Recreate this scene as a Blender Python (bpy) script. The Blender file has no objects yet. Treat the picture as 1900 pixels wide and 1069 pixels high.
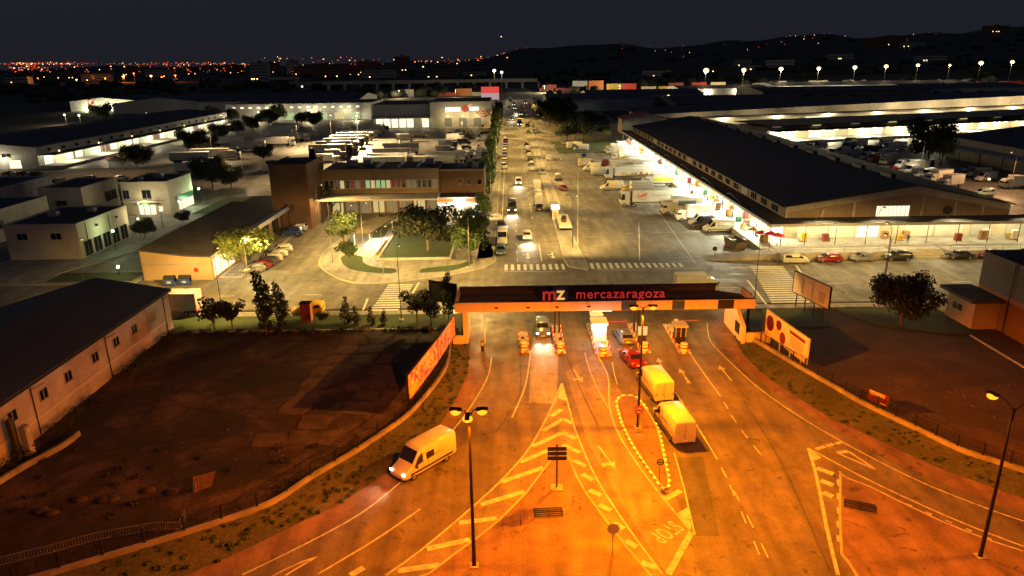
import bpy, bmesh, math, random
from mathutils import Vector, Matrix
random.seed(7)
sc = bpy.context.scene
COL = sc.collection
R = math.radians
# ------------------------------------------------------------------ camera
CH, CF, CP, CA = 33.0, 1300.0, R(18.0), R(0.8)
cam = bpy.data.cameras.new('camera'); camo = bpy.data.objects.new('camera', cam); COL.objects.link(camo)
SUN_EL, SKY_S = -3.0, .15
camo.location = (0, 0, CH)
camo.rotation_euler = (Matrix.Rotation(math.pi/2 - CP, 4, 'X') @ Matrix.Rotation(CA, 4, 'Z').inverted()).to_euler()
cam.sensor_width = 36.0; cam.lens = 36.0*CF/1900.0; cam.clip_end = 20000; cam.clip_start = .5
sc.camera = camo

def ray(px, py):
    X = (px-950)/CF; Y = (534.5-py)/CF
    x = X*math.cos(CA)+Y*math.sin(CA); y = -X*math.sin(CA)+Y*math.cos(CA)
    return (x, math.cos(CP)+y*math.sin(CP), -math.sin(CP)+y*math.cos(CP))
def G(px, py, z=0.0):
    """survey helper: where a sight line meets the level z"""
    d = ray(px, py); t = (z-CH)/d[2]
    return (d[0]*t, d[1]*t)
def GL(pts, z=0.0): return [G(a, b, z) for a, b in pts]

# ------------------------------------------------------------------ materials
MATS = {}
def mat(name, col, rough=.7, metal=0.0, var=0.0, scale=1.0, bump=0.0, emit=None, estr=0.0, col2=None, spec=.5, det=6, sample=True):
    if name in MATS: return MATS[name]
    m = bpy.data.materials.new(name); m.use_nodes = True
    nt = m.node_tree; b = nt.nodes['Principled BSDF']
    b.inputs['Roughness'].default_value = rough; b.inputs['Metallic'].default_value = metal
    b.inputs['Specular IOR Level'].default_value = spec
    c = tuple(col)+(1,)
    b.inputs['Base Color'].default_value = c
    if var or col2:
        tc = nt.nodes.new('ShaderNodeTexCoord'); n = nt.nodes.new('ShaderNodeTexNoise')
        n.inputs['Scale'].default_value = scale; n.inputs['Detail'].default_value = det; n.inputs['Roughness'].default_value = .62
        nt.links.new(tc.outputs['Object'], n.inputs['Vector'])
        cr = nt.nodes.new('ShaderNodeValToRGB')
        a = tuple(max(0, x*(1-var)) for x in col); z = col2 if col2 else tuple(min(1, x*(1+var)) for x in col)
        cr.color_ramp.elements[0].position = .33; cr.color_ramp.elements[1].position = .67
        cr.color_ramp.elements[0].color = a+(1,); cr.color_ramp.elements[1].color = tuple(z)+(1,)
        nt.links.new(n.outputs['Fac'], cr.inputs['Fac']); nt.links.new(cr.outputs['Color'], b.inputs['Base Color'])
        if bump:
            bp = nt.nodes.new('ShaderNodeBump'); bp.inputs['Strength'].default_value = bump; bp.inputs['Distance'].default_value = .05
            nt.links.new(n.outputs['Fac'], bp.inputs['Height']); nt.links.new(bp.outputs['Normal'], b.inputs['Normal'])
    if emit:
        b.inputs['Emission Color'].default_value = tuple(emit)+(1,); b.inputs['Emission Strength'].default_value = estr
        if not sample: m.cycles.emission_sampling = 'NONE'
    MATS[name] = m
    return m

def mat_road(name, base, patchy=.25, crack=True, tint=(1, 1, 1)):
    """asphalt: broad stains, tyre bands, fine grain and tarred cracks"""
    m = bpy.data.materials.new(name); m.use_nodes = True; nt = m.node_tree; b = nt.nodes['Principled BSDF']
    N = nt.nodes.new; L = nt.links.new
    tc = N('ShaderNodeTexCoord')
    def noise(s, d=5, r=.6, dist=0.0, vec=None):
        n = N('ShaderNodeTexNoise'); n.inputs['Scale'].default_value = s; n.inputs['Detail'].default_value = d
        n.inputs['Roughness'].default_value = r; n.inputs['Distortion'].default_value = dist
        L(vec or tc.outputs['Object'], n.inputs['Vector']); return n
    def ramp(src, p0, v0, p1, v1):
        mr = N('ShaderNodeMapRange'); mr.inputs['From Min'].default_value = p0; mr.inputs['From Max'].default_value = p1
        mr.inputs['To Min'].default_value = v0; mr.inputs['To Max'].default_value = v1; L(src, mr.inputs['Value']); return mr.outputs['Result']
    def mul(a, c):
        x = N('ShaderNodeMath'); x.operation = 'MULTIPLY'; L(a, x.inputs[0]); L(c, x.inputs[1]); return x.outputs[0]
    mp = N('ShaderNodeMapping'); mp.inputs['Scale'].default_value = (1.0, .12, 1); L(tc.outputs['Object'], mp.inputs['Vector'])
    v = ramp(noise(.055, 4).outputs['Fac'], .3, 1-patchy, .7, 1+patchy)
    v = mul(v, ramp(noise(.55, 6, .65, .4).outputs['Fac'], .3, .72, .7, 1.25))
    v = mul(v, ramp(noise(.8, 3, .5, 0, mp.outputs['Vector']).outputs['Fac'], .32, .68, .68, 1.22))
    v = mul(v, ramp(noise(7, 4, .7).outputs['Fac'], .3, .70, .7, 1.30))
    sp = noise(.9, 2, .5, 1.2); v = mul(v, ramp(sp.outputs['Fac'], .655, 1.0, .70, .5))
    if crack:
        vo = N('ShaderNodeTexVoronoi'); vo.feature = 'DISTANCE_TO_EDGE'; vo.inputs['Scale'].default_value = .11
        dn = noise(.5, 3); mx = N('ShaderNodeMix'); mx.data_type = 'RGBA'; mx.inputs['Factor'].default_value = .06
        L(tc.outputs['Object'], mx.inputs['A']); L(dn.outputs['Color'], mx.inputs['B']); L(mx.outputs['Result'], vo.inputs['Vector'])
        v = mul(v, ramp(vo.outputs['Distance'], .0015, .86, .006, 1.0))
    mc = N('ShaderNodeMix'); mc.data_type = 'RGBA'; mc.blend_type = 'MULTIPLY'; mc.inputs['Factor'].default_value = 1
    mc.inputs['A'].default_value = tuple(base*t for t in tint)+(1,)
    cb = N('ShaderNodeCombineColor'); 
    for k in range(3): L(v, cb.inputs[k])
    L(cb.outputs['Color'], mc.inputs['B']); L(mc.outputs['Result'], b.inputs['Base Color'])
    L(ramp(noise(.4, 4).outputs['Fac'], .3, .5, .7, .85), b.inputs['Roughness'])
    bp = N('ShaderNodeBump'); bp.inputs['Strength'].default_value = .35; bp.inputs['Distance'].default_value = .03
    L(noise(7, 4).outputs['Fac'], bp.inputs['Height']); L(bp.outputs['Normal'], b.inputs['Normal'])
    MATS[name] = m; return m

def mat_soil(name, c0, c1, c2, slabs=False):
    m = bpy.data.materials.new(name); m.use_nodes = True; nt = m.node_tree; b = nt.nodes['Principled BSDF']
    N = nt.nodes.new; L = nt.links.new; tc = N('ShaderNodeTexCoord')
    n1 = N('ShaderNodeTexNoise'); n1.inputs['Scale'].default_value = .13; n1.inputs['Detail'].default_value = 8; n1.inputs['Roughness'].default_value = .65; n1.inputs['Distortion'].default_value = .5
    L(tc.outputs['Object'], n1.inputs['Vector'])
    cr = N('ShaderNodeValToRGB'); e = cr.color_ramp.elements; e[0].position = .35; e[0].color = tuple(c0)+(1,); e[1].position = .68; e[1].color = tuple(c2)+(1,)
    x = e.new(.5); x.color = tuple(c1)+(1,); L(n1.outputs['Fac'], cr.inputs['Fac'])
    out = cr.outputs['Color']
    n2 = N('ShaderNodeTexNoise'); n2.inputs['Scale'].default_value = 3; n2.inputs['Detail'].default_value = 6; n2.inputs['Roughness'].default_value = .7; L(tc.outputs['Object'], n2.inputs['Vector'])
    mr = N('ShaderNodeMapRange'); mr.inputs['From Min'].default_value = .3; mr.inputs['From Max'].default_value = .7; mr.inputs['To Min'].default_value = .55; mr.inputs['To Max'].default_value = 1.4; L(n2.outputs['Fac'], mr.inputs['Value'])
    cb = N('ShaderNodeCombineColor')
    for k in range(3): L(mr.outputs['Result'], cb.inputs[k])
    mx = N('ShaderNodeMix'); mx.data_type = 'RGBA'; mx.blend_type = 'MULTIPLY'; mx.inputs['Factor'].default_value = 1
    L(out, mx.inputs['A']); L(cb.outputs['Color'], mx.inputs['B']); out = mx.outputs['Result']
    if slabs:
        vo = N('ShaderNodeTexVoronoi'); vo.feature = 'DISTANCE_TO_EDGE'; vo.inputs['Scale'].default_value = .3
        dv = N('ShaderNodeMix'); dv.data_type = 'RGBA'; dv.inputs['Factor'].default_value = .22
        L(tc.outputs['Object'], dv.inputs['A']); L(n2.outputs['Color'], dv.inputs['B']); L(dv.outputs['Result'], vo.inputs['Vector'])
        r2 = N('ShaderNodeMapRange'); r2.inputs['From Min'].default_value = .0; r2.inputs['From Max'].default_value = .10; r2.inputs['To Min'].default_value = .62; r2.inputs['To Max'].default_value = 1.1; L(vo.outputs['Distance'], r2.inputs['Value'])
        cb2 = N('ShaderNodeCombineColor')
        for k in range(3): L(r2.outputs['Result'], cb2.inputs[k])
        m2 = N('ShaderNodeMix'); m2.data_type = 'RGBA'; m2.blend_type = 'MULTIPLY'; m2.inputs['Factor'].default_value = 1
        L(out, m2.inputs['A']); L(cb2.outputs['Color'], m2.inputs['B']); out = m2.outputs['Result']
    L(out, b.inputs['Base Color']); b.inputs['Roughness'].default_value = .95
    bp = N('ShaderNodeBump'); bp.inputs['Strength'].default_value = .6; bp.inputs['Distance'].default_value = .12
    L(n2.outputs['Fac'], bp.inputs['Height']); L(bp.outputs['Normal'], b.inputs['Normal'])
    MATS[name] = m; return m

def mat_ribs(name, col, rough=.5, metal=.3, freq=1.2, axis='X', var=.2, depth=.4):
    """profiled sheet metal / brick courses: bands along one axis plus weathering"""
    m = bpy.data.materials.new(name); m.use_nodes = True; nt = m.node_tree; b = nt.nodes['Principled BSDF']
    N = nt.nodes.new; L = nt.links.new; tc = N('ShaderNodeTexCoord')
    w = N('ShaderNodeTexWave'); w.wave_type = 'BANDS'; w.bands_direction = axis; w.inputs['Scale'].default_value = freq; w.inputs['Distortion'].default_value = 0
    L(tc.outputs['Object'], w.inputs['Vector'])
    n = N('ShaderNodeTexNoise'); n.inputs['Scale'].default_value = .25; n.inputs['Detail'].default_value = 7; n.inputs['Roughness'].default_value = .65; L(tc.outputs['Object'], n.inputs['Vector'])
    cr = N('ShaderNodeValToRGB'); cr.color_ramp.elements[0].position = .3; cr.color_ramp.elements[1].position = .7
    cr.color_ramp.elements[0].color = tuple(x*(1-var) for x in col)+(1,); cr.color_ramp.elements[1].color = tuple(min(1, x*(1+var)) for x in col)+(1,)
    L(n.outputs['Fac'], cr.inputs['Fac'])
    mr = N('ShaderNodeMapRange'); mr.inputs['To Min'].default_value = 1-.22*depth/.4; mr.inputs['To Max'].default_value = 1.05; mr.inputs['From Max'].default_value = .35; L(w.outputs['Fac'], mr.inputs['Value'])
    cb = N('ShaderNodeCombineColor')
    for k in range(3): L(mr.outputs['Result'], cb.inputs[k])
    mx = N('ShaderNodeMix'); mx.data_type = 'RGBA'; mx.blend_type = 'MULTIPLY'; mx.inputs['Factor'].default_value = 1
    L(cr.outputs['Color'], mx.inputs['A']); L(cb.outputs['Color'], mx.inputs['B']); L(mx.outputs['Result'], b.inputs['Base Color'])
    bp = N('ShaderNodeBump'); bp.inputs['Strength'].default_value = depth; bp.inputs['Distance'].default_value = .05; L(w.outputs['Fac'], bp.inputs['Height']); L(bp.outputs['Normal'], b.inputs['Normal'])
    b.inputs['Roughness'].default_value = rough; b.inputs['Metallic'].default_value = metal
    MATS[name] = m; return m

A_ = mat_road('asphalt_street', .16, .26, True, (1, .92, .78))
mat_road('asphalt_ramp', .125, .22, True, (1, .86, .66))  # darker asphalt, with the lamp cut-off also put into its colour
mat_road('asphalt_worn_lit', .19, .2, True, (1, .86, .66))  # paler from wear and from lamplight put into the colour
mat_road('asphalt_new', .07, .15, False)
mat_road('concrete_lane', .24, .18)
mat_road('paving', .23, .16, True, (1, .95, .85))
mat_road('paving_red', .165, .28, True, (1, .62, .42))
mat_soil('soil', (.03, .018, .012), (.055, .031, .020), (.10, .055, .035))
mat_soil('soil_slabs', (.012, .008, .006), (.030, .018, .013), (.12, .07, .048), True)
mat_soil('verge', (.05, .05, .018), (.075, .075, .03), (.11, .085, .045))
mat_soil('lawn', (.020, .036, .008), (.030, .052, .011), (.045, .06, .02))
mat_soil('dry_field', (.03, .024, .016), (.045, .035, .022), (.065, .048, .03))
mat('kerb_stone', (.38, .36, .32), .8, var=.2, scale=1.5)
mat('paint_white', (.46, .45, .40), .7, var=.38, scale=1.9)
mat('paint_fresh', (.72, .71, .64), .7, var=.2, scale=1.6)
mat('plate_white', (.6, .6, .56), .5)
mat('paint_yellow', (.65, .42, .04), .6, var=.15, scale=3)
mat('concrete', (.34, .32, .29), .85, var=.22, scale=.6, bump=.2)
mat('slab_old', (.065, .042, .03), .95, var=.55, scale=.45, bump=.3)
mat('concrete_dirty', (.24, .21, .18), .9, var=.35, scale=.5, bump=.2)
mat('plaster_white', (.52, .48, .44), .85, var=.14, scale=.35)
mat('plaster_cream', (.50, .44, .34), .85, var=.14, scale=.35)
mat('plaster_pink', (.42, .37, .37), .85, var=.24, scale=.45)
mat('fascia_pink', (.62, .47, .38), .7, var=.1, scale=.8)
mat_ribs('brick_brown', (.20, .105, .055), .85, 0, 4.0, 'Z', .25, .3)
mat_ribs('brick_ochre', (.34, .235, .13), .85, 0, 4.0, 'Z', .18, .3)
mat_ribs('roof_sheet', (.060, .056, .058), .7, .1, .9, 'Y', .22, .5)
mat_ribs('roof_sheet_x', (.044, .041, .044), .7, .1, .9, 'X', .22, .5)
mat('roof_felt', (.058, .050, .045), .9, var=.35, scale=.25, bump=.2)
mat_ribs('cladding_grey', (.30, .31, .33), .5, .2, 1.6, 'X', .12, .4)
mat_ribs('cladding_white', (.62, .62, .58), .5, .05, 1.6, 'X', .08, .4)
mat_ribs('cladding_brown', (.20, .14, .10), .6, .05, .5, 'X', .2, .4)
mat_ribs('shutter_metal', (.45, .44, .40), .5, .2, 5.0, 'Z', .12, .5)
mat('glass_dark', (.012, .014, .018), .08, spec=.8)
mat('frame_grey', (.35, .34, .32), .5)
mat('frame_white', (.7, .69, .65), .5)
mat('metal_dark', (.035, .033, .032), .5, .5)
mat('metal_pole', (.30, .30, .29), .45, .6, var=.15, scale=2)
mat('metal_black', (.015, .014, .014), .5, .3)
mat('tyre', (.012, .012, .012), .85)
mat('rim', (.35, .35, .36), .35, .8)
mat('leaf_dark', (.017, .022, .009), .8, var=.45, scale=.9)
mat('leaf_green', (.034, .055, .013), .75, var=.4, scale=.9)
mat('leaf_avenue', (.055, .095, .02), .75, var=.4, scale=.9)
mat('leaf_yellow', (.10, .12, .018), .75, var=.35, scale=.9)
mat('bark', (.11, .085, .06), .9, var=.3, scale=3)
mat('red_paint', (.5, .02, .02), .45)
mat('white_paint_gloss', (.7, .7, .68), .4)
mat('black_plastic', (.02, .02, .02), .6)
mat('blue_paint', (.03, .06, .25), .4)
mat('green_sign', (.02, .16, .07), .5)
mat('wood_pallet', (.30, .17, .08), .85, var=.3, scale=4)
def emi(name, col, s, sample=False):
    return mat('glow_'+name, (.1, .1, .1), emit=col, estr=s, sample=sample)
emi('sodium', (1, .30, .012), 2.6); emi('warm', (1, .66, .26), 2.2); emi('white', (1, .82, .48), 3.5)
emi('dock', (1, .93, .66), 14); emi('window_warm', (1, .72, .30), 1.1); emi('window_yellow', (1, .80, .32), .55)
emi('window_cream', (1, .86, .58), 1.4); emi('window_green', (.65, 1, .45), .45); emi('window_red', (.8, .06, .06), .12)
emi('window_dim', (1, .75, .4), .12); emi('bb_red', (1, .10, .07), .7); emi('bb_white', (1, .68, .72), .45); emi('sign_red', (1, .02, .03), .42); emi('sign_orange', (1, .16, .02), 1.3); emi('sign_white', (1, .98, .95), 2.2)
emi('stall_orange', (1, .50, .16), 1.1); emi('head', (1, .88, .62), 12); emi('tail', (1, .02, .01), 3.0); emi('tail_dim', (.9, .02, .01), .35)
emi('red_lamp', (1, .03, .02), 6); emi('far_orange', (1, .25, .03), 3.0); emi('far_warm', (1, .62, .25), 5.0); emi('far_red', (1, .10, .03), 1.3)
emi('flood', (1, .72, .30), 2.6); emi('booth', (.95, .95, 1), 2.2); emi('green_lamp', (.6, 1, .55), 25)

# ------------------------------------------------------------------ mesh builder
def MT(n): return MATS[n] if n in MATS else MATS['glow_'+n]
class MB:
    def __init__(s): s.v = []; s.f = []; s.m = []; s.sm = []
    def add(s, vs, fs, mi=0, smooth=False):
        o = len(s.v); s.v += [tuple(v) for v in vs]
        for f in fs: s.f.append(tuple(o+i for i in f)); s.m.append(mi); s.sm.append(smooth)
        return s
    def box(s, x0, x1, y0, y1, z0, z1, mi=0):
        vs = [(x, y, z) for z in (z0, z1) for y in (y0, y1) for x in (x0, x1)]
        return s.add(vs, [(0, 2, 3, 1), (4, 5, 7, 6), (0, 1, 5, 4), (2, 6, 7, 3), (0, 4, 6, 2), (1, 3, 7, 5)], mi)
    def obox(s, c, size, rz=0, mi=0, tilt=None):
        h = [k/2 for k in size]; ca, sa = math.cos(rz), math.sin(rz); vs = []
        for z in (-h[2], h[2]):
            for y in (-h[1], h[1]):
                for x in (-h[0], h[0]):
                    p = Vector((x, y, z))
                    if tilt is not None: p = tilt @ p
                    vs.append((c[0]+p.x*ca-p.y*sa, c[1]+p.x*sa+p.y*ca, c[2]+p.z))
        return s.add(vs, [(0, 2, 3, 1), (4, 5, 7, 6), (0, 1, 5, 4), (2, 6, 7, 3), (0, 4, 6, 2), (1, 3, 7, 5)], mi)
    def tube(s, pts, r, n=6, mi=0, cap=True):
        pts = [Vector(p) for p in pts]; rs = r if isinstance(r, (list, tuple)) else [r]*len(pts); vs = []
        for i, p in enumerate(pts):
            d = (pts[min(i+1, len(pts)-1)]-pts[max(i-1, 0)]).normalized()
            a = d.orthogonal().normalized() if abs(d.z) < .99 else Vector((1, 0, 0)); a = (a-d*a.dot(d)).normalized(); b = d.cross(a)
            for k in range(n):
                t = 2*math.pi*k/n; vs.append(p+(a*math.cos(t)+b*math.sin(t))*rs[i])
        fs = [(i*n+k, i*n+(k+1) % n, (i+1)*n+(k+1) % n, (i+1)*n+k) for i in range(len(pts)-1) for k in range(n)]
        s.add(vs, fs, mi, True)
        if cap: s.add(vs[:n], [tuple(range(n))[::-1]], mi); s.add(vs[-n:], [tuple(range(n))], mi)
        return s
    def ball(s, c, r, mi=0, n=8, sq=1.0):
        vs = []; fs = []
        for i in range(1, n//2):
            th = math.pi*i/(n//2)
            for k in range(n): vs.append((c[0]+r*math.sin(th)*math.cos(2*math.pi*k/n), c[1]+r*math.sin(th)*math.sin(2*math.pi*k/n), c[2]+r*sq*math.cos(th)))
        m = n//2-1; vs += [(c[0], c[1], c[2]+r*sq), (c[0], c[1], c[2]-r*sq)]
        for i in range(m-1):
            for k in range(n): fs.append((i*n+k, (i+1)*n+k, (i+1)*n+(k+1) % n, i*n+(k+1) % n))
        for k in range(n): fs += [(m*n, k, (k+1) % n), (m*n+1, (m-1)*n+(k+1) % n, (m-1)*n+k)]
        return s.add(vs, fs, mi, True)
    def prism(s, poly, z0, z1, mi=0, side=None):
        n = len(poly); s.add([(p[0], p[1], z1) for p in poly], [tuple(range(n))], mi)
        side = mi if side is None else side
        s.add([(p[0], p[1], z0) for p in poly]+[(p[0], p[1], z1) for p in poly], [(i, (i+1) % n, n+(i+1) % n, n+i) for i in range(n)], side)
        return s
    def flat(s, poly, z, mi=0):
        return s.add([(p[0], p[1], z) for p in poly], [tuple(range(len(poly)))], mi)
    def ribbon(s, a, b, z, mi=0, z2=None):
        n = len(a); z2 = z if z2 is None else z2
        return s.add([(p[0], p[1], z) for p in a]+[(p[0], p[1], z2) for p in b], [(i, i+1, n+i+1, n+i) for i in range(n-1)], mi)
    def build(s, name, mats, parent=None, world=False, bevel=0, tri=False):
        me = bpy.data.meshes.new(name)
        vs = s.v
        if world and parent is not None:
            L = parent.location; vs = [(v[0]-L.x, v[1]-L.y, v[2]-L.z) for v in vs]
        me.from_pydata(vs, [], s.f)
        for m in (mats if isinstance(mats, (list, tuple)) else [mats]): me.materials.append(MT(m))
        me.polygons.foreach_set('material_index', s.m); me.polygons.foreach_set('use_smooth', s.sm)
        bm = bmesh.new(); bm.from_mesh(me)
        if tri:
            bmesh.ops.triangulate(bm, faces=[f for f in bm.faces if len(f.verts) > 4], ngon_method='EAR_CLIP')
        if bevel:
            bmesh.ops.remove_doubles(bm, verts=bm.verts, dist=1e-4)
            bmesh.ops.bevel(bm, geom=[e for e in bm.edges if e.calc_face_angle(0) > .5], offset=bevel, segments=2, affect='EDGES')
        bmesh.ops.recalc_face_normals(bm, faces=bm.faces) if not tri else None
        if tri:
            for f in bm.faces:
                if f.normal.z < -.5: f.normal_flip()
        bm.to_mesh(me); bm.free(); me.update()
        o = bpy.data.objects.new(name, me); COL.objects.link(o)
        if parent is not None: o.parent = parent
        return o

USED = {}
def tag(o, label, cat, group=None, kind=None):
    if label: o['label'] = label; USED[label] = USED.get(label, 0)+1
    if cat: o['category'] = cat
    if group: o['group'] = group
    if kind: o['kind'] = kind
    return o
def thing(name, label, cat, loc, rz=0, group=None, kind=None):
    o = bpy.data.objects.new(name, None); COL.objects.link(o); o.empty_display_size = .5
    o.location = loc if len(loc) == 3 else (loc[0], loc[1], 0); o.rotation_euler = (0, 0, rz)
    return tag(o, label, cat, group, kind)
def structure(o): o['kind'] = 'structure'; return o
def children(o): return [c for c in o.children]
def dup(root, loc, rz, label, group=None, slot0=None, name=None):
    """copy of a thing with copies of its parts and sub-parts; slot0 = paint of the parts that carry the paint"""
    r = root.copy(); COL.objects.link(r); r.location = loc if len(loc) == 3 else (loc[0], loc[1], 0); r.rotation_euler = (0, 0, rz)
    r['label'] = label; USED[label] = USED.get(label, 0)+1
    if group: r['group'] = group
    def paint(o):
        if slot0 and o.type == 'MESH' and o.data.materials and o.data.materials[0].name == 'paint_proto':
            o.material_slots[0].link = 'OBJECT'; o.material_slots[0].material = MT(slot0)
    paint(r)
    def rec(src, dst):
        for ch in src.children:
            c = ch.copy(); COL.objects.link(c); c.parent = dst; c.matrix_parent_inverse = ch.matrix_parent_inverse.copy(); paint(c); rec(ch, c)
    rec(root, r)
    return r
def remove_tree(o):
    for c in list(o.children): remove_tree(c)
    bpy.data.objects.remove(o, do_unlink=True)
ORD = ['first', 'second', 'third', 'fourth', 'fifth', 'sixth', 'seventh', 'eighth', 'ninth', 'tenth', 'eleventh', 'twelfth', 'thirteenth', 'fourteenth', 'fifteenth', 'sixteenth', 'seventeenth', 'eighteenth', 'nineteenth', 'twentieth'] + ['%d%s' % (k, {1: 'st', 2: 'nd', 3: 'rd'}.get(k % 10, 'th')) for k in range(21, 60)]

def resample(pts, n):
    pts = [Vector((p[0], p[1], 0)) for p in pts]
    # Catmull-Rom smoothing, then even spacing
    q = []
    for i in range(len(pts)-1):
        p0 = pts[max(i-1, 0)]; p1 = pts[i]; p2 = pts[i+1]; p3 = pts[min(i+2, len(pts)-1)]
        for k in range(8):
            t = k/8; q.append(.5*((2*p1)+(p2-p0)*t+(2*p0-5*p1+4*p2-p3)*t*t+(3*p1-p0-3*p2+p3)*t**3))
    q.append(pts[-1])
    d = [0]
    for i in range(1, len(q)): d.append(d[-1]+(q[i]-q[i-1]).length)
    out = []; j = 0
    for k in range(n):
        t = d[-1]*k/(n-1)
        while j < len(q)-2 and d[j+1] < t: j += 1
        seg = d[j+1]-d[j]; u = 0 if seg == 0 else (t-d[j])/seg
        p = q[j].lerp(q[j+1], min(1, max(0, u))); out.append((p.x, p.y))
    return out
def offset(pts, w):
    o = []
    for i, p in enumerate(pts):
        a = pts[max(i-1, 0)]; b = pts[min(i+1, len(pts)-1)]; d = Vector((b[0]-a[0], b[1]-a[1])).normalized()
        o.append((p[0]-d.y*w, p[1]+d.x*w))
    return o
def stripe(mb, pts, w, z, mi=0, dash=None, smooth=True):
    if smooth and len(pts) > 2:
        L = sum(math.dist(pts[i], pts[i+1]) for i in range(len(pts)-1)); pts = resample(pts, max(6, int(L/1.5)))
    if dash:
        L = sum(math.dist(pts[i], pts[i+1]) for i in range(len(pts)-1)); n = max(2, int(L/.25)); q = resample(pts, n+1); step = L/n
        on, off = dash; k = 0; a = int(on/step); b = int(off/step)
        while k < n:
            seg = q[k:k+a+1]
            if len(seg) > 1: mb.ribbon(offset(seg, w/2), offset(seg, -w/2), z, mi)
            k += a+b
    else: mb.ribbon(offset(pts, w/2), offset(pts, -w/2), z, mi)
def text_mesh(body, size, extrude=0.0, spacing=1.0, bold=0.0):
    cu = bpy.data.curves.new('txt', 'FONT'); cu.body = body; cu.size = size; cu.extrude = extrude; cu.align_x = 'CENTER'; cu.space_character = spacing; cu.offset = bold
    o = bpy.data.objects.new('txt', cu); COL.objects.link(o); bpy.context.view_layer.update()
    me = bpy.data.meshes.new_from_object(o.evaluated_get(bpy.context.evaluated_depsgraph_get()))
    bpy.data.objects.remove(o, do_unlink=True); bpy.data.curves.remove(cu)
    return me
def text_obj(name, body, size, m, parent, loc, rot, extrude=0.0, spacing=1.0, bold=0.0):
    me = text_mesh(body, size, extrude, spacing, bold); me.materials.clear(); me.materials.append(MT(m)); me.name = name
    o = bpy.data.objects.new(name, me); COL.objects.link(o); o.parent = parent; o.location = loc; o.rotation_euler = rot
    return o
# ------------------------------------------------------------------ terrain
def sstep(a, b, x): t = min(1, max(0, (x-a)/(b-a))); return t*t*(3-2*t)
def terrain_h(x, y):
    d = math.hypot(x, y)
    th = x/max(y, 1)                      # bearing
    ridge = 0
    if y > 900:
        prof = 88*sstep(-.22, .12, th)+10*sstep(.12, .62, th)
        prof += 9*math.sin(th*21)+6*math.sin(th*47+1)+3*math.sin(th*90)
        ridge = prof*sstep(1500, 3300, d)+14*sstep(.2, .5, th)*sstep(900, 1500, d)
        ridge += 26*sstep(2500, 5200, d)*(1-sstep(-.2, .1, th))*(.8+.25*math.sin(th*30))
    return max(0, ridge)
xs = [-9000+k*18000/120 for k in range(121)]
g = MB(); NX = 140; rows = [-60, 0, 300, 600, 900]+[900+k*110 for k in range(1, 60)]
for j, y in enumerate(rows):
    half = 400+max(y, 0)*.95
    for i in range(NX+1):
        x = -half+2*half*i/NX; g.v.append((x, y, terrain_h(x, y)))
for j in range(len(rows)-1):
    for i in range(NX):
        a = j*(NX+1)+i; g.f.append((a, a+1, a+NX+2, a+NX+1)); g.m.append(0); g.sm.append(True)
structure(g.build('ground', 'dry_field'))

# ------------------------------------------------------------------ asphalt and paving north of the gate
mb = MB()
mb.flat([(-112, 93.2), (150, 93.2), (150, 114.0), (205, 114.0), (205, 330), (60, 330), (60, 470), (-190, 470), (-190, 240), (-112, 240)], .02)
structure(mb.build('street_asphalt', 'asphalt_street', tri=True))
mb = MB(); mb.flat([(-3.0, 470), (22, 470), (24, 900), (-3.0, 900)], .02); structure(mb.build('avenue_far', 'asphalt_street'))
# foreground carriageway outlines (image survey -> ground)
L_edge = [(868, 596), (905, 640), (913, 660), (905, 700), (878, 748), (840, 800), (733, 904), (664, 957), (553, 1017), (450, 1067), (330, 1120)]
L_out = [(862, 600), (868, 640), (864, 700), (823, 779), (785, 822), (743, 859), (643, 928), (581, 959), (450, 1023), (344, 1069), (200, 1130)]
L_wall = [(835, 640), (826, 690), (769, 765), (712, 810), (650, 851), (578, 893), (500, 943), (363, 991), (240, 1029), (117, 1066), (-60, 1118)]
R_edge = [(1330, 580), (1310, 608), (1324, 633), (1350, 664), (1410, 716), (1486, 768), (1591, 829), (1711, 889), (1831, 937), (1900, 961), (2100, 1030)]
R_mid = [(1362, 600), (1366, 634), (1385, 664), (1420, 697), (1480, 738), (1540, 775), (1640, 822), (1740, 868), (1840, 905), (1900, 926), (2100, 990)]
R_wall = [(1372, 622), (1385, 630), (1410, 643), (1476, 683), (1542, 721), (1605, 757), (1711, 808), (1779, 841), (1840, 862), (1900, 881), (2100, 950)]
NS = 60
Le, Lo, Lw = (resample(GL(q), NS) for q in (L_edge, L_out, L_wall))
Re, Rm, Rw = (resample(GL(q), NS) for q in (R_edge, R_mid, R_wall))
mb = MB()
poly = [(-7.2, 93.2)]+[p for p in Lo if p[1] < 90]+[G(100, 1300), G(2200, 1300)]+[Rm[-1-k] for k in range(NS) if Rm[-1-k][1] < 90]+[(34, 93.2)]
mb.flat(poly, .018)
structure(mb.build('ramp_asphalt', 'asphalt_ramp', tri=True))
mb = MB(); mb.ribbon(offset(Le, -.45), Lo, .06); mb.ribbon(offset(Le, -.45), offset(Le, -.46), .02, 0, .06); structure(mb.build('shoulder_path', 'paving_red'))
mb = MB(); mb.ribbon(Lo, Lw, .07, 0, .25); structure(mb.build('grass_verge', 'verge'))
mb = MB(); mb.ribbon(offset(Re, .55), Rm, .05); structure(mb.build('gravel_path', 'paving_red'))
mb = MB(); mb.ribbon(Rm, Rw, .06, 0, .22); structure(mb.build('grass_verge', 'verge'))
# vacant lots either side
mb = MB(); poly = [(-44.0, 84.6)]+[(-8.5, 84.6)]+[p for p in Lw if p[1] < 82]+[(-44, Lw[-1][1])]
mb.flat(poly, .03); structure(mb.build('vacant_lot', 'soil_slabs', tri=True))
mb = MB(); poly = [p for p in Rw]+[(90, Rw[-1][1]), (90, 84.5), (30.5, 84.5)]
mb.flat(poly, .03); structure(mb.build('vacant_lot', 'soil', tri=True))
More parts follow.
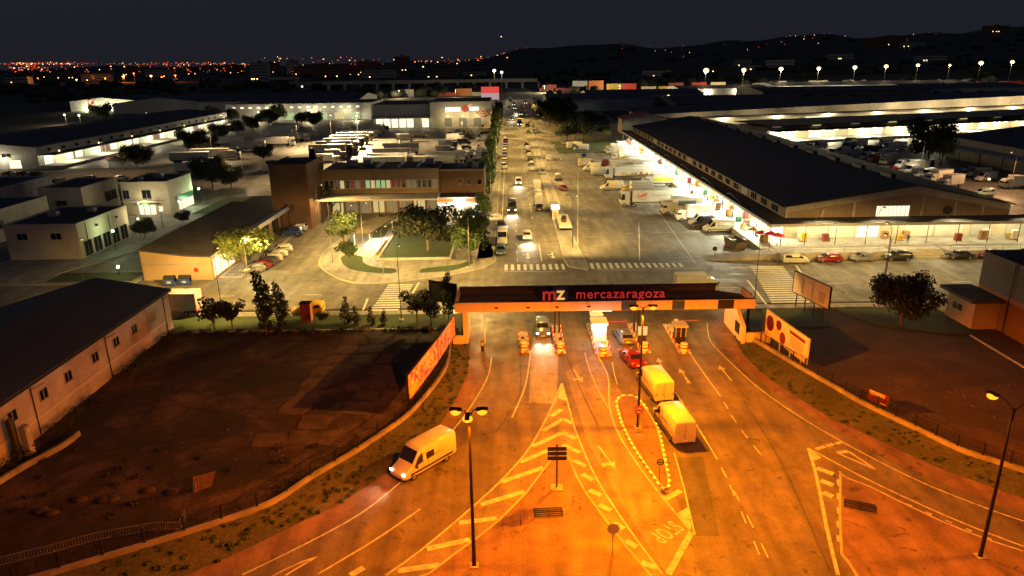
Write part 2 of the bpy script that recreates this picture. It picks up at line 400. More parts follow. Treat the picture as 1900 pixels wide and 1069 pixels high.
# broken concrete slabs of an old yard, right part of the left lot
random.seed(19); mb = MB(); mp_ = [(-24+i*3.1, 56+j*3.0) for i in range(5) for j in range(9)]
for (x, y) in mp_:
    x += (y-56)*.12
    if random.random() < .24 or x > -11.2-(72-y)*.05: continue
    poly = [(x+dx+random.uniform(-.35, .35), y+dy+random.uniform(-.35, .35)) for dx, dy in ((0, 0), (1.4, -.1), (2.7, 0), (2.8, 1.4), (2.7, 2.6), (1.3, 2.7), (0, 2.6), (-.1, 1.3))]
    mb.prism(poly, .0, random.uniform(.06, .10))
structure(mb.build('old_concrete', 'slab_old', tri=True))
# grass strips between lots and street
mb = MB(); mb.box(-46, -7.0, 84.7, 90.2, 0, .10); structure(mb.build('lawn', 'lawn'))
mb = MB(); mb.box(33.5, 40.6, 83.5, 90.5, 0, .10); mb.prism([(44.0, 90.3), (46.5, 84.0), (53.5, 80.6), (58, 80.6), (57, 90.3)], 0, .10); structure(mb.build('lawn', 'lawn', tri=False))
mb = MB(); mb.box(-46, -7.0, 90.2, 91.6, .01, .14); mb.box(33, 58, 90.6, 91.9, .01, .14); structure(mb.build('pavement', 'paving'))
mb = MB(); mb.box(-46, -7.0, 91.6, 91.8, 0, .15); mb.box(33, 58, 91.9, 92.1, 0, .15); mb.box(-46, -8, 84.45, 84.7, 0, .22); structure(mb.build('kerb', 'kerb_stone'))
# dirt behind the pavement, joins under grass
mb = MB(); mb.flat([(-60, 84.6), (-46, 84.6), (-46, 93.2), (-112, 93.2), (-112, 60), (-60, 60)], .012); mb.flat([(58, 84.5), (150, 84.5), (150, 93.2), (58, 93.2)], .012); structure(mb.build('yard_ground', 'concrete_dirty', tri=True))

# square with lawn in the middle distance
def pavement(name, poly, z=.14, m='paving'):
    mb = MB(); mb.prism(poly, 0, z, 0, 1)
    ar = sum(poly[i][0]*poly[(i+1) % len(poly)][1]-poly[(i+1) % len(poly)][0]*poly[i][1] for i in range(len(poly)))
    s = 1 if ar > 0 else -1
    for i in range(len(poly)):
        a, b = Vector(poly[i]), Vector(poly[(i+1) % len(poly)])
        if (b-a).length < 1e-3: continue
        d = (b-a).normalized(); n_ = Vector((-d.y, d.x))*s*.16
        mb.add([(*a, z+.008), (*b, z+.008), (*(b+n_), z+.008), (*(a+n_), z+.008)], [(0, 1, 2, 3)], 1)
    return structure(mb.build(name, [m, 'kerb_stone'], tri=True))
sq = resample(GL([(878, 412), (905, 440), (917, 470), (918, 489), (880, 504), (800, 517), (700, 527), (640, 522), (603, 504), (592, 489), (600, 470), (618, 455), (650, 430), (690, 413), (740, 408), (878, 412)]), 70)[:-1]
pavement('pavement', sq)
mb = MB(); q = resample(GL([(655, 527), (628, 519), (603, 505), (590, 491), (596, 474), (618, 457)]), 24); stripe(mb, offset(q, -.25), .35, .028, 0, smooth=False); structure(mb.build('kerb_paint', 'paint_yellow'))
def lawn(poly, z=.155):
    mb = MB(); mb.prism(resample(GL(poly+[poly[0]]), 40)[:-1], .1, z); return structure(mb.build('lawn', 'lawn', tri=True))
lawn([(632, 480), (640, 495), (668, 505), (728, 509), (733, 500), (700, 498), (676, 490), (672, 478), (660, 462)])
lawn([(780, 508), (840, 503), (876, 491), (872, 484), (850, 492), (785, 500)])
lawn([(688, 450), (700, 425), (740, 412), (775, 412), (730, 421), (712, 440)])
mb = MB(); mb.box(-23.2, -10.6, 117.8, 118.2, .14, .5); mb.box(-10.9, -10.5, 118.2, 141.5, .14, .5); mb.box(-23.6, -23.2, 117.8, 141.5, .14, .5); mb.box(-23.6, -10.5, 141.5, 141.9, .14, .5)
tag(mb.build('planter_wall', 'concrete'), 'low concrete kerb wall framing the square lawn under the big dark tree', 'wall')
mb = MB(); mb.box(-23.2, -10.9, 118.2, 141.5, .15, .30); structure(mb.build('lawn', 'lawn'))
# avenue median, left pavement and market forecourt island
pavement('pavement', [(-8.2, 160), (-3.0, 160), (-3.0, 560), (-8.2, 560)])
pavement('pavement', [(-6.2, 118), (-3.1, 118.5), (-3.0, 160), (-6.2, 160)])
pavement('median_island', [(9.2, 206), (9.0, 117), (9.4, 112.5), (12.4, 110.2), (12.9, 112), (12.3, 125), (11.8, 150), (11.6, 206)])
pavement('median_island', [(9.1, 207), (11.4, 207), (11.0, 300), (9.1, 300)])
pavement('pavement', [(-47.5, 109), (-43.9, 109), (-43.9, 150), (-47.5, 150)])
pavement('pavement', [(-76, 112), (-60, 112), (-60, 106.2), (-100, 106.2), (-100, 112), (-90, 120), (-90, 165), (-60, 176), (-50, 176), (-50, 150), (-60, 150)], .13, 'paving')
mb = MB(); mb.prism([(-75, 107.5), (-61, 107.5), (-61, 112.5), (-75, 112.5)], .1, .16); mb.prism([(-74, 160), (-52, 160), (-52, 182), (-74, 182)], .1, .16); structure(mb.build('lawn', 'lawn', tri=True))
mb = MB(); mb.flat([(18, 262), (42, 262), (43, 300), (17, 300)], .16); mb.flat([(-10.5, 150), (-8.3, 150), (-8.3, 500), (-10.5, 500)], .06); structure(mb.build('lawn', 'lawn', tri=True))

# ------------------------------------------------------------------ painted markings (north)
mb = MB(); Z = .034
for k in range(10): mb.box(-1.2+k*1.06, -1.2+k*1.06+.52, 111.0, 114.4, .022, Z)
for k in range(15): mb.box(13.2+k*1.06, 13.2+k*1.06+.52, 111.2+(.02*k), 114.6-.05*k, .022, Z)
def lin(x0, y0, x1, y1, w=.15, dash=None): stripe(mb, [(x0, y0), ((x0+x1)/2, (y0+y1)/2), (x1, y1)], w, Z, dash=dash)
lin(-1.3, 110.2, 9.2, 110.0, .12); lin(13.3, 110.4, 34, 110.7, .14); lin(36, 110.6, 44, 110.4, .14)
for k in range(13): mb.obox(((-19.9+-15.9)/2+.05*k, 91.3+k*1.04, .028), (3.9, .5, .012), .02)
for k in range(18): mb.obox((39.3+k*.17, 93.3+k*1.04, .028), (5.4, .5, .012), 0)
lin(-20.9, 92.5, -21.2, 97.5, .3); lin(-14.9, 99.5, -14.6, 104.8, .3)
lin(35.6, 92.6, 36.6, 103.8, .3); lin(45.2, 101.5, 47.2, 111.6, .3)
lin(1.0, 116, 1.0, 150, .12, (2, 3.5)); lin(4.6, 150, 4.6, 300, .12, (2.5, 5)); lin(5.2, 116, 5.2, 128, .12)
lin(-1.9, 120, -1.9, 330, .12); lin(-70, 99.5, -25, 99.5, .12, (2.5, 4)); lin(-10, 99.6, 34, 100.2, .12); lin(48, 101.5, 140, 101.5, .12, (2.5, 4))
lin(12.5, 128, 21, 218, .1); lin(22, 116, 27, 145, .1); lin(31, 113.6, 33.5, 158, .1); lin(45, 112.8, 120, 112.8, .1)
for k in range(12): lin(28+.25*k, 136+k*9.5, 41+.1*k, 136+k*9.5, .1)
lin(27, 114.8, 43, 115.8, .16, (.45, .4)); lin(27, 117.2, 43, 118.6, .16, (.45, .4))
for (x, y) in ((2.9, 121), (7.3, 121)):     # arrows at the crossing
    mb.box(x-.1, x+.1, y-2, y+1, .022, Z); mb.flat([(x-.45, y-2), (x+.45, y-2), (x, y-3.2)], Z)
    mb.box(x-.9, x-.1, y-.6, y-.3, .022, Z)
for x in (-60, -55, -50, -45, -40): lin(x+10, 150, x+10, 154.5, .1)
for k in range(7): lin(-38+k*3, 148, -38+k*3, 152.5, .1)
structure(mb.build('road_markings', 'paint_fresh', tri=False))

# ------------------------------------------------------------------ foreground islands and markings
isl = [(1018, 859), (1033, 838), (1056, 849), (1070, 884), (1089, 917), (1121, 961), (1161, 1013), (1201, 1061), (1260, 1130), (600, 1130), (795, 1066), (847, 1026), (880, 1003), (926, 966), (976, 915)]
pavement('traffic_island', GL(isl), .13, 'paving_red')
mis = [(1143, 748), (1150, 738), (1165, 735), (1182, 740), (1201, 762), (1221, 798), (1233, 849), (1242, 895), (1238, 908), (1228, 908), (1217, 893), (1181, 841), (1157, 796), (1146, 762)]
mw = resample(GL(mis+[mis[0]]), 90)[:-1]
pavement('traffic_island', mw, .13, 'paving_red')
mb = MB()
for k in range(0, 88, 2):
    if 14 < k < 22: continue
    a, b = mw[k], mw[(k+1) % 89]; c = ((a[0]+b[0])/2, (a[1]+b[1])/2); mb.obox((c[0], c[1], .075), (math.dist(a, b)*1.0, .24, .17), math.atan2(b[1]-a[1], b[0]-a[0]))
structure(mb.build('kerb_paint', 'paint_fresh'))
ris = [(1557, 877), (1570, 888), (1615, 905), (1683, 939), (1751, 971), (1831, 1003), (1900, 1025), (2100, 1085), (2100, 1160), (1640, 1160), (1575, 1049), (1559, 1030), (1556, 960)]
pavement('traffic_island', GL(ris), .13, 'paving_red')
patch = MB(); patch.flat(GL([(1257, 850), (1304, 848), (1335, 995), (1291, 995), (1272, 930)]), .024)
patch.flat(GL([(1186, 742), (1214, 742), (1236, 800), (1222, 795)]), .023); structure(patch.build('asphalt_patch', 'asphalt_new', tri=True))
patch = MB(); patch.flat(GL([(985, 655), (1036, 655), (1033, 750), (981, 747)]), .0235)
patch.flat(GL([(995, 600), (1032, 600), (1036, 655), (985, 655)]), .0236)
structure(patch.build('concrete_lane', 'concrete_lane', tri=True))
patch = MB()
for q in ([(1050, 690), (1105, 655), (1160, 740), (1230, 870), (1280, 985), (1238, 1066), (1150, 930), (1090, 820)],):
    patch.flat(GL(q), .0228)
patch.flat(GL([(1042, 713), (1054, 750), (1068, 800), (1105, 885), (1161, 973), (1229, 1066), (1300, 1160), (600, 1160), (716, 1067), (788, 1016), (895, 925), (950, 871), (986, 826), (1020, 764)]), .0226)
structure(patch.build('asphalt_lane', 'asphalt_worn_lit', tri=True))
mb = MB(); Z = .032
def pl(pts, w=.16, dash=None, z=Z, sm=True): stripe(mb, GL(pts), w, z, dash=dash, smooth=sm)
pl([(985, 650), (975, 715), (950, 775)], .14)
pl([(912, 664), (905, 700), (878, 748), (850, 787), (800, 845), (733, 904), (664, 957), (553, 1017), (450, 1067)], .14)
pl([(780, 945), (700, 1000), (590, 1066)], .14)
pl([(450, 1100), (540, 1052), (590, 1033)], .14); pl([(530, 1068), (560, 1050), (590, 1033)], .14)
pl([(675, 1054), (650, 1068)], .5)
pl([(1042, 712), (1020, 764), (986, 826), (950, 871), (895, 925), (788, 1016), (716, 1068)], .15)
pl([(1043, 712), (1054, 750), (1068, 800), (1105, 885), (1161, 973), (1229, 1066)], .15)
inner_l = [(1018, 862), (976, 918), (926, 969), (880, 1006), (847, 1029), (795, 1068)]; pl(inner_l, .12)
pl([(1056, 852), (1089, 920), (1121, 964), (1161, 1016), (1203, 1066)], .12)
def bar(a, b, w=.5):
    p, q = G(*a), G(*b); c = ((p[0]+q[0])/2, (p[1]+q[1])/2); mb.obox((c[0], c[1], Z-.004), (math.dist(p, q), w, .012), math.atan2(q[1]-p[1], q[0]-p[0]))
for a, b in [((1008, 800), (1044, 778)), ((988, 829), (1042, 804)), ((965, 858), (1018, 836)), ((930, 895), (1008, 868)), ((892, 937), (972, 913)), ((852, 971), (922, 962)), ((792, 1019), (872, 1002)), ((738, 1060), (815, 1049)), ((1022, 773), (1042, 760)),
             ((1044, 778), (1062, 786)), ((1044, 802), (1068, 815)), ((1044, 826), (1076, 840)), ((1064, 854), (1087, 866)), ((1080, 880), (1099, 891)), ((1093, 910), (1115, 920)), ((1112, 937), (1133, 948)), ((1139, 971), (1157, 982)), ((1162, 1004), (1182, 1016)), ((1190, 1044), (1220, 1055))]: bar(a, b)
mb.flat(GL([(1042, 714), (1034, 740), (1052, 744)]), Z-.002)
pl([(1109, 660), (1120, 680), (1129, 704), (1131, 756), (1145, 800), (1177, 853), (1221, 913), (1281, 985)], .14)
pl([(1085, 655), (1095, 690), (1118, 740), (1128, 756)], .10)
bar((1283, 988), (1240, 1066), .45)
pl([(1251, 841), (1269, 905), (1277, 941), (1289, 993)], .13)
bar((1234, 927), (1263, 911), .5); mb.flat(GL([(1257, 953), (1277, 941), (1283, 984)]), Z-.003)
pl([(1253, 728), (1290, 786), (1331, 853)], .13); pl([(1338, 868), (1400, 984), (1440, 1068)], .11, (1.6, 1.8)); pl([(1277, 652), (1305, 692), (1337, 736)], .15)
pl([(1343, 746), (1368, 788), (1414, 847)], .11, (1.6, 1.4)); pl([(1354, 900), (1402, 1013), (1425, 1068)], .11, (1.6, 2.2))
pl([(1136, 672), (1140, 695), (1146, 715)], .1); pl([(1265, 690), (1277, 712)], .1)
pl([(1312, 600), (1318, 633), (1350, 668), (1410, 722), (1486, 775), (1591, 836), (1711, 896), (1831, 944), (1900, 968)], .13)
pl([(1500, 832), (1516, 890), (1535, 985), (1555, 1068)], .26)
pl([(1500, 832), (1591, 881), (1691, 929), (1791, 973), (1900, 1015)], .14)
mb.flat(GL([(1500, 832), (1524, 850), (1508, 856)]), Z-.003)
for a, b in [((1515, 869), (1546, 880)), ((1522, 892), (1546, 901)), ((1527, 914), (1545, 922))]: bar(a, b, .55)
for a, b in [((1514, 834), (1530, 829)), ((1534, 828), (1546, 824)), ((1551, 824), (1564, 820))]: bar(a, b, .35)
yt = GL([(1553, 841), (1574, 838), (1627, 873)]); stripe(mb, [yt[0], yt[1]], .4, Z, smooth=False); stripe(mb, [yt[1], yt[2]], .18, Z, smooth=False); stripe(mb, [yt[2], yt[0]], .18, Z, smooth=False)
for k in range(9): bar((1606+k*37, 904+k*15.5), (1618+k*37, 909+k*15.5), .16)
for k in range(5): bar((1555, 890+k*26), (1556, 902+k*26), .22)
def arrow(a, b, w=.13, hook=None):
    p, q = Vector(G(*a)), Vector(G(*b)); d = (q-p).normalized(); n = Vector((-d.y, d.x))
    stripe(mb, [tuple(p), tuple(q)], w, Z, smooth=False); mb.flat([tuple(q+d*1.1), tuple(q+n*.4), tuple(q-n*.4)], Z-.003)
    if hook: h = p.lerp(q, .75); mb.flat([tuple(q), tuple(q+n*hook), tuple(q+n*hook+d*.5), tuple(q+d*.35)], Z-.001)
arrow((1064, 686), (1075, 702), .14, -.8); arrow((1110, 828), (1133, 858), .16, -.9)
arrow((1281, 712), (1266, 692)); arrow((1358, 708), (1340, 686)); arrow((1232, 690), (1224, 672))
for x in (1013, 1003): pass
structure(mb.build('road_markings', 'paint_white', tri=False))
# STOP painted for drivers coming out of the gate
me = text_mesh('STOP', 1.0, 0, 1.12, .012); me.materials.clear(); me.materials.append(MATS['paint_white']); me.name = 'road_lettering'
so = bpy.data.objects.new('road_lettering', me); COL.objects.link(so); structure(so)
pA, pB = Vector(G(1212, 1010)), Vector(G(1246, 986)); d = (pB-pA); so.rotation_euler = (0, 0, math.atan2(d.y, d.x)+math.pi)
ctr = Vector(G(1224, 980)); so.location = (ctr.x, ctr.y, .036); so.scale = (1.0, 1.95, 1)
# tyre-worn cracks sealed with tar in the lot and on the ramp
mb = MB()
for q in ([(893, 806), (915, 807), (940, 775), (962, 735)], [(903, 650), (880, 720), (850, 770)], [(965, 655), (966, 720), (958, 760)], [(1050, 660), (1085, 740), (1110, 790)], [(1380, 745), (1450, 860), (1540, 1060)], [(1330, 640), (1420, 730), (1500, 790)]):
    stripe(mb, GL(q), .15, .030)
structure(mb.build('tar_joints', 'asphalt_new'))
# ------------------------------------------------------------------ building kit
def win(root, face, c, u0, u1, z0, z1, glow='glass_dark', name='window', frame='frame_grey', mull=2, proud=.03, pane=True):
    """framed opening in a wall; face N/S: wall y=c, u=x;  E/W: wall x=c, u=y"""
    s = {'S': -1, 'N': 1, 'E': 1, 'W': -1}[face]; t = .07 if (z1-z0) < 3 else .1
    def bx(m, ua, ub, za, zb, p):
        d0, d1 = sorted((c-.02*s, c+s*p))
        if face in 'SN': m.box(ua, ub, d0, d1, za, zb)
        else: m.box(d0, d1, ua, ub, za, zb)
    m = MB(); bx(m, u0-t, u1+t, z1, z1+t, proud+.05); bx(m, u0-t, u1+t, z0-t*1.3, z0, proud+.09)
    bx(m, u0-t, u0, z0, z1, proud+.05); bx(m, u1, u1+t, z0, z1, proud+.05)
    for k in range(1, mull): u = u0+(u1-u0)*k/mull; bx(m, u-.03, u+.03, z0, z1, proud+.03)
    f = m.build(name, frame, root, True)
    p = MB(); bx(p, u0, u1, z0, z1, proud)
    o = p.build('pane', glow, f); 
    L = root.location
    for v in o.data.vertices: v.co -= Vector((L.x, L.y, L.z))
    return f
def part(root, name, mats, fn, **kw):
    m = MB(); fn(m); return m.build(name, mats, root, True, **kw)
def hall(name, label, x0, x1, y0, y1, eave, ridge, wall='plaster_white', roof='roof_sheet', axis='Y', rx=None, over=.4, cat='warehouse', group=None, side=None, z0=0):
    """gabled hall; axis = direction of the ridge"""
    root = thing(name, label, cat, ((x0+x1)/2, (y0+y1)/2, z0), 0, group)
    e, r = eave, ridge
    w = MB()
    if axis == 'Y':
        rx = (x0+x1)/2 if rx is None else rx
        for y in (y0, y1): w.add([(x0, y, z0), (x1, y, z0), (x1, y, e), (rx, y, r), (x0, y, e)], [(0, 1, 2, 3, 4)])
        for x in (x0, x1): w.add([(x, y0, z0), (x, y1, z0), (x, y1, e), (x, y0, e)], [(0, 1, 2, 3)], 0)
        w.build('wall', wall, root, True)
        a = MB(); t = .12; sl = (r-e)/(rx-x0); sr = (r-e)/(x1-rx)
        pr = [(x0-over, e-sl*over+.03), (rx, r+.03), (x1+over, e-sr*over+.03)]
        vs = [(p[0], y, p[1]+dz) for y in (y0-over, y1+over) for dz in (0, t) for p in pr]
        a.add(vs, [(0, 1, 4, 3), (1, 2, 5, 4), (6, 7, 10, 9), (7, 8, 11, 10), (3, 4, 10, 9), (4, 5, 11, 10), (0, 1, 7, 6), (1, 2, 8, 7), (0, 3, 9, 6), (2, 5, 11, 8)])
        a.build('roof', roof, root, True)
    else:
        ry = (y0+y1)/2 if rx is None else rx
        for x in (x0, x1): w.add([(x, y0, z0), (x, y1, z0), (x, y1, e), (x, ry, r), (x, y0, e)], [(0, 1, 2, 3, 4)])
        for y in (y0, y1): w.add([(x0, y, z0), (x1, y, z0), (x1, y, e), (x0, y, e)], [(0, 1, 2, 3)])
        w.build('wall', wall, root, True)
        a = MB(); t = .12; sl = (r-e)/(ry-y0); sr = (r-e)/(y1-ry)
        pr = [(y0-over, e-sl*over+.03), (ry, r+.03), (y1+over, e-sr*over+.03)]
        vs = [(x, p[0], p[1]+dz) for x in (x0-over, x1+over) for dz in (0, t) for p in pr]
        a.add(vs, [(0, 1, 4, 3), (1, 2, 5, 4), (6, 7, 10, 9), (7, 8, 11, 10), (3, 4, 10, 9), (4, 5, 11, 10), (0, 1, 7, 6), (1, 2, 8, 7), (0, 3, 9, 6), (2, 5, 11, 8)])
        a.build('roof', roof, root, True)
    return root
def block(name, label, x0, x1, y0, y1, h, wall='plaster_white', roof='roof_felt', cat='building', par=.35, group=None, shear=0, z0=0):
    """flat-roofed block with parapet; shear lifts the far wall for a lean-to roof"""
    root = thing(name, label, cat, ((x0+x1)/2, (y0+y1)/2, z0), 0, group)
    w = MB(); w.box(x0, x1, y0, y1, z0-.2, h); w.build('wall', wall, root, True)
    p = MB(); t = .25
    p.box(x0-.06, x1+.06, y0-.06, y0+t, h, h+par); p.box(x0-.06, x1+.06, y1-t, y1+.06, h, h+par); p.box(x0-.06, x0+t, y0+t, y1-t, h, h+par); p.box(x1-t, x1+.06, y0+t, y1-t, h, h+par)
    p.build('parapet', wall, root, True)
    r = MB(); r.box(x0+t, x1-t, y0+t, y1-t, h+.01, h+.08); r.build('roof', roof, root, True)
    return root

# ---- foreground left: long white warehouse
wh = thing('white_warehouse', 'long white rendered warehouse with small barred windows and dark gabled roof at the far left', 'warehouse', (-55.4, 62, 0))
wy0, wy1 = 30, 86.2
m = MB(); X0, X1, XR, E0, E1, RD = -66.8, -44.6, -53.7, 3.0, 5.3, 6.95
for y in (wy0, wy1): m.add([(X0, y, 0), (X1, y, 0), (X1, y, E1), (XR, y, RD), (X0, y, E0)], [(0, 1, 2, 3, 4)])
m.add([(X1, wy0, 0), (X1, wy1, 0), (X1, wy1, E1), (X1, wy0, E1)], [(0, 1, 2, 3)]); m.add([(X0, wy0, 0), (X0, wy1, 0), (X0, wy1, E0), (X0, wy0, E0)], [(0, 1, 2, 3)])
m.build('wall', 'plaster_pink', wh, True)
m = MB(); pr = [(X0-.4, E0-.02), (XR, RD+.04), (X1+.35, E1+.02)]
vs = [(p[0], y, p[1]+dz) for y in (wy0-.4, wy1+.3) for dz in (0, .14) for p in pr]
m.add(vs, [(0, 1, 4, 3), (1, 2, 5, 4), (6, 7, 10, 9), (7, 8, 11, 10), (3, 4, 10, 9), (4, 5, 11, 10), (0, 1, 7, 6), (1, 2, 8, 7), (0, 3, 9, 6), (2, 5, 11, 8)]); m.build('roof', 'roof_sheet', wh, True)
part(wh, 'gutter', 'metal_dark', lambda m: m.tube([(X1+.40, wy0, E1-.05), (X1+.40, wy1+.3, E1-.05)], .09))
part(wh, 'plinth_band', 'plaster_white', lambda m: m.box(X1, X1+.06, wy0, wy1, 1.55, 1.8))
for y in (84.6, 71.2, 58.7, 46): part(wh, 'downpipe', 'metal_dark', lambda m: (m.tube([(X1+.1, y, E1), (X1+.1, y, .1)], .055), m.tube([(X1+.1, y, 4.7), (X1+.7, y+1.1, 4.9)], .035)))
for y in (81.6, 77.2, 73.2, 69.0, 64.2, 60.3, 55.9): win(wh, 'E', X1, y-.55, y+.55, 3.0, 4.0, 'glass_dark', mull=2)
part(wh, 'shutter_door', 'shutter_metal', lambda m: m.box(X1, X1+.05, 80.2, 83.6, 1.9, 4.9))
vs_ = thing('silo', 'narrow dark steel duct standing upright against the white warehouse wall', 'duct', (-43.7, 54.6, 0))
m = MB(); m.tube([(-43.9, 54.6, 0), (-43.9, 54.6, 3.7), (-44.05, 54.6, 3.9)], [.34, .34, .3], 10); m.build('duct_pipe', 'metal_dark', vs_, True)
m = MB(); m.box(-43.6, -43.0, 54.9, 55.6, 0, 2.9); m.build('duct_casing', 'frame_grey', vs_, True)
m = MB(); m.tube([(-42.99, 55.25, 2.5), (-42.94, 55.25, 2.5)], .24, 12); m.build('fan_guard', 'plaster_white', vs_, True)
m = MB()
q = resample([(-40.8, 58.5), (-41.0, 56.2), (-42.5, 52.0), (-43.5, 46.0), (-43.6, 38)], 20); m.ribbon(offset(q, .12), offset(q, -.12), .55)
n = len(q); m.ribbon(offset(q, .12), offset(q, .121), 0, 0, .55); m.ribbon(offset(q, -.12), offset(q, -.121), 0, 0, .55)
tag(m.build('garden_wall', 'concrete_dirty'), 'low rough curb wall curving round weeds beside the white warehouse', 'wall')

def rooftop(root, spots, z):
    for x, y, sx, sy, sz in spots:
        m = MB(); m.box(x-sx/2, x+sx/2, y-sy/2, y+sy/2, z, z+sz); m.tube([(x, y, z+sz), (x, y, z+sz+.08)], min(sx, sy)*.32, 10); m.build('rooftop_unit', 'frame_grey', root, True)
# ---- small group of pale blocks, left
b = block('office_block', 'pale flat-roofed block with dark shopfront strip, nearest of the pale blocks on the left', -89.8, -76.9, 121.5, 138.5, 6.2, 'plaster_cream')
for x in (-86.8, -80.8): win(b, 'S', 121.5, x-.9, x+.9, 3.8, 4.9, mull=2)
for k in range(5): win(b, 'E', -76.9, 122.6+k*3.1, 125.0+k*3.1, .3, 3.0, 'glass_dark', 'shop_window')
rooftop(b, [(-86, 130, 1.6, 1.2, .9), (-81, 134, 1.2, 1.2, .7)], 6.28)
for y in (124, 131.5): part(b, 'downpipe', 'metal_dark', lambda m: m.tube([(-76.8, y, 6.2), (-76.8, y, .1)], .06, 5))
for y in (127, 134): part(b, 'wall_lamp', 'metal_dark', lambda m: m.box(-76.8, -76.5, y, y+.5, 4.9, 5.3))
b = block('office_block', 'pale two-storey block behind the nearest one, lit from its right side', -107, -97.2, 158, 173, 6.6, 'plaster_cream')
win(b, 'S', 158, -103.4, -101, 1.2, 4.0)
win(b, 'E', -97.2, 167, 172, 2.0, 4.4)
b = block('office_block', 'long dim pale block half cut by the left edge of the photo', -125, -101, 126, 151.5, 6.0, 'plaster_cream')
win(b, 'E', -101, 133, 137, 2.6, 4.2)
b = block('office_block', 'dim grey block with a plain roof at the left edge, behind the long pale block', -150, -117, 160, 178, 6.4, 'plaster_pink')
win(b, 'S', 160, -135, -131, 3, 5); 
lb = block('lit_office', 'small cream corner building with lamps, green awning and lit ground-floor windows', -89.3, -78.6, 160, 172.5, 7.4, 'plaster_cream')
for x0, x1, g in ((-89.0, -87.6, 'glass_dark'), (-84.6, -82.6, 'glass_dark')): win(lb, 'S', 160, x0, x1, 3.9, 5.8, g)
for x in (-85.4, -84.0, -82.6): win(lb, 'S', 160, x-.55, x+.55, .2, 2.4, 'window_cream', 'shop_window', 'frame_white', 1)
win(lb, 'S', 160, -81.2, -80.4, .9, 2.0, 'window_cream', 'window', 'frame_white')
rooftop(lb, [(-84, 168, 1.8, 1.4, 1.0), (-86.5, 164, 1.0, 1.0, .7)], 7.48)
part(lb, 'awning', 'green_sign', lambda m: m.box(-86.6, -81, 159.0, 160, 2.7, 2.9))
part(lb, 'canopy_ledge', 'plaster_cream', lambda m: m.box(-89.4, -80, 159.3, 160, 3.3, 3.5))
for k in range(4): win(lb, 'E', -78.6, 164.0+k*2.1, 165.8+k*2.1, .3, 2.2, 'window_cream', 'shop_window', 'frame_white', 2)
part(lb, 'shop_sign', 'green_sign', lambda m: m.box(-78.6, -78.4, 163.6, 172.2, 2.5, 3.6))
# ---- tan shed with dark roof in front of the square
sh = thing('tan_shed', 'low tan brick building with dark sloping roof and white open canopy beside the tree-lined parking', 'building', (-53, 127, 0))
m = MB(); y0, y1 = 108.0, 148.0
for y in (y0, y1): m.add([(-59.2, y, 0), (-48.1, y, 0), (-48.1, y, 3.9), (-52.0, y, 4.1), (-59.2, y, 5.1)], [(0, 1, 2, 3, 4)])
m.add([(-48.1, y0, 0), (-48.1, y1, 0), (-48.1, y1, 3.9), (-48.1, y0, 3.9)], [(0, 1, 2, 3)]); m.add([(-59.2, y0, 0), (-59.2, y1, 0), (-59.2, y1, 5.1), (-59.2, y0, 5.1)], [(0, 1, 2, 3)])
m.build('wall', 'brick_ochre', sh, True)
part(sh, 'roof', 'roof_felt', lambda m: (m.add([(-59.5, y0-.3, 5.2), (-52, y0-.3, 4.2), (-47.9, y0-.3, 4.0), (-59.5, y1+.3, 5.2), (-52, y1+.3, 4.2), (-47.9, y1+.3, 4.0)], [(0, 1, 4, 3), (1, 2, 5, 4)]),
     m.add([(-59.5, y0-.3, 5.2), (-52, y0-.3, 4.2), (-47.9, y0-.3, 4.0), (-59.5, y0-.3, 5.02), (-52, y0-.3, 4.02), (-47.9, y0-.3, 3.82)], [(0, 1, 4, 3), (1, 2, 5, 4)])))
part(sh, 'canopy_fascia', 'plaster_white', lambda m: (m.box(-46.2, -45.9, 118, 149, 4.2, 5.0), m.box(-48.1, -46.2, 118, 149, 4.25, 4.4)))
for k in range(7): part(sh, 'canopy_post', 'metal_dark', lambda m: m.tube([(-46.05, 119+k*4.8, 0), (-46.05, 119+k*4.8, 4.2)], .08))
for k in range(3): win(sh, 'E', -48.1, 108.8+k*3, 111.3+k*3, .4, 3.1, 'window_cream', 'shop_window', 'frame_white', 2)
for k in range(4): win(sh, 'E', -48.1, 120+k*6, 124+k*6, .4, 3.1, 'glass_dark', 'shop_window', 'frame_grey', 3)
part(sh, 'round_sign', 'red_paint', lambda m: m.tube([(-50.6, 107.95, 1.7), (-50.6, 107.9, 1.7)], .36, 14))
part(sh, 'dark_base_band', 'concrete_dirty', lambda m: m.box(-59.25, -48.05, 107.93, 108, 2.6, 2.75))
# ---- brown brick office with long window band
br = thing('brick_office', 'brown brick office with a blank tower, long band of lit windows and white canopy', 'building', (-25, 155, 0))
part(br, 'tower', 'brick_brown', lambda m: m.box(-49.3, -41.6, 143.4, 157, 0, 13.1))
part(br, 'tower_roof', 'roof_felt', lambda m: m.box(-49.0, -41.9, 143.7, 156.7, 13.1, 13.18))
part(br, 'tower_parapet', 'brick_brown', lambda m: (m.box(-49.35, -41.55, 143.35, 143.6, 13.1, 13.5), m.box(-49.35, -49.1, 143.6, 157, 13.1, 13.5), m.box(-41.8, -41.55, 143.6, 157, 13.1, 13.5)))
part(br, 'chimney', 'metal_black', lambda m: m.box(-43.9, -42.6, 154.6, 156, 13.18, 15.2))
part(br, 'annex', 'brick_brown', lambda m: m.box(-59.5, -49.3, 148, 160, 0, 4.0))
part(br, 'annex_roof', 'roof_felt', lambda m: m.box(-59.3, -49.35, 148.2, 159.8, 4.0, 4.1))
part(br, 'upper_floor', 'brick_ochre', lambda m: (m.box(-41.6, -15.9, 154, 168, 5.4, 10.4)))
part(br, 'corner_block', 'brick_brown', lambda m: (m.box(-15.9, -5.9, 155.5, 168, 0, 9.9)))
part(br, 'ground_floor', 'brick_brown', lambda m: (m.box(-41.6, -15.9, 158, 168, 0, 5.4)))
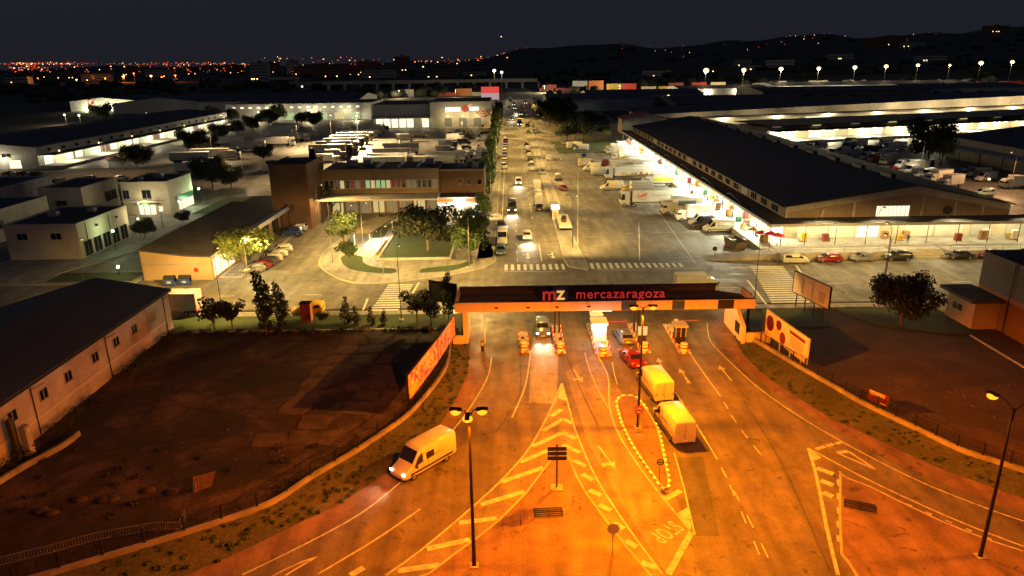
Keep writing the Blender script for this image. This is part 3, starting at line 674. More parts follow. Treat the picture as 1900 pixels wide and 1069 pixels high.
part(br, 'roof', 'roof_felt', lambda m: (m.box(-41.3, -16.2, 154.4, 167.6, 10.4, 10.48), m.box(-15.6, -6.2, 155.9, 167.6, 9.9, 9.98)))
part(br, 'parapet', 'brick_ochre', lambda m: (m.box(-41.6, -15.9, 153.95, 154.3, 10.4, 10.8), m.box(-15.9, -5.9, 155.45, 155.8, 9.9, 10.3)))
for x in (-29.5, -24.8, -20.6): part(br, 'skylight', 'frame_white', lambda m: m.obox((x, 160.5, 10.9), (.5, 9, .5), -.0))
part(br, 'skylight', 'frame_grey', lambda m: m.box(-12, -10, 160, 163, 9.98, 10.5))
rooftop(br, [(-36, 161, 2.4, 1.8, 1.3), (-33, 164, 1.6, 1.6, 1.0), (-18.5, 163, 2.0, 1.6, 1.2)], 10.48); rooftop(br, [(-8, 160, 1.4, 1.4, .9)], 9.98)
gl = ['glass_dark', 'glass_dark', 'glass_dark', 'window_yellow', 'glass_dark', 'window_red', 'window_dim', 'window_red', 'window_green', 'window_yellow', 'window_green', 'window_green', 'window_yellow', 'window_red', 'window_red', 'glass_dark', 'window_dim', 'window_dim', 'glass_dark', 'glass_dark', 'glass_dark', 'window_dim']
for k in range(22):
    x = -40.9+k*1.13; win(br, 'S', 154, x, x+.86, 6.6, 8.3, gl[k], 'window', 'frame_white', 1)
part(br, 'canopy', 'plaster_white', lambda m: m.box(-41.6, -15.6, 147.5, 158, 4.95, 5.3))
for k in range(7): part(br, 'canopy_post', 'metal_dark', lambda m: m.tube([(-40.5+k*4.1, 147.9, 0), (-40.5+k*4.1, 147.9, 4.95)], .11))
for k in range(8): win(br, 'S', 158, -40.6+k*3.1, -38.2+k*3.1, .4, 3.4, 'window_dim' if k % 3 else 'window_yellow', 'shop_window', 'frame_grey', 3)
for x in (-11.2, -9.2, -6.9): win(br, 'S', 155.5, x-.5, x+.5, 6.9, 8.0, 'glass_dark', mull=1)
re = thing('roadside_restaurant', 'lit restaurant front with red and orange sign strip beside the brick office', 'restaurant', (-11, 153, 0))
part(re, 'wall', 'plaster_cream', lambda m: m.box(-15.9, -6.1, 151.5, 155.44, 0, 3.8))
part(re, 'roof', 'roof_felt', lambda m: m.box(-16.1, -5.9, 150.9, 155.44, 4.9, 5.05))
part(re, 'fascia', 'frame_white', lambda m: m.box(-16.1, -5.9, 150.75, 151.0, 3.4, 4.9))
part(re, 'sign_band', 'sign_orange', lambda m: (m.box(-15.9, -12.4, 150.68, 150.75, 3.95, 4.5), m.box(-9.9, -6.3, 150.68, 150.75, 3.95, 4.5)))
part(re, 'sign_name', 'sign_white', lambda m: m.box(-12.4, -9.9, 150.66, 150.75, 3.85, 4.5))
part(re, 'light_strip', 'dock_glow' if 'dock_glow' in MATS else 'glow_dock', lambda m: m.box(-15.8, -6.2, 150.8, 151.0, 3.25, 3.38))
for k in range(8): win(re, 'S', 151.5, -15.6+k*1.18, -14.7+k*1.18, .5, 3.0, 'window_cream' if k % 3 != 2 else 'window_yellow', 'window', 'frame_grey', 1)
for k in range(3): 
    t = thing('cafe_table', 'red cafe table with parasol pole outside the restaurant, %s from the left' % ORD[k], 'table', (-14+k*2.6, 149.2, .0), 0, 'cafe tables outside the restaurant')
    m = MB(); m.tube([(0, 0, .72), (0, 0, .76)], .45, 10); m.build('table_top', 'red_paint', t); m = MB(); m.tube([(0, 0, .02), (0, 0, .72)], .05); m.build('leg', 'metal_dark', t)
# ---- market hall with long loading dock (centre right)
mk = thing('market_hall', 'huge dark-roofed wholesale market hall with brightly lit loading dock', 'market hall', (72, 205, 0))
X0, X1, Y0, Y1, EV, RG, XR = 50.0, 91.0, 125.6, 291, 6.9, 10.5, 73.4
m = MB()
for y in (Y0, Y1): m.add([(X0, y, 4.4), (X1, y, 4.4), (X1, y, EV), (XR, y, RG), (X0, y, EV)], [(0, 1, 2, 3, 4)])
m.add([(X0, Y0, 4.4), (X0, Y1, 4.4), (X0, Y1, EV), (X0, Y0, EV)], [(0, 1, 2, 3)]); m.add([(X1, Y0, 4.4), (X1, Y1, 4.4), (X1, Y1, EV), (X1, Y0, EV)], [(0, 1, 2, 3)])
m.build('upper_wall', 'cladding_brown', mk, True)
part(mk, 'gable_trim', 'concrete', lambda m: (m.add([(X0, Y0-.08, EV-1.0), (XR, Y0-.08, RG-1.3), (XR, Y0-.08, RG), (X0, Y0-.08, EV)], [(0, 1, 2, 3)]), m.add([(XR, Y0-.08, RG-1.3), (X1, Y0-.08, EV-1.0), (X1, Y0-.08, EV), (XR, Y0-.08, RG)], [(0, 1, 2, 3)]), [m.box(x-.18, x+.18, Y0-.12, Y0-.01, 4.4, EV+(RG-EV)*min(x-X0, (X1-x))/23.5-.9) for x in (50.3, 56.8, 62.5, 74.9, 81, 86)]))
a = MB(); pr = [(X0-.6, EV-.02), (XR, RG+.05), (X1+.6, EV-.02)]
vs = [(p[0], y, p[1]+dz) for y in (Y0-.5, Y1+.5) for dz in (0, .16) for p in pr]
a.add(vs, [(0, 1, 4, 3), (1, 2, 5, 4), (6, 7, 10, 9), (7, 8, 11, 10), (3, 4, 10, 9), (4, 5, 11, 10), (0, 1, 7, 6), (1, 2, 8, 7), (0, 3, 9, 6), (2, 5, 11, 8)])
a.build('roof', 'roof_sheet_x', mk, True)
for k in range(13): part(mk, 'ridge_vent', 'metal_dark', lambda m: m.box(XR-.5, XR+.5, 134+k*12, 138+k*12, RG+.05, RG+.75))
for k in range(7): part(mk, 'roof_light', 'frame_grey', lambda m: m.add([(55, 140+k*22, EV+.78+.14), (60, 140+k*22, EV+1.54+.14), (60, 141.3+k*22, EV+1.54+.14), (55, 141.3+k*22, EV+.78+.14)], [(0, 1, 2, 3)]))
part(mk, 'ground_floor', 'plaster_cream', lambda m: m.box(X0, X1, Y0+.1, Y1, 0, 4.4))
part(mk, 'dock_platform', 'concrete', lambda m: (m.box(43.6, X0, 118.6, Y1, 0, 1.12), m.box(X0, 104, 118.6, Y0+.1, 0, 1.12)))
part(mk, 'dock_edge', 'kerb_stone', lambda m: (m.box(43.5, 43.75, 118.5, Y1, 1.0, 1.16), m.box(43.75, 104, 118.5, 118.75, 1.0, 1.16)))
part(mk, 'canopy', 'roof_felt', lambda m: (m.box(45.6, X0, 120.2, Y1+3, 4.75, 4.95), m.box(X0, 103, 120.2, Y0, 4.75, 4.95)))
part(mk, 'canopy_edge', 'cladding_grey', lambda m: (m.box(45.45, 45.6, 120.05, Y1+3, 4.55, 5.05), m.box(45.6, 103, 120.05, 120.2, 4.55, 5.05)))
for k in range(24): part(mk, 'canopy_post', 'metal_dark', lambda m: m.tube([(46.0, 121+k*7.3, 1.12), (46.0, 121+k*7.3, 4.75)], .09))
for k in range(10): part(mk, 'canopy_post', 'metal_dark', lambda m: m.tube([(52+k*5.4, 120.5, 1.12), (52+k*5.4, 120.5, 4.75)], .07))
for k in range(27):
    y = 129+k*6; gm = 'glass_dark' if k not in (3, 11, 19) else 'window_dim'
    win(mk, 'W', X0, y, y+3.4, 5.25, 6.5, gm, 'clerestory_window', 'frame_grey', 3, pane=True)
for k in range(26):
    y = 127.5+k*6.2; win(mk, 'W', X0, y, y+4.2, 1.2, 4.1, ['window_cream', 'window_cream', 'window_yellow', 'window_green', 'window_cream'][k % 5], 'stall_opening', 'frame_white', 3)
win(mk, 'S', Y0, 66.6, 72.6, 5.0, 6.9, 'window_cream', 'gable_window', 'frame_grey', 8)
win(mk, 'S', Y0+.1, 63.6, 67.6, 1.15, 4.0, 'window_cream', 'doorway', 'frame_white', 1)
for x0, x1 in ((52.5, 58), (58.5, 63), (72.5, 77.5), (78, 83)): part(mk, 'wall_panel', 'cladding_white', lambda m: m.box(x0, x1, Y0-.05, Y0+.1, 1.15, 4.2))
part(mk, 'shutter', 'shutter_metal', lambda m: m.box(84.5, 87.5, Y0-.08, Y0+.1, 1.15, 4.0)); part(mk, 'shutter', 'shutter_metal', lambda m: m.box(91, 97, Y0-.08, Y0+.1, 1.15, 4.0))
part(mk, 'round_vent', 'metal_dark', lambda m: m.tube([(79.6, Y0-.25, 6.0), (79.6, Y0, 6.0)], .8, 14))
for k in range(26): part(mk, 'dock_light', 'glow_dock', lambda m: m.box(48.2, 48.5, 124+k*6.4, 126+k*6.4, 4.6, 4.68))
for k in range(8): part(mk, 'dock_light', 'glow_dock', lambda m: m.box(51+k*6.2, 53+k*6.2, 123.6, 123.9, 4.6, 4.68))
# retaining wall of the dock along the street with its stairs
rw = thing('retaining_wall', 'stained concrete retaining wall with steps behind the parked street cars', 'wall', (74, 114.8, 0))
part(rw, 'wall', 'concrete_dirty', lambda m: (m.box(45, 65.2, 114.6, 115.0, 0, 1.25), m.box(74.5, 104, 114.6, 115.0, 0, 1.25), m.box(65.2, 65.6, 114.6, 118.5, 0, 1.25), m.box(74.1, 74.5, 114.6, 118.5, 0, 1.25)))
part(rw, 'terrace', 'concrete', lambda m: (m.box(45, 65.2, 115.0, 118.5, 0, 1.1), m.box(74.5, 104, 115.0, 118.5, 0, 1.1)))
part(rw, 'landing', 'concrete', lambda m: (m.box(65.6, 74.1, 116.6, 118.5, 0, 1.1)))
part(rw, 'steps', 'kerb_stone', lambda m: [m.box(65.6, 74.1, 115.0+.32*k, 115.32+.32*k, 0, .2*(k+1)) for k in range(5)])
def rail(name, label, pts, h=1.0, m_='metal_pole', z=1.1, n=None):
    r = thing(name, label, 'railing', (pts[0][0], pts[0][1], z))
    part(r, 'rails', m_, lambda m: [m.tube([(p[0], p[1], z+hh) for p in pts], .03, 5) for hh in (h, h*.55)])
    L = math.dist(pts[0], pts[-1]); n = n or max(2, int(L/2.5))
    part(r, 'posts', m_, lambda m: [m.tube([(p[0], p[1], z), (p[0], p[1], z+h)], .035, 5) for p in resample(pts, n)])
rail('railing', 'thin steel railing along the retaining wall, left of the steps', [(45, 114.8), (65.2, 114.8)], z=1.25)
rail('railing', 'thin steel railing along the retaining wall, right of the steps', [(74.5, 114.8), (104, 114.8)], z=1.25)
rp = thing('dock_ramp', 'sloping concrete ramp up to the dock beside the skip', 'ramp', (40, 119, 0))
part(rp, 'slope', 'concrete_dirty', lambda m: m.add([(33, 114.9, .03), (45, 114.9, 1.1), (45, 118.4, 1.1), (33, 118.4, .03), (45, 114.9, .03), (45, 118.4, .03)], [(0, 1, 2, 3), (0, 4, 1), (3, 2, 5), (1, 4, 5, 2)]))
# ---- toll gate canopy
mat('purple_dark', (.045, .032, .05), .6, var=.35, scale=.3)
gt = thing('entrance_canopy', 'long pale-fronted entrance canopy over the toll lanes carrying big red letters', 'canopy', (11.3, 82, 0))
gx0, gx1, gy0, gy1, zb, zt = -6.9, 29.2, 79.3, 85.6, 4.22, 5.42
part(gt, 'fascia', 'fascia_pink', lambda m: (m.box(gx0, gx1, gy0, gy0+.22, zb, zt), m.box(gx0, gx0+.22, gy0+.22, gy1, zb, zt), m.box(gx1-.22, gx1, gy0+.22, gy1-1.5, zb, zt), None))
part(gt, 'rear_parapet', 'purple_dark', lambda m: m.box(gx0+.22, gx1-3.0, gy1, gy1+.22, zb, zt))  # parapet and backing panel: shade of the unlit inside put into the colour
part(gt, 'backing_panel', 'purple_dark', lambda m: m.box(gx0+.3, gx1-3.2, gy1-.12, gy1-.02, zb+.3, zt-.02))
part(gt, 'roof_deck', 'roof_felt', lambda m: m.prism([(gx0+.22, gy0+.22), (gx1-.22, gy0+.22), (gx1-.22, gy1-1.5), (gx1-3.0, gy1), (gx0+.22, gy1)], zb+.1, zb+.28))
part(gt, 'fascia_cap', 'metal_dark', lambda m: (m.box(gx0-.05, gx1+.05, gy0-.05, gy0+.25, zt, zt+.05)))
for x in (-1.9, 1.9, 5.4, 9.2): part(gt, 'spotlight', 'metal_black', lambda m: m.box(x-.18, x+.18, gy0-.25, gy0, zb+.5, zb+.62))
for x0, x1, mm in ((13.1, 14.9, 'blue_paint'), (19.2, 20.7, 'blue_paint'), (24.7, 26.6, 'metal_dark')): part(gt, 'banner', mm, lambda m: m.box(x0, x1, gy0-.04, gy0, zb+.03, zt-.05))
part(gt, 'neon_strip', 'glow_window_cream', lambda m: m.box(9.6, 12.0, gy0-.05, gy0+.1, zb-.12, zb-.04)) if 'glow_window_cream' in MATS else None
for x, pair in ((5.6, True), (15.6, True)):
    for dx in (-.28, .28): part(gt, 'column', 'metal_dark', lambda m: m.box(x+dx-.11, x+dx+.11, 82.4, 82.7, .1, zb+.1))
part(gt, 'end_pier', 'fascia_pink', lambda m: m.box(-6.0, -5.4, 79.4, 85.2, 0, zb)); part(gt, 'end_pier', 'fascia_pink', lambda m: (m.add([(27.6, 78.3, 0), (27.6, 85.6, 0), (27.6, 85.6, 4.2), (27.6, 82.4, 4.2), (27.6, 78.3, 2.2), (28.0, 78.3, 0), (28.0, 85.6, 0), (28.0, 85.6, 4.2), (28.0, 82.4, 4.2), (28.0, 78.3, 2.2)], [(0, 1, 2, 3, 4), (5, 6, 7, 8, 9), (0, 4, 9, 5), (4, 3, 8, 9), (3, 2, 7, 8), (1, 6, 7, 2)])))
part(gt, 'end_wall', 'fascia_pink', lambda m: (m.box(-8.6, -6.0, 79.2, 79.5, 0, 1.2), m.box(28.0, 31.0, 78.6, 78.9, 0, 1.3)))
part(gt, 'pier_opening', 'metal_black', lambda m: m.box(27.55, 27.6, 79.4, 81.0, .8, 2.2))
for x in (28.4, 30.4): part(gt, 'column', 'metal_dark', lambda m: m.box(x-.15, x+.15, 84.6, 84.9, 0, zb+.1))
bt = thing('rooftop_sign', 'red standing letters reading mz mercazaragoza on the entrance canopy roof', 'sign', (11.3, 82.2, zb+.28))
part(bt, 'sign_frame', 'metal_dark', lambda m: ([m.tube([(x, 82.3, zb+.28), (x, 82.3, zb+1.9)], .04, 5) for x in (4.2, 6.2, 8.2, 10.4, 12.6, 14.8, 17, 19)], m.box(3.2, 19.9, 82.28, 82.34, zb+.42, zb+.5), m.box(3.2, 19.9, 82.28, 82.34, zb+1.55, zb+1.61)))
part(bt, 'logo_panel', 'blue_paint', lambda m: m.box(5.0, 6.9, 82.24, 82.3, zb+.35, zb+2.15))
def bl(name, body, size, mm, x, z, sp=1.0, b=0.0):
    o = text_obj(name, body, size, mm, bt, (x-bt.location.x, 82.12-bt.location.y, z-bt.location.z), (math.pi/2, 0, 0), .05, sp, b); return o
emi('sign_yellow', (1, .55, .12), .9)
bl('lettering', 'm', 2.4, 'glow_sign_red', 4.6, zb+.45, 1, .03)
bl('logo_letter', 'z', 2.5, 'glow_sign_yellow', 6.0, zb+.5, 1, .02)
bl('lettering', 'mercazaragoza', 1.68, 'glow_sign_red', 13.4, zb+.62, 1.10, .012)
# ---- right edge: brown building
rb = thing('brown_building', 'dark brown industrial building with lean-to porch at the right edge', 'building', (70, 76, 0))
part(rb, 'lower_wall', 'brick_brown', lambda m: m.box(60.8, 96, 60, 86.6, 0, 4.6)); part(rb, 'upper_wall', 'purple_dark', lambda m: m.box(60.75, 96, 59.9, 86.65, 4.6, 8.9))
part(rb, 'roof', 'roof_felt', lambda m: m.box(60.7, 96, 59.8, 86.7, 8.9, 9.05))
part(rb, 'porch', 'brick_ochre', lambda m: m.box(57.6, 60.74, 82, 87.4, 0, 3.7)); part(rb, 'porch_roof', 'roof_felt', lambda m: m.box(56.6, 60.74, 81.2, 88.0, 3.7, 4.1))
win(rb, 'W', 57.6, 84.2, 86.2, 1.6, 2.5, 'glass_dark')
part(rb, 'downpipe', 'metal_dark', lambda m: m.tube([(60.6, 80.6, 0), (60.6, 80.6, 8.8)], .07))
part(rb, 'kerb', 'kerb_stone', lambda m: m.box(56.2, 56.5, 58, 80, 0, .14))

# ---- background left: lit long warehouse
lw = thing('long_warehouse', 'long low warehouse with a brightly lit row of shop bays receding on the left', 'warehouse', (-175, 315, 0))
LWX = -160.0
m = MB()
for y in (240, 408): m.add([(-207, y, 0), (LWX, y, 0), (LWX, y, 7.2), (-182, y, 9.2), (-207, y, 7.2)], [(0, 1, 2, 3, 4)])
for x in (-207, LWX): m.add([(x, 240, 0), (x, 408, 0), (x, 408, 7.2), (x, 240, 7.2)], [(0, 1, 2, 3)])
m.build('wall', 'cladding_grey', lw, True)
part(lw, 'roof', 'roof_sheet_x', lambda m: m.add([(-207.6, 239.5, 7.2), (-182, 239.5, 9.3), (-159.6, 239.5, 7.3), (-207.6, 408.5, 7.2), (-182, 408.5, 9.3), (-159.6, 408.5, 7.3)], [(0, 1, 4, 3), (1, 2, 5, 4)]))
part(lw, 'canopy', 'roof_felt', lambda m: m.box(LWX, -155, 242, 408, 4.3, 4.5)); part(lw, 'platform', 'concrete', lambda m: m.box(LWX, -152, 240, 408, 0, 1.0))
for k in range(27): win(lw, 'E', LWX, 243+k*6, 247.6+k*6, 1.1, 3.9, ['window_cream', 'window_yellow', 'window_cream', 'window_cream', 'window_green', 'window_cream', 'window_red'][k % 7], 'shop_bay', 'frame_white', 1)
for k in range(20): win(lw, 'E', LWX, 246+k*8, 248+k*8, 5.2, 6.2, 'glass_dark', 'window', 'frame_grey', 1)
for k in range(5): win(lw, 'S', 240, -204+k*8, -201+k*8, 4.0, 5.2, 'glass_dark', 'window', 'frame_grey', 2)
for k, x in enumerate((-196, -188, -178, -170)): win(lw, 'S', 240, x, x+4, .3, 3.0, ['window_cream', 'window_yellow', 'window_yellow', 'window_cream'][k], 'shop_bay', 'frame_white', 2)
for k in range(7): part(lw, 'wall_lamp', 'glow_warm', lambda m: m.ball((-158.6, 250+k*25, 4.9), .35))
part(lw, 'wall_lamp', 'glow_warm', lambda m: m.ball((-186, 239, 3.6), .35))
# floodlit pale gable hall and grey sheds behind
fl = hall('floodlit_hall', 'floodlit white gabled hall with faint square logo far left', -337, -286, 556, 620, 7.5, 10.0, 'cladding_white', 'roof_sheet_x', cat='hall')
part(fl, 'logo', 'red_paint', lambda m: (m.box(-323, -317, 555.8, 556, 8.2, 8.6), m.box(-323, -322.4, 555.8, 556, 4.0, 8.2), m.box(-323, -317, 555.8, 556, 3.6, 4.0), m.box(-320.5, -318.5, 555.8, 556, 5.2, 7.0)))
hall('grey_shed', 'wide unlit grey shed right of the floodlit hall', -285, -216, 520, 600, 7.2, 11, 'cladding_grey', 'roof_sheet_x', cat='warehouse')
hall('grey_shed', 'long grey shed with pale front behind the truck park trees', -215, -104, 500, 570, 8.5, 12, 'cladding_grey', 'roof_sheet', axis='X', cat='warehouse')
sl = block('dock_shed', 'grey depot with a lit loading wall and high slot windows behind the trailer park', -172, -84, 438, 482, 9.5, 'cladding_grey', 'roof_felt', 'warehouse')
for k in range(16): win(sl, 'S', 438, -168+k*5, -166+k*5, 7.2, 8.2, 'window_cream', 'slot_window', 'frame_white', 1)
for k in range(6): win(sl, 'S', 438, -146+k*10, -141+k*10, .5, 4.4, 'window_green' if k % 2 else 'window_yellow', 'dock_door', 'frame_white', 1)
for x in (-142, -120, -100): part(sl, 'wall_lamp', 'glow_warm', lambda m: m.ball((x, 437, 6), .45))
fd = thing('fruit_depot', 'fruit depot with glowing white sign, red round logo and three lit dock doors', 'depot', (-42, 395, 0))
part(fd, 'wall', 'cladding_grey', lambda m: m.box(-71, -41, 374, 410, 0, 12)); part(fd, 'sign_wall', 'cladding_white', lambda m: m.box(-41, -10, 372, 410, 0, 13.2)); part(fd, 'roof', 'roof_felt', lambda m: (m.box(-70.8, -41, 374.2, 409.8, 12, 12.15), m.box(-40.8, -10.2, 372.2, 409.8, 13.2, 13.35)))
part(fd, 'canopy', 'cladding_grey', lambda m: m.box(-71, -41, 369, 374, 5.4, 6.2))
for k in range(7): win(fd, 'S', 374, -69.5+k*4, -66.1+k*4, .4, 4.8, 'window_cream' if k != 5 else 'window_dim', 'shop_window', 'frame_grey', 1)
for k in range(3): win(fd, 'S', 372, -33.5+k*7.6, -30.1+k*7.6, 1.0, 4.9, 'window_dim', 'dock_door', 'metal_dark', 1); part(fd, 'wall_lamp', 'glow_warm', lambda m: m.ball((-31.8+k*7.6, 371, 6.4), .5))
part(fd, 'sign_letters', 'glow_sign_white', lambda m: [m.box(-33+k*1.6, -31.9+k*1.6, 371.8, 372, 8.3, 10.3) for k in range(5)]+[m.box(-20.6+k*1.2, -19.7+k*1.2, 371.8, 372, 8.8, 10.4) for k in range(4)])
part(fd, 'sign_logo', 'glow_sign_red', lambda m: m.tube([(-22.8, 371.7, 9.6), (-22.8, 371.95, 9.6)], 1.7, 16)); part(fd, 'sign_leaf', 'glow_window_green' if False else 'glow_sign_yellow', lambda m: m.obox((-20.6, 371.8, 11.4), (2.4, .2, .8), 0, 0, Matrix.Rotation(R(-35), 3, 'Y')))
part(fd, 'swirl_logo', 'red_paint', lambda m: [m.tube([(-13.6+rr*math.cos(t/8*math.pi*.9), 371.9, 9.2-rr*math.sin(t/8*math.pi*.9)) for t in range(9)], .28, 5) for rr in (1.2, 2.4, 3.6)])
part(fd, 'dock_apron', 'concrete', lambda m: m.box(-36, -10, 366, 372, 0, .25))
# billboard by the avenue and service kiosk
bb = thing('billboard', 'tall red and white lit billboard at the far end of the avenue', 'billboard', (-7.5, 440, 0))
part(bb, 'panel', 'bb_red', lambda m: m.box(-17, -6.2, 440, 440.5, 14.3, 18)); part(bb, 'lower_panel', 'bb_white', lambda m: m.box(-17, -6.2, 440, 440.5, 10.4, 14.3))
part(bb, 'leg', 'metal_dark', lambda m: m.box(-15, -14.4, 440.1, 440.4, 0, 10.4)); part(bb, 'leg', 'metal_dark', lambda m: m.box(-8.4, -7.8, 440.1, 440.4, 0, 10.4))

# ---- background right
for i, (x0, x1, y0, y1, e, r, w, lab, ax) in enumerate([
    (25, 95, 480, 540, 8, 10.5, 'cladding_grey', 'low grey shed behind the dark trees, right of the avenue', 'X'),
    (60, 150, 560, 610, 7, 9.5, 'cladding_grey', 'long grey shed below the coloured containers', 'X'),
    (100, 175, 430, 500, 7, 10, 'roof_sheet', 'dim shed with a broad dark roof behind the bright white row', 'X'),
    (175, 290, 500, 560, 10, 12, 'cladding_brown', 'tall brown windowless warehouse in the right background', 'X'),
    (292, 380, 520, 590, 10, 12, 'cladding_grey', 'grey-blue warehouse with small dark windows in the right background', 'X'),
    (395, 480, 515, 570, 9, 11, 'brick_ochre', 'ochre building with a dark notch at the far right', 'X'),
    (150, 230, 640, 690, 7, 9, 'cladding_grey', 'low grey shed under the row of floodlights', 'X'),
    (240, 420, 650, 720, 8, 10, 'cladding_grey', 'very long dim shed beneath the row of floodlights', 'X')]):
    h = hall('warehouse', lab, x0, x1, y0, y1, e, r, w, 'roof_sheet', axis=ax)
    if i in (4, 3, 5):
        for k in range(4): win(h, 'S', y0, x0+12+k*16, x0+17+k*16, e-3.5, e-2, 'glass_dark', 'window', 'frame_grey', 1)
hr = hall('red_gabled_house', 'small gabled building with red tiled roof at the far end of the market hall', 52, 72, 330, 345, 6.5, 9, 'plaster_cream', 'roof_tiles' if False else 'red_paint', axis='Y', cat='house')
wr = thing('white_stall_row', 'long white-fronted row of lit stalls crossing behind the market hall', 'building', (180, 390, 0))
part(wr, 'wall', 'plaster_white', lambda m: m.add([(64, 355, 0), (310, 425, 0), (310, 425, 9.5), (64, 355, 6.5), (64, 385, 0), (310, 455, 0), (310, 455, 9.5), (64, 385, 6.5)], [(0, 1, 2, 3), (4, 5, 6, 7), (0, 3, 7, 4), (1, 5, 6, 2)]))
part(wr, 'roof', 'roof_sheet', lambda m: m.add([(63, 354, 6.7), (311, 424, 9.7), (311, 456, 11.0), (63, 386, 8.0)], [(0, 1, 2, 3)]))
def along(u, d=0, a=(64, 355), b=(310, 425)):
    L = math.dist(a, b); nx, ny = (b[1]-a[1])/L, -(b[0]-a[0])/L; return (a[0]+(b[0]-a[0])*u+nx*d, a[1]+(b[1]-a[1])*u+ny*d)
ang = math.atan2(70, 246)
for k in range(15):
    p = along(.03+.062*k, .15); part(wr, 'stall_opening', ['window_yellow', 'window_cream', 'window_dim', 'window_yellow', 'window_dim'][k % 5], lambda m: m.obox((p[0], p[1], 1.6), (12, .15, 1.5), ang))
part(wr, 'canopy', 'roof_felt', lambda m: m.obox((along(.5, 3)[0], along(.5, 3)[1], 4.4), (250, 6, .25), ang))
dr = thing('dark_roofed_row', 'long dark-roofed market row with blazing stalls behind the van yard', 'building', (170, 310, 0))
A2, B2 = (104, 288), (262, 333)
ang2 = math.atan2(B2[1]-A2[1], B2[0]-A2[0]); L2 = math.dist(A2, B2)
def a2(u, d=0): return along(u, d, A2, B2)
part(dr, 'wall', 'plaster_cream', lambda m: m.obox((a2(.5, -10)[0], a2(.5, -10)[1], 2.9), (L2, 20, 5.8), ang2)); part(dr, 'roof', 'roof_sheet', lambda m: m.obox((a2(.5, -8)[0], a2(.5, -8)[1], 6.9), (L2+4, 27, .3), ang2))
part(dr, 'upper_wall', 'cladding_brown', lambda m: m.obox((a2(.5, -.5)[0], a2(.5, -.5)[1], 6.2), (L2, 1.5, 1.3), ang2)); part(dr, 'canopy', 'roof_felt', lambda m: m.obox((a2(.5, 3)[0], a2(.5, 3)[1], 4.7), (L2, 7, .2), ang2))
part(dr, 'platform', 'concrete', lambda m: m.obox((a2(.5, 4)[0], a2(.5, 4)[1], .5), (L2, 9, 1.0), ang2))
for k in range(26):
    p = a2(.02+.0385*k, .1); part(dr, 'stall_opening', ['glow_window_cream', 'glow_window_cream', 'glow_stall_orange', 'glow_window_cream', 'glow_window_green', 'glow_window_yellow', 'glow_stall_orange'][k % 7] if 'glow_stall_orange' in MATS else 'glow_window_cream', lambda m: m.obox((p[0], p[1], 2.7), (4.8, .2, 3.0), ang2))
    if k % 3 == 0: p = a2(.02+.0385*k, 1.2); part(dr, 'sign_panel', 'glow_window_yellow' if k % 2 else 'glow_window_dim', lambda m: m.obox((p[0], p[1], 6.2), (4, .2, .7), ang2))
    p = a2(.02+.0385*k, 5.5); part(dr, 'dock_light', 'glow_dock', lambda m: m.obox((p[0], p[1], 4.5), (1.6, .3, .1), ang2))
r2 = hall('dark_hall', 'second dark-roofed market hall cut by the right edge of the photo', 147, 210, 150, 238, 6.9, 11.5, 'plaster_cream', 'roof_sheet_x', axis='Y', rx=185, cat='market hall')
part(r2, 'canopy', 'concrete', lambda m: m.box(141, 147, 150, 238, 4.4, 4.7))
for k in range(9): part(r2, 'canopy_post', 'metal_dark', lambda m: m.tube([(141.4, 152+k*10, 0), (141.4, 152+k*10, 4.4)], .15))
# railway viaduct and containers
vd = thing('railway_viaduct', 'long low concrete railway viaduct crossing the background behind the avenue', 'viaduct', (-30, 900, 0))
part(vd, 'deck', 'concrete', lambda m: (m.box(-230, 35, 900, 906, 7.5, 10.5))); part(vd, 'parapet', 'concrete', lambda m: m.box(-230, 35, 899.6, 900, 10.3, 11.5))
for k in range(14): part(vd, 'pier', 'concrete', lambda m: m.box(-225+k*20, -222+k*20, 901, 905, 0, 7.5))
mat('box_orange', (.55, .18, .04), .6, var=.15, scale=.3); mat('box_red', (.42, .04, .03), .6, var=.15, scale=.3); mat('box_yellow', (.6, .42, .08), .6, var=.15, scale=.3)
mat('box_grey', (.42, .42, .44), .6, var=.15, scale=.3); mat('box_cream', (.6, .52, .38), .6, var=.15, scale=.3); mat('box_maroon', (.20, .03, .03), .6, var=.15, scale=.3)
cproto = {}
def container(mm):
    if mm in cproto: return cproto[mm]
    m = MB(); m.box(-6, 6, 0, 2.5, 0, 2.6)
    for k in range(30): m.box(-5.9+k*.4, -5.75+k*.4, -.04, 0, .12, 2.45)
    for x in (-6, 5.85): m.box(x, x+.15, -.07, -.04, 0, 2.6)
    o = m.build('shipping_container', 'box_'+mm); cproto[mm] = o; return o
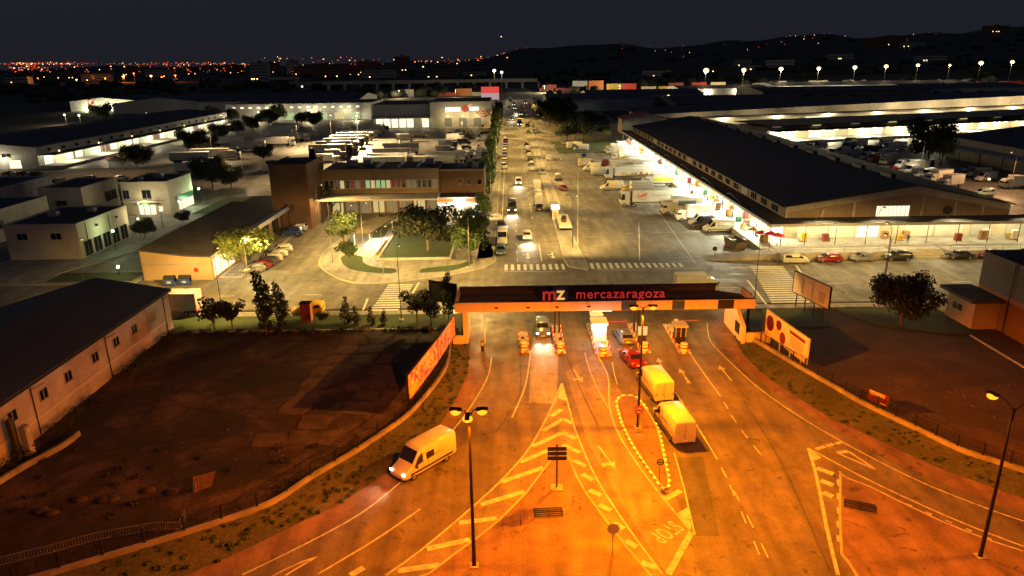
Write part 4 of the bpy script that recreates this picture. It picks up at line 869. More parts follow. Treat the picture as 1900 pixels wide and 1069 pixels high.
cl = [(1062, 'red', 0), (1062, 'grey', 1), (1062, 'grey', 2), (1092, 'orange', 0), (1092, 'orange', 1), (1092, 'orange', 2), (1125, 'yellow', 0), (1125, 'yellow', 1), (1153, 'red', 0), (1153, 'red', 1), (1030, 'maroon', 0), (1000, 'maroon', 0), (1005, 'maroon', 1), (1190, 'cream', 0), (1222, 'yellow', 0), (1240, 'maroon', 0), (1240, 'maroon', 1), (1283, 'red', 0), (1283, 'red', 1), (1300, 'cream', 0), (1318, 'cream', 1), (1350, 'orange', 0), (1372, 'grey', 0), (1388, 'orange', 0), (1425, 'grey', 0), (1430, 'cream', 1), (1482, 'cream', 0), (1500, 'cream', 1), (1520, 'orange', 0), (1560, 'grey', 0), (1580, 'cream', 0), (1600, 'cream', 0), (1620, 'maroon', 0), (1640, 'maroon', 0), (1660, 'maroon', 0), (1690, 'maroon', 0), (1720, 'red', 0), (1750, 'maroon', 0), (1780, 'maroon', 0), (1810, 'red', 0), (1840, 'orange', 0), (1868, 'red', 0),
      (700, 'grey', 0), (738, 'grey', 0), (738, 'cream', 1), (775, 'grey', 0), (800, 'red', 0), (822, 'red', 0), (846, 'orange', 0), (846, 'orange', 1), (868, 'cream', 0)]
cnt = {}; first = set()
LV = ['at the bottom', 'in the middle', 'at the top']
for px, mm, lv in sorted(cl):
    d = 720 if px < 950 else 800+(px-1000)*.02
    r_ = ray(px+14, 165); x = r_[0]/r_[1]*d
    s = 1.35
    cnt[mm] = cnt.get(mm, 0)+1
    words = {'maroon': 'dark maroon', 'grey': 'pale grey', 'cream': 'cream', 'red': 'red', 'orange': 'orange', 'yellow': 'yellow'}[mm]
    lab = '%s shipping container %s of its stack, %s %s one from the left' % (words, LV[lv], ORD[cnt[mm]-1], words.split()[-1])
    p = container(mm)
    if mm not in first: first.add(mm); o = p; o['label'] = lab; USED[lab] = 1
    else: o = p.copy(); COL.objects.link(o); o['label'] = lab; USED[lab] = USED.get(lab, 0)+1
    o['category'] = 'container'; o['group'] = 'shipping containers stacked in the background'; o.location = (x, d, lv*2.6*s); o.scale = (s, s, s)
# ------------------------------------------------------------------ vehicles
mat('paint_proto', (.6, .6, .58), .3, spec=.6)
for n, c in {'white': (.46, .455, .43), 'cream': (.48, .42, .30), 'black': (.012, .012, .014), 'grey': (.13, .13, .14), 'silver': (.36, .35, .33), 'red': (.14, .008, .014), 'maroon': (.10, .008, .012), 'blue': (.02, .035, .13), 'steel': (.09, .12, .16), 'yellow': (.6, .38, .03), 'orange': (.5, .14, .02), 'green': (.05, .16, .06), 'dark': (.03, .03, .035)}.items():
    mat('car_'+n, c, .3, spec=.6, metal=.0, var=.10, scale=.6)
mat('box_white', (.52, .51, .48), .45, var=.12, scale=.5); mat('lime', (.45, .55, .05), .5)
mat('lens_red', (.3, .01, .01), .3); mat('lens_clear', (.5, .5, .48), .15); mat('skirt_brown', (.10, .05, .03), .6)
def wheel(root, x, y, r=.32, w=.22, s=1):
    m = MB(); m.tube([(x, y-w/2, r), (x, y+w/2, r)], r, 14, 0); m.tube([(x, y-w/2-.012, r), (x, y+w/2+.012, r)], r*.58, 10, 1)
    return m.build('wheel', ['tyre', 'rim'], root)
def loft(m, st, mi=0):
    """st: (x, half width low, z low, z belt, half width belt, z roof, half width roof)"""
    rows = []
    for (x, wb, z0, zb, w, zr, wr) in st:
        h = [(0, z0), (wb, z0), (w, z0+.16), (w, zb), (wr+.04, zr-.07), (wr-.10, zr), (0, zr+.025)]
        rows.append([(x, y, z) for y, z in h]+[(x, -y, z) for y, z in h[-2:0:-1]])
    n = len(rows[0]); vs = [p for r_ in rows for p in r_]
    fs = [(i*n+k, i*n+(k+1) % n, (i+1)*n+(k+1) % n, (i+1)*n+k) for i in range(len(rows)-1) for k in range(n)]
    m.add(vs, fs, mi, True); m.add(rows[0], [tuple(range(n))], mi); m.add(rows[-1], [tuple(range(n))[::-1]], mi)
def st_at(st, x):
    for a, b in zip(st, st[1:]):
        if a[0] <= x <= b[0]:
            t = (x-a[0])/(b[0]-a[0]) if b[0] > a[0] else 0; return [a[k]+(b[k]-a[k])*t for k in range(7)]
    return list(st[-1] if x > st[-1][0] else st[0])
def sidewin(m, st, xa, xb, xc, xd, lo=.10, hi=.82, s=1):
    """side glass: bottom edge xa..xb, top edge xd..xc"""
    def P(x, f):
        q = st_at(st, x); z0, z1 = q[3], q[5]-.07; y0, y1 = q[4], q[6]+.04
        return (x, s*(y0+(y1-y0)*f+.012), z0+(z1-z0)*f)
    m.add([P(xa, lo), P(xb, lo), P(xc, hi), P(xd, hi)], [(0, 1, 2, 3)])
def endwin(m, st, x0, x1, sgn, inset=.12, lo=.06, hi=.95):
    """windscreen / rear glass between roof station x0 (top) and x1 (bottom)"""
    a, b = st_at(st, x0), st_at(st, x1)
    def P(t, s):
        z = a[5]+(b[5]-a[5])*t; w = (a[6]+(b[6]-a[6])*t)-inset*.6; x = a[0]+(b[0]-a[0])*t
        return (x+sgn*.02, s*w, z+.022)
    m.add([P(1-lo, -1), P(1-lo, 1), P(1-hi, 1), P(1-hi, -1)], [(0, 1, 2, 3)])
def lights(root, L, w, zf, zr, on=False, tails=False, xf=None, sz=(.07, .30, .16)):
    xf = L/2 if xf is None else xf
    for s in (-1, 1):
        m = MB(); m.obox((xf-.03, s*(w-.24), zf), sz); m.build('headlight', 'head' if on else 'lens_clear', root)
        m = MB(); m.obox((-L/2+.0, s*(w-.16), zr), (.07, .18, .22)); m.build('tail_light', 'tail' if tails else 'lens_red', root)
VEH = {}
def car(kind, on=False, tails=False):
    key = (kind, on, tails)
    if key in VEH: return VEH[key]
    root = thing('parked_car' if kind in ('hatch', 'sedan', 'suv') else 'van', '', None, (0, 0, -50))
    if kind == 'hatch':
        L, W = 4.1, .87; st = [(-2.05, .7, .35, .7, .78, .90, .70), (-1.98, .8, .3, .92, .84, 1.05, .72), (-1.62, .84, .26, .95, .87, 1.40, .62), (-.9, .86, .24, .94, .87, 1.49, .64), (.15, .86, .24, .92, .87, 1.46, .64), (.45, .86, .24, .92, .87, 1.38, .64), (1.12, .86, .24, .90, .87, .98, .74), (1.7, .84, .26, .78, .86, .86, .72), (2.0, .74, .32, .60, .80, .68, .66), (2.07, .66, .36, .52, .70, .58, .58)]
        wx = (-1.27, 1.28); W_ = dict(side=((-1.5, .95, .38, -1.35), ), ws=(.45, 1.12), rw=(-1.62, -1.98)); r = .31; zf, zr = .66, .86
    elif kind == 'sedan':
        L, W = 4.6, .89; st = [(-2.3, .72, .38, .72, .80, .86, .70), (-2.2, .82, .3, .92, .86, 1.0, .74), (-1.65, .86, .26, .96, .88, 1.04, .76), (-1.0, .88, .24, .94, .89, 1.38, .64), (-.2, .88, .24, .93, .89, 1.45, .65), (.35, .88, .24, .92, .89, 1.38, .64), (1.15, .88, .24, .90, .89, .97, .76), (1.85, .85, .26, .78, .87, .86, .74), (2.2, .76, .32, .62, .82, .70, .68), (2.3, .68, .36, .54, .72, .60, .6)]
        wx = (-1.4, 1.42); W_ = dict(side=((-1.35, .95, .28, -.95), ), ws=(.35, 1.15), rw=(-1.0, -1.65)); r = .32; zf, zr = .68, .86
    elif kind == 'suv':
        L, W = 4.5, .92; st = [(-2.25, .76, .42, .80, .84, 1.0, .76), (-2.2, .84, .34, 1.05, .90, 1.2, .76), (-1.85, .88, .30, 1.08, .92, 1.62, .68), (-1.0, .9, .28, 1.06, .92, 1.70, .70), (.2, .9, .28, 1.05, .92, 1.66, .70), (.5, .9, .28, 1.04, .92, 1.56, .69), (1.15, .9, .28, 1.02, .92, 1.10, .80), (1.85, .88, .30, .92, .91, 1.0, .78), (2.15, .78, .36, .74, .85, .84, .72), (2.25, .7, .4, .62, .76, .70, .64)]
        wx = (-1.4, 1.42); W_ = dict(side=((-1.75, .98, .42, -1.6), ), ws=(.5, 1.15), rw=(-1.85, -2.2)); r = .36; zf, zr = .80, 1.0
    elif kind == 'minivan':
        L, W = 4.5, .9; st = [(-2.25, .78, .38, .85, .86, 1.05, .80), (-2.2, .86, .3, 1.05, .90, 1.55, .78), (-2.1, .88, .28, 1.07, .90, 1.78, .74), (-.6, .88, .26, 1.05, .90, 1.83, .74), (.4, .88, .26, 1.04, .90, 1.78, .73), (.65, .88, .26, 1.03, .90, 1.68, .72), (1.45, .88, .26, 1.0, .90, 1.08, .78), (1.95, .86, .28, .86, .88, .94, .76), (2.2, .76, .34, .66, .82, .74, .7), (2.27, .68, .38, .56, .72, .64, .62)]
        wx = (-1.45, 1.42); W_ = dict(side=((-1.95, 1.2, .58, -1.85), ), ws=(.65, 1.45), rw=None); r = .32; zf, zr = .72, 1.0
    elif kind == 'van':
        L, W = 5.9, 1.0; st = [(-2.95, .92, .45, 1.2, .97, 2.35, .88), (-2.88, .96, .40, 1.25, 1.0, 2.52, .90), (-1.0, .97, .36, 1.2, 1.0, 2.58, .90), (.9, .97, .34, 1.18, 1.0, 2.55, .90), (1.25, .97, .34, 1.17, 1.0, 2.40, .88), (1.98, .97, .34, 1.12, 1.0, 1.42, .90), (2.1, .97, .34, 1.10, .99, 1.30, .90), (2.7, .92, .36, .92, .96, 1.04, .84), (2.92, .82, .40, .70, .88, .80, .76), (3.0, .74, .44, .60, .80, .70, .68)]
        wx = (-1.75, 1.95); W_ = dict(side=((.95, 1.9, 1.45, .95), ), ws=(1.25, 1.98), rw=None); r = .36; zf, zr = .86, 1.15
    elif kind == 'minibus':
        return None
    m = MB(); loft(m, st); m.build('body', 'paint_proto', root)
    for s in (-1, 1):
        for q in W_['side']:
            m = MB(); sidewin(m, st, *q, s=s, lo=.12, hi=.80); m.build('side_window', 'glass_dark', root)
    m = MB(); endwin(m, st, *W_['ws'], 1); m.build('windscreen', 'glass_dark', root)
    if W_['rw']: m = MB(); endwin(m, st, *W_['rw'], -1); m.build('rear_window', 'glass_dark', root)
    if kind in ('van', 'minivan'):
        m = MB(); xr = -L/2-.015; zt = 2.0 if kind == 'van' else 1.5; zb = .55
        m.box(xr, xr+.03, -.012, .012, zb, zt+.25); m.box(xr, xr+.03, .08, .2, zb+.55, zb+.62); m.box(xr-.02, xr+.1, -.8, .8, .38, .5)
        m.build('rear_door_trim', 'black_plastic', root)
    if kind == 'van':
        for s in (-1, 1): m = MB(); m.box(-2.5, 2.3, s*1.0-.03, s*1.0+.03, .62, .78); m.build('side_rubbing_strip', 'black_plastic', root); m = MB(); m.box(.3, .33, s*1.0-.012, s*1.0+.012, .8, 2.2); m.box(.88, .905, s*1.0-.012, s*1.0+.012, .8, 2.2); m.box(-1.0, .3, s*1.0-.016, s*1.0+.016, 1.45, 1.5); m.build('door_seams', 'black_plastic', root)
    for x in wx:
        for s in (-1, 1): wheel(root, x, s*(W-.12), r)
    lights(root, L, W, zf, zr, on, tails)
    m = MB(); m.box(-L/2-.03, -L/2, -.26, .26, .52 if kind != 'van' else .60, .64 if kind != 'van' else .72); m.box(L/2-.02, L/2+.025, -.26, .26, .42, .54); m.build('number_plate', 'plate_white', root)
    for s in (-1, 1):
        q = st_at(st, W_['ws'][1]-.25); m = MB(); m.obox((W_['ws'][1]-.25, s*(W+.12), q[3]+.14), (.12, .2, .16 if kind != 'van' else .3)); m.build('wing_mirror', 'paint_proto' if kind != 'van' else 'black_plastic', root)
    VEH[key] = root; return root
def cab(root, x0, w, z0, zt, kind, on):
    """cab-over lorry cab, rear face at x0"""
    m = MB(); xf = x0+2.0
    prof = [(x0, z0), (xf, z0), (xf+.06, z0+.9), (xf-.10, zt-.55), (xf-.45, zt-.12), (xf-.9, zt), (x0, zt)]
    n = len(prof); vs = [(p[0], s*(w-(.06 if p[1] > z0+1.2 else 0)), p[1]) for s in (-1, 1) for p in prof]
    m.add(vs, [tuple(range(n)), tuple(range(2*n-1, n-1, -1))]+[(i, (i+1) % n, n+(i+1) % n, n+i) for i in range(n)]); m.build('cab', 'paint_proto', root, bevel=.05)
    m = MB(); a, b = (xf+.05, z0+.98), (xf-.07, zt-.62); m.add([(a[0]+.03, -w+.14, a[1]), (a[0]+.03, w-.14, a[1]), (b[0]+.03, w-.2, b[1]), (b[0]+.03, -w+.2, b[1])], [(0, 1, 2, 3)]); m.build('windscreen', 'glass_dark', root)
    for s in (-1, 1):
        m = MB(); m.add([(xf-.95, s*(w+.012), z0+1.0), (xf-.12, s*(w+.012), z0+1.0), (xf-.25, s*(w-.04), zt-.65), (xf-.95, s*(w-.04), zt-.65)], [(0, 1, 2, 3)]); m.build('side_window', 'glass_dark', root)
        m = MB(); m.obox((xf-.02, s*(w+.16), z0+1.45), (.12, .14, .55)); m.build('wing_mirror', 'black_plastic', root)
        m = MB(); m.obox((xf+.05, s*(w-.3), z0+.3), (.08, .4, .2)); m.build('headlight', 'head' if on else 'lens_clear', root)
    m = MB(); m.box(xf-.05, xf+.12, -w+.02, w-.02, z0-.18, z0+.12); m.build('bumper', 'black_plastic', root)
def truck(kind, on=False, deco=None):
    key = (kind, on, deco)
    if key in VEH: return VEH[key]
    root = thing('semi_truck' if kind in ('semi', 'trailer') else 'box_truck', '', None, (0, 0, -50))
    if kind == 'semi':
        L = 16.2; x0 = -8.1
        m = MB(); m.box(x0, x0+13.4, -1.25, 1.25, 1.25, 3.95); m.build('trailer_box', 'box_proto', root, bevel=.04)
        m = MB(); m.box(x0-.02, x0+13.42, -1.27, 1.27, 3.86, 3.99); m.build('top_rail', 'frame_grey', root); m = MB(); m.box(x0, x0+13.4, -1.26, 1.26, 1.16, 1.26); m.box(x0+.3, x0+12.8, -.45, .45, .95, 1.16); m.build('chassis', 'metal_black', root)
        
        for s in (-1, 1): m = MB(); m.box(x0+4.2, x0+8.2, s*1.22-.02, s*1.22+.02, .55, 1.15); m.build('side_guard', 'frame_grey', root)
        cab(root, 5.9, 1.22, .75, 3.75, kind, on)
        for x in (x0+1.6, x0+2.95, x0+4.3-.05, 4.9, 7.0):
            for s in (-1, 1): wheel(root, x, s*1.05, .48, .34)
        m = MB(); [m.obox((x0-.02, s*1.0, 1.05), (.06, .35, .16)) for s in (-1, 1)]; m.build('tail_light', 'lens_red', root)
        if deco == 'swirl':
            m = MB(); [m.tube([(2.9+rr*math.cos(t*.52+1.0), 1.27, 2.75+rr*math.sin(t*.52+1.0)) for t in range(13)], .05, 5) for rr in (.95,)]
            for k in (-.35, 0, .35): m.tube([(2.2+k, 1.27, 3.3-abs(k)*.3), (2.7+k, 1.27, 2.75), (3.4+k, 1.27, 2.4), (3.7+k*.5, 1.27, 2.5)], .06, 5)
            m.build('round_logo', 'red_paint', root); m = MB(); [m.box(-.2+k*-.55-.38, -.2+k*-.55, 1.255, 1.262, 2.6, 2.95) for k in range(-2, 7)]; m.build('side_lettering', 'frame_grey', root)
            m = MB(); m.box(5.25, 5.35, -1.28, 1.28, 1.2, 4.0); m.build('front_bulkhead', 'skirt_brown', root)
        if deco == 'fruit':
            m = MB(); random.seed(3)
            for k in range(34): m.ball((-6.6+k*.34+random.uniform(-.1, .1), 1.16, 1.5+random.uniform(0, .55)*(1 if k % 3 else 1.5)), random.uniform(.16, .3), random.randrange(4), 8)
            m.build('fruit_picture', ['car_orange', 'car_red', 'lime', 'car_yellow'], root)
            m = MB(); m.box(-4.6, 2.6, 1.255, 1.262, 2.9, 3.02); m.build('side_lettering', 'frame_grey', root)
    elif kind == 'trailer':
        L = 13.6; x0 = -6.8
        m = MB(); m.box(x0, x0+13.4, -1.25, 1.25, 1.25, 3.95); m.build('trailer_box', 'box_proto', root, bevel=.04)
        m = MB(); m.box(x0-.02, x0+13.42, -1.27, 1.27, 3.86, 3.99); m.build('top_rail', 'frame_grey', root); m = MB(); m.box(x0+.3, x0+12.8, -.45, .45, .95, 1.25); m.build('chassis', 'metal_black', root)
        m = MB(); [m.box(x0+11.2, x0+11.35, s*.8-.07, s*.8+.07, 0, 1.2) for s in (-1, 1)]; m.build('landing_leg', 'metal_black', root)
        for x in (x0+1.6, x0+2.95, x0+4.25):
            for s in (-1, 1): wheel(root, x, s*1.05, .48, .34)
    elif kind == 'box':
        L = 7.6; x0 = -3.8
        m = MB(); m.box(x0, x0+5.5, -1.18, 1.18, .95, 3.35); m.build('cargo_box', 'box_proto', root, bevel=.04)
        m = MB(); m.box(x0-.02, x0+5.52, -1.2, 1.2, 3.27, 3.38); m.box(x0-.02, x0+5.52, -1.2, 1.2, .9, .99); m.build('box_rail', 'frame_grey', root); m = MB(); m.box(x0+.2, 3.4, -.4, .4, .6, .95); m.build('chassis', 'metal_black', root)
        m = MB(); m.box(x0-.03, x0-.0, -.02, .02, 1.0, 3.25); m.box(x0-.03, x0, .3, .36, 1.1, 3.1); m.box(x0-.03, x0, -.36, -.3, 1.1, 3.1); m.build('rear_door_trim', 'frame_grey', root)
        cab(root, 1.75, 1.08, .55, 2.55, kind, on)
        for x in (x0+1.5, 2.7):
            for s in (-1, 1): wheel(root, x, s*.95, .42, .3)
        m = MB(); [m.obox((x0-.02, s*.95, .8), (.06, .3, .16)) for s in (-1, 1)]; m.build('tail_light', 'tail' if deco == 'tails' else 'lens_red', root)
        if deco == 'scene':
            m = MB(); m.box(x0+1.2, x0+4.6, 1.19, 1.2, 1.9, 2.9); m.build('side_picture', 'car_steel', root); m = MB(); m.box(x0+.4, x0+5.1, 1.19, 1.2, 1.2, 1.6); m.build('side_picture', 'car_yellow', root)
        if deco == 'lime': m = MB(); m.box(x0+.1, x0+5.4, 1.19, 1.2, 1.3, 2.4); m.build('side_picture', 'lime', root)
        if deco == 'redframe': m = MB(); m.box(x0-.06, x0-.03, -1.2, -1.08, .9, 3.4); m.box(x0-.06, x0-.03, 1.08, 1.2, .9, 3.4); m.box(x0-.06, x0-.03, -1.2, 1.2, .82, .95); m.build('red_frame', 'red_paint', root)
        if deco == 'open': pass
    VEH[key] = root; return root
MATS['box_proto'] = MATS['box_white']
LITE = {}
def lite(kind):
    """vehicles a couple of hundred metres off: a single mesh"""
    if kind in LITE: return LITE[kind]
    m = MB(); mats = ['paint_proto', 'glass_dark', 'tyre', 'box_white', 'lens_clear']
    if kind in ('hatch', 'suv', 'sedan'):
        z = 1.0 if kind != 'suv' else 1.25
        loft(m, [(-2.1, .8, .3, .9*z, .85, 1.0*z, .75), (-1.7, .85, .28, .95*z, .88, 1.42*z, .66), (.3, .85, .28, .95*z, .88, 1.46*z, .66), (1.1, .85, .28, .92*z, .88, .98*z, .76), (2.1, .8, .3, .65*z, .8, .72*z, .7)])
        m.box(-1.6, .9, -.83, .83, .98*z, 1.30*z, 1); m.add([(.42, -.62, 1.42*z), (.42, .62, 1.42*z), (1.12, .72, 1.02*z), (1.12, -.72, 1.02*z)], [(0, 1, 2, 3)], 1)
        ws = [(-1.3, .85, .31), (1.3, .85, .31)]
    elif kind == 'van':
        loft(m, [(-2.9, .95, .4, 1.2, 1.0, 2.5, .9), (1.1, .95, .35, 1.2, 1.0, 2.5, .9), (1.95, .95, .35, 1.1, 1.0, 1.4, .9), (2.9, .85, .4, .75, .9, .9, .8)]); m.add([(1.2, -.8, 2.42), (1.2, .8, 2.42), (1.97, .82, 1.46), (1.97, -.82, 1.46)], [(0, 1, 2, 3)], 1)
        m.box(1.0, 1.7, -1.01, 1.01, 1.35, 1.9, 1); ws = [(-1.7, .95, .36), (1.9, .95, .36)]
    elif kind == 'box':
        m.box(-3.8, 1.7, -1.18, 1.18, .95, 3.35, 3); m.box(1.75, 3.75, -1.05, 1.05, .5, 2.5, 0); m.box(3.74, 3.80, -.9, .9, 1.5, 2.2, 1); m.box(2.6, 3.6, -1.07, 1.07, 1.5, 2.1, 1); m.box(-3.6, 3.4, -.4, .4, .5, .95, 2); ws = [(-2.3, .95, .42), (2.7, .95, .42)]
    elif kind == 'semi':
        m.box(-8.1, 5.3, -1.25, 1.25, 1.25, 3.95, 3); m.box(5.9, 7.95, -1.22, 1.22, .7, 3.7, 0); m.box(7.94, 8.0, -1.0, 1.0, 1.9, 2.9, 1); m.box(6.9, 7.8, -1.24, 1.24, 1.9, 2.8, 1); m.box(-7.8, 7.5, -.45, .45, .8, 1.25, 2); ws = [(-6.5, 1.05, .48), (-5.2, 1.05, .48), (-3.9, 1.05, .48), (4.9, 1.05, .48), (7.0, 1.05, .48)]
    elif kind == 'trailer':
        m.box(-6.8, 6.7, -1.25, 1.25, 1.25, 3.95, 3); m.box(-6.5, 6.2, -.45, .45, .8, 1.25, 2); ws = [(-5.2, 1.05, .48), (-3.9, 1.05, .48)]; m.box(4.6, 4.8, -.9, .9, 0, 1.2, 2)
    for x, w, r in ws:
        for s in (-1, 1): m.tube([(x, s*w-.13, r), (x, s*w+.13, r)], r, 8, 2)
    if kind in ('hatch', 'suv', 'sedan', 'van'):
        for s in (-1, 1): m.obox((2.08 if kind != 'van' else 2.88, s*.6, .68), (.08, .3, .16), 0, 4)
    o = m.build({'van': 'van', 'box': 'box_truck', 'semi': 'semi_truck', 'trailer': 'truck_trailer'}.get(kind, 'parked_car'), mats)
    o.location = (0, 0, -50); LITE[kind] = o; return o
CNAME = {'steel': 'steel blue', 'cream': 'cream', 'dark': 'dark grey', 'silver': 'silver'}
CAT = {'hatch': 'car', 'sedan': 'car', 'suv': 'car', 'minivan': 'van', 'van': 'van', 'box': 'truck', 'semi': 'truck', 'trailer': 'trailer'}
def put(kind, pos, deg, colour, label, group=None, on=False, tails=False, deco=None, small=False, px=True, scale=1, name=None, box=None):
    if px: pos = G(*pos)
    z = .022
    if small: src = lite(kind)
    elif kind in ('semi', 'trailer', 'box'): src = truck(kind, on, deco)
    else: src = car(kind, on, tails)
    o = dup(src, (pos[0], pos[1], z), R(deg), label, group, 'car_'+colour)
    o['category'] = CAT[kind]
    if box:
        for q in ([o] if small else o.children):
            if q.type == 'MESH':
                for sl in q.material_slots:
                    if sl.material and sl.material.name == 'box_white': sl.link = 'OBJECT'; sl.material = MT(box)
    if scale != 1: o.scale = (scale,)*3
    if name: o.name = name
    elif kind in ('hatch', 'suv', 'sedan'): o.name = 'parked_car' if not (on or tails) else 'car'
    return o
def beams(o, L=2.2, power=900, z=.75, col=(1, .82, .55)):
    for s in (-.6, .6):
        l = bpy.data.lights.new('headlight_beam', 'SPOT'); l.energy = power; l.spot_size = R(52); l.spot_blend = .8; l.color = col; l.shadow_soft_size = .05
        b = bpy.data.objects.new('headlight_beam', l); COL.objects.link(b); b.parent = o; b.location = (L+.15, s, z); b.rotation_euler = (R(78), 0, R(-90))
# --- foreground
v = put('van', (787, 866), 229, 'white', 'white panel van with headlights on driving down the left ramp', on=True, name='panel_van'); beams(v, 3.0, 450, .9)
m = MB(); m.add([(-.35, 1.0, 1.35), (.55, 1.0, 1.35), (.55, .955, 1.95), (-.35, .955, 1.95)], [(0, 1, 2, 3)]); w_ = m.build('side_window', 'glass_dark', v); w_.location = (0, .012, 0)
put('van', (1248, 800), 98, 'white', 'white high-roof van at the back of the toll queue', 'vans queueing at the toll gate', tails=True, name='panel_van')
put('van', (1213, 727), 99, 'white', 'white high-roof van in front, right behind the red car', 'vans queueing at the toll gate', tails=True, name='panel_van')
put('sedan', (1172, 672), 100, 'red', 'red saloon car with brake lights on, waiting behind the car at the toll booth', tails=True)
put('hatch', (1157, 632), 96, 'steel', 'blue-grey car with glowing red tail lights stopped beside the lit toll booth', tails=True)
v = put('suv', (1006, 618), 270, 'steel', 'grey-blue car with headlights on coming out under the canopy', on=True, name='car'); beams(v, 2.25, 700, .8)
v = put('box', (1290, 541), 0, 'white', 'white box truck crossing just behind the entrance canopy', on=False, scale=.82)
put('minivan', (572, 583), 180, 'yellow', 'yellow taxi van standing behind the red-brown kiosk on the left street')
put('box', (322, 584), 180, 'white', 'box truck with red-framed white rear doors beside the white warehouse', deco='redframe')
row = [(1474, 491, 'minivan', 0, 'silver', 'silver people carrier, leftmost of the cars parked along the retaining wall'), (1537, 489, 'hatch', 180, 'red', 'red hatchback, second from the left along the retaining wall'), (1599, 487, 'hatch', 180, 'grey', 'grey hatchback parked between the red car and the black one'),
       (1663, 486, 'suv', 180, 'black', 'black off-roader parked beside the steps of the retaining wall'), (1778, 483, 'sedan', 180, 'black', 'black saloon parked alone right of the wall steps'), (1838, 482, 'hatch', 180, 'red', 'red hatchback at the right end of the parked row'), (1905, 482, 'suv', 180, 'white', 'white car cut by the right photo edge in the parked row')]
for x, y, k, d, c, l in row: put(k, (x, y-3), d, c, l, 'cars parked along the retaining wall')
# --- avenue
for x, y, k, d, c, l in [(929, 470, 'hatch', 270, 'steel', 'light blue car nearest the crossing at the left kerb of the avenue'), (932, 450, 'van', 270, 'white', 'white van parked behind the light blue car at the avenue kerb'), (930, 426, 'suv', 270, 'dark', 'dark car parked behind the white van at the avenue kerb'), (914, 410, 'hatch', 200, 'white', 'white car half hidden by the tree left of the avenue')]:
    put(k, (x, y), d, c, l, 'cars parked at the near left kerb of the avenue')
for x, y, k, d, c, l in [(950, 392, 'van', 270, 'dark', 'dark van with headlights on coming down the avenue'), (978, 443, 'hatch', 270, 'silver', 'silver car with headlights on approaching the crossing'), (962, 342, 'minivan', 270, 'white', 'white van with headlights on farther up the avenue')]:
    v = put(k, (x, y), d, c, l, on=True, name='car' if k != 'van' else 'van'); beams(v, 2.9 if k == 'van' else 2.2, 1500)
for k, (x, y, t, c) in enumerate([(1000, 390, 'hatch', 'black'), (999, 378, 'van', 'white'), (998, 363, 'minivan', 'silver'), (996, 349, 'van', 'white')]):
    put(t, (x, y), 90, c, '%s %s parked at the median, %s of the lower line' % (c, {'hatch': 'car', 'van': 'van', 'minivan': 'small van'}[t], ORD[k]), 'vehicles parked along the avenue median')
for k, (x, y, t, c) in enumerate([(987, 316, 'hatch', 'white'), (986, 307, 'hatch', 'white'), (984, 299, 'suv', 'dark'), (982, 291, 'hatch', 'cream'), (980, 284, 'hatch', 'dark'), (978, 277, 'hatch', 'white'), (977, 271, 'suv', 'black')]):
    put(t, (x, y), 90, c, '%s car, %s of the upper line at the avenue median' % (CNAME.get(c, c), ORD[k]), 'vehicles parked along the avenue median', small=True)
put('minivan', (1035, 333), 90, 'cream', 'pale rounded van standing alone on the market forecourt', name='van'); put('hatch', (1044, 353), 100, 'maroon', 'dark red car alone on the market forecourt'); put('hatch', (1006, 323), 270, 'steel', 'blue-grey car standing between the median and the forecourt')
put('hatch', (1018, 297), 90, 'white', 'white car with dark windows on the forecourt right of the median')
cc = ['white', 'dark', 'silver', 'white', 'black', 'white', 'white', 'silver', 'dark', 'white', 'black', 'maroon', 'dark', 'white', 'silver', 'white', 'dark']
for k in range(17):
    put('hatch' if k % 3 else 'suv', (-1.95, 226+k*6.1), 270, cc[k], '%s car under the avenue trees, %s from the near end of the kerb line' % (CNAME.get(cc[k], cc[k]), ORD[k]), 'cars parked under the avenue trees', small=True, px=False)
far = [(964, 233, 'box', 270, 'dark', 1, 0), (949, 224, 'hatch', 270, 'dark', 1, 0), (957, 212, 'hatch', 270, 'white', 1, 0), (966, 214, 'van', 270, 'white', 1, 0), (955, 203, 'van', 270, 'cream', 1, 0), (953, 196, 'van', 270, 'white', 1, 0), (988, 212, 'hatch', 90, 'red', 0, 1), (988, 203, 'van', 90, 'white', 0, 1), (968, 200, 'suv', 90, 'red', 0, 1), (983, 197, 'suv', 90, 'dark', 0, 1), (975, 193, 'van', 270, 'white', 1, 0), (978, 234, 'hatch', 90, 'maroon', 0, 0), (990, 187, 'box', 90, 'white', 0, 1), (945, 200, 'hatch', 270, 'white', 0, 0), (947, 189, 'box', 270, 'white', 0, 0), (1003, 196, 'van', 180, 'white', 0, 0), (1001, 190, 'hatch', 180, 'silver', 0, 0), (995, 245, 'hatch', 0, 'white', 0, 0), (980, 247, 'hatch', 90, 'dark', 0, 0)]
fc = {}
for k, (x, y, t, d, c, on, ta) in enumerate(sorted(far, key=lambda q: -q[1])):
    w = {'box': 'truck', 'van': 'van'}.get(t, 'car'); what = 'with lit headlights' if on else ('with red tail lights' if ta else 'without lights'); kk = (w, what); fc[kk] = fc.get(kk, 0)+1
    lt_ = 'far away' if y < 222 else 'up the avenue'
    o = put(t, (x, y), d, c, '%s %s %s %s, %s such %s from the near end' % (CNAME.get(c, c), w, what, lt_, ORD[fc[kk]-1], w), 'distant traffic on the avenue', on=bool(on), tails=bool(ta))
    if on: beams(o, 2.3, 2600)
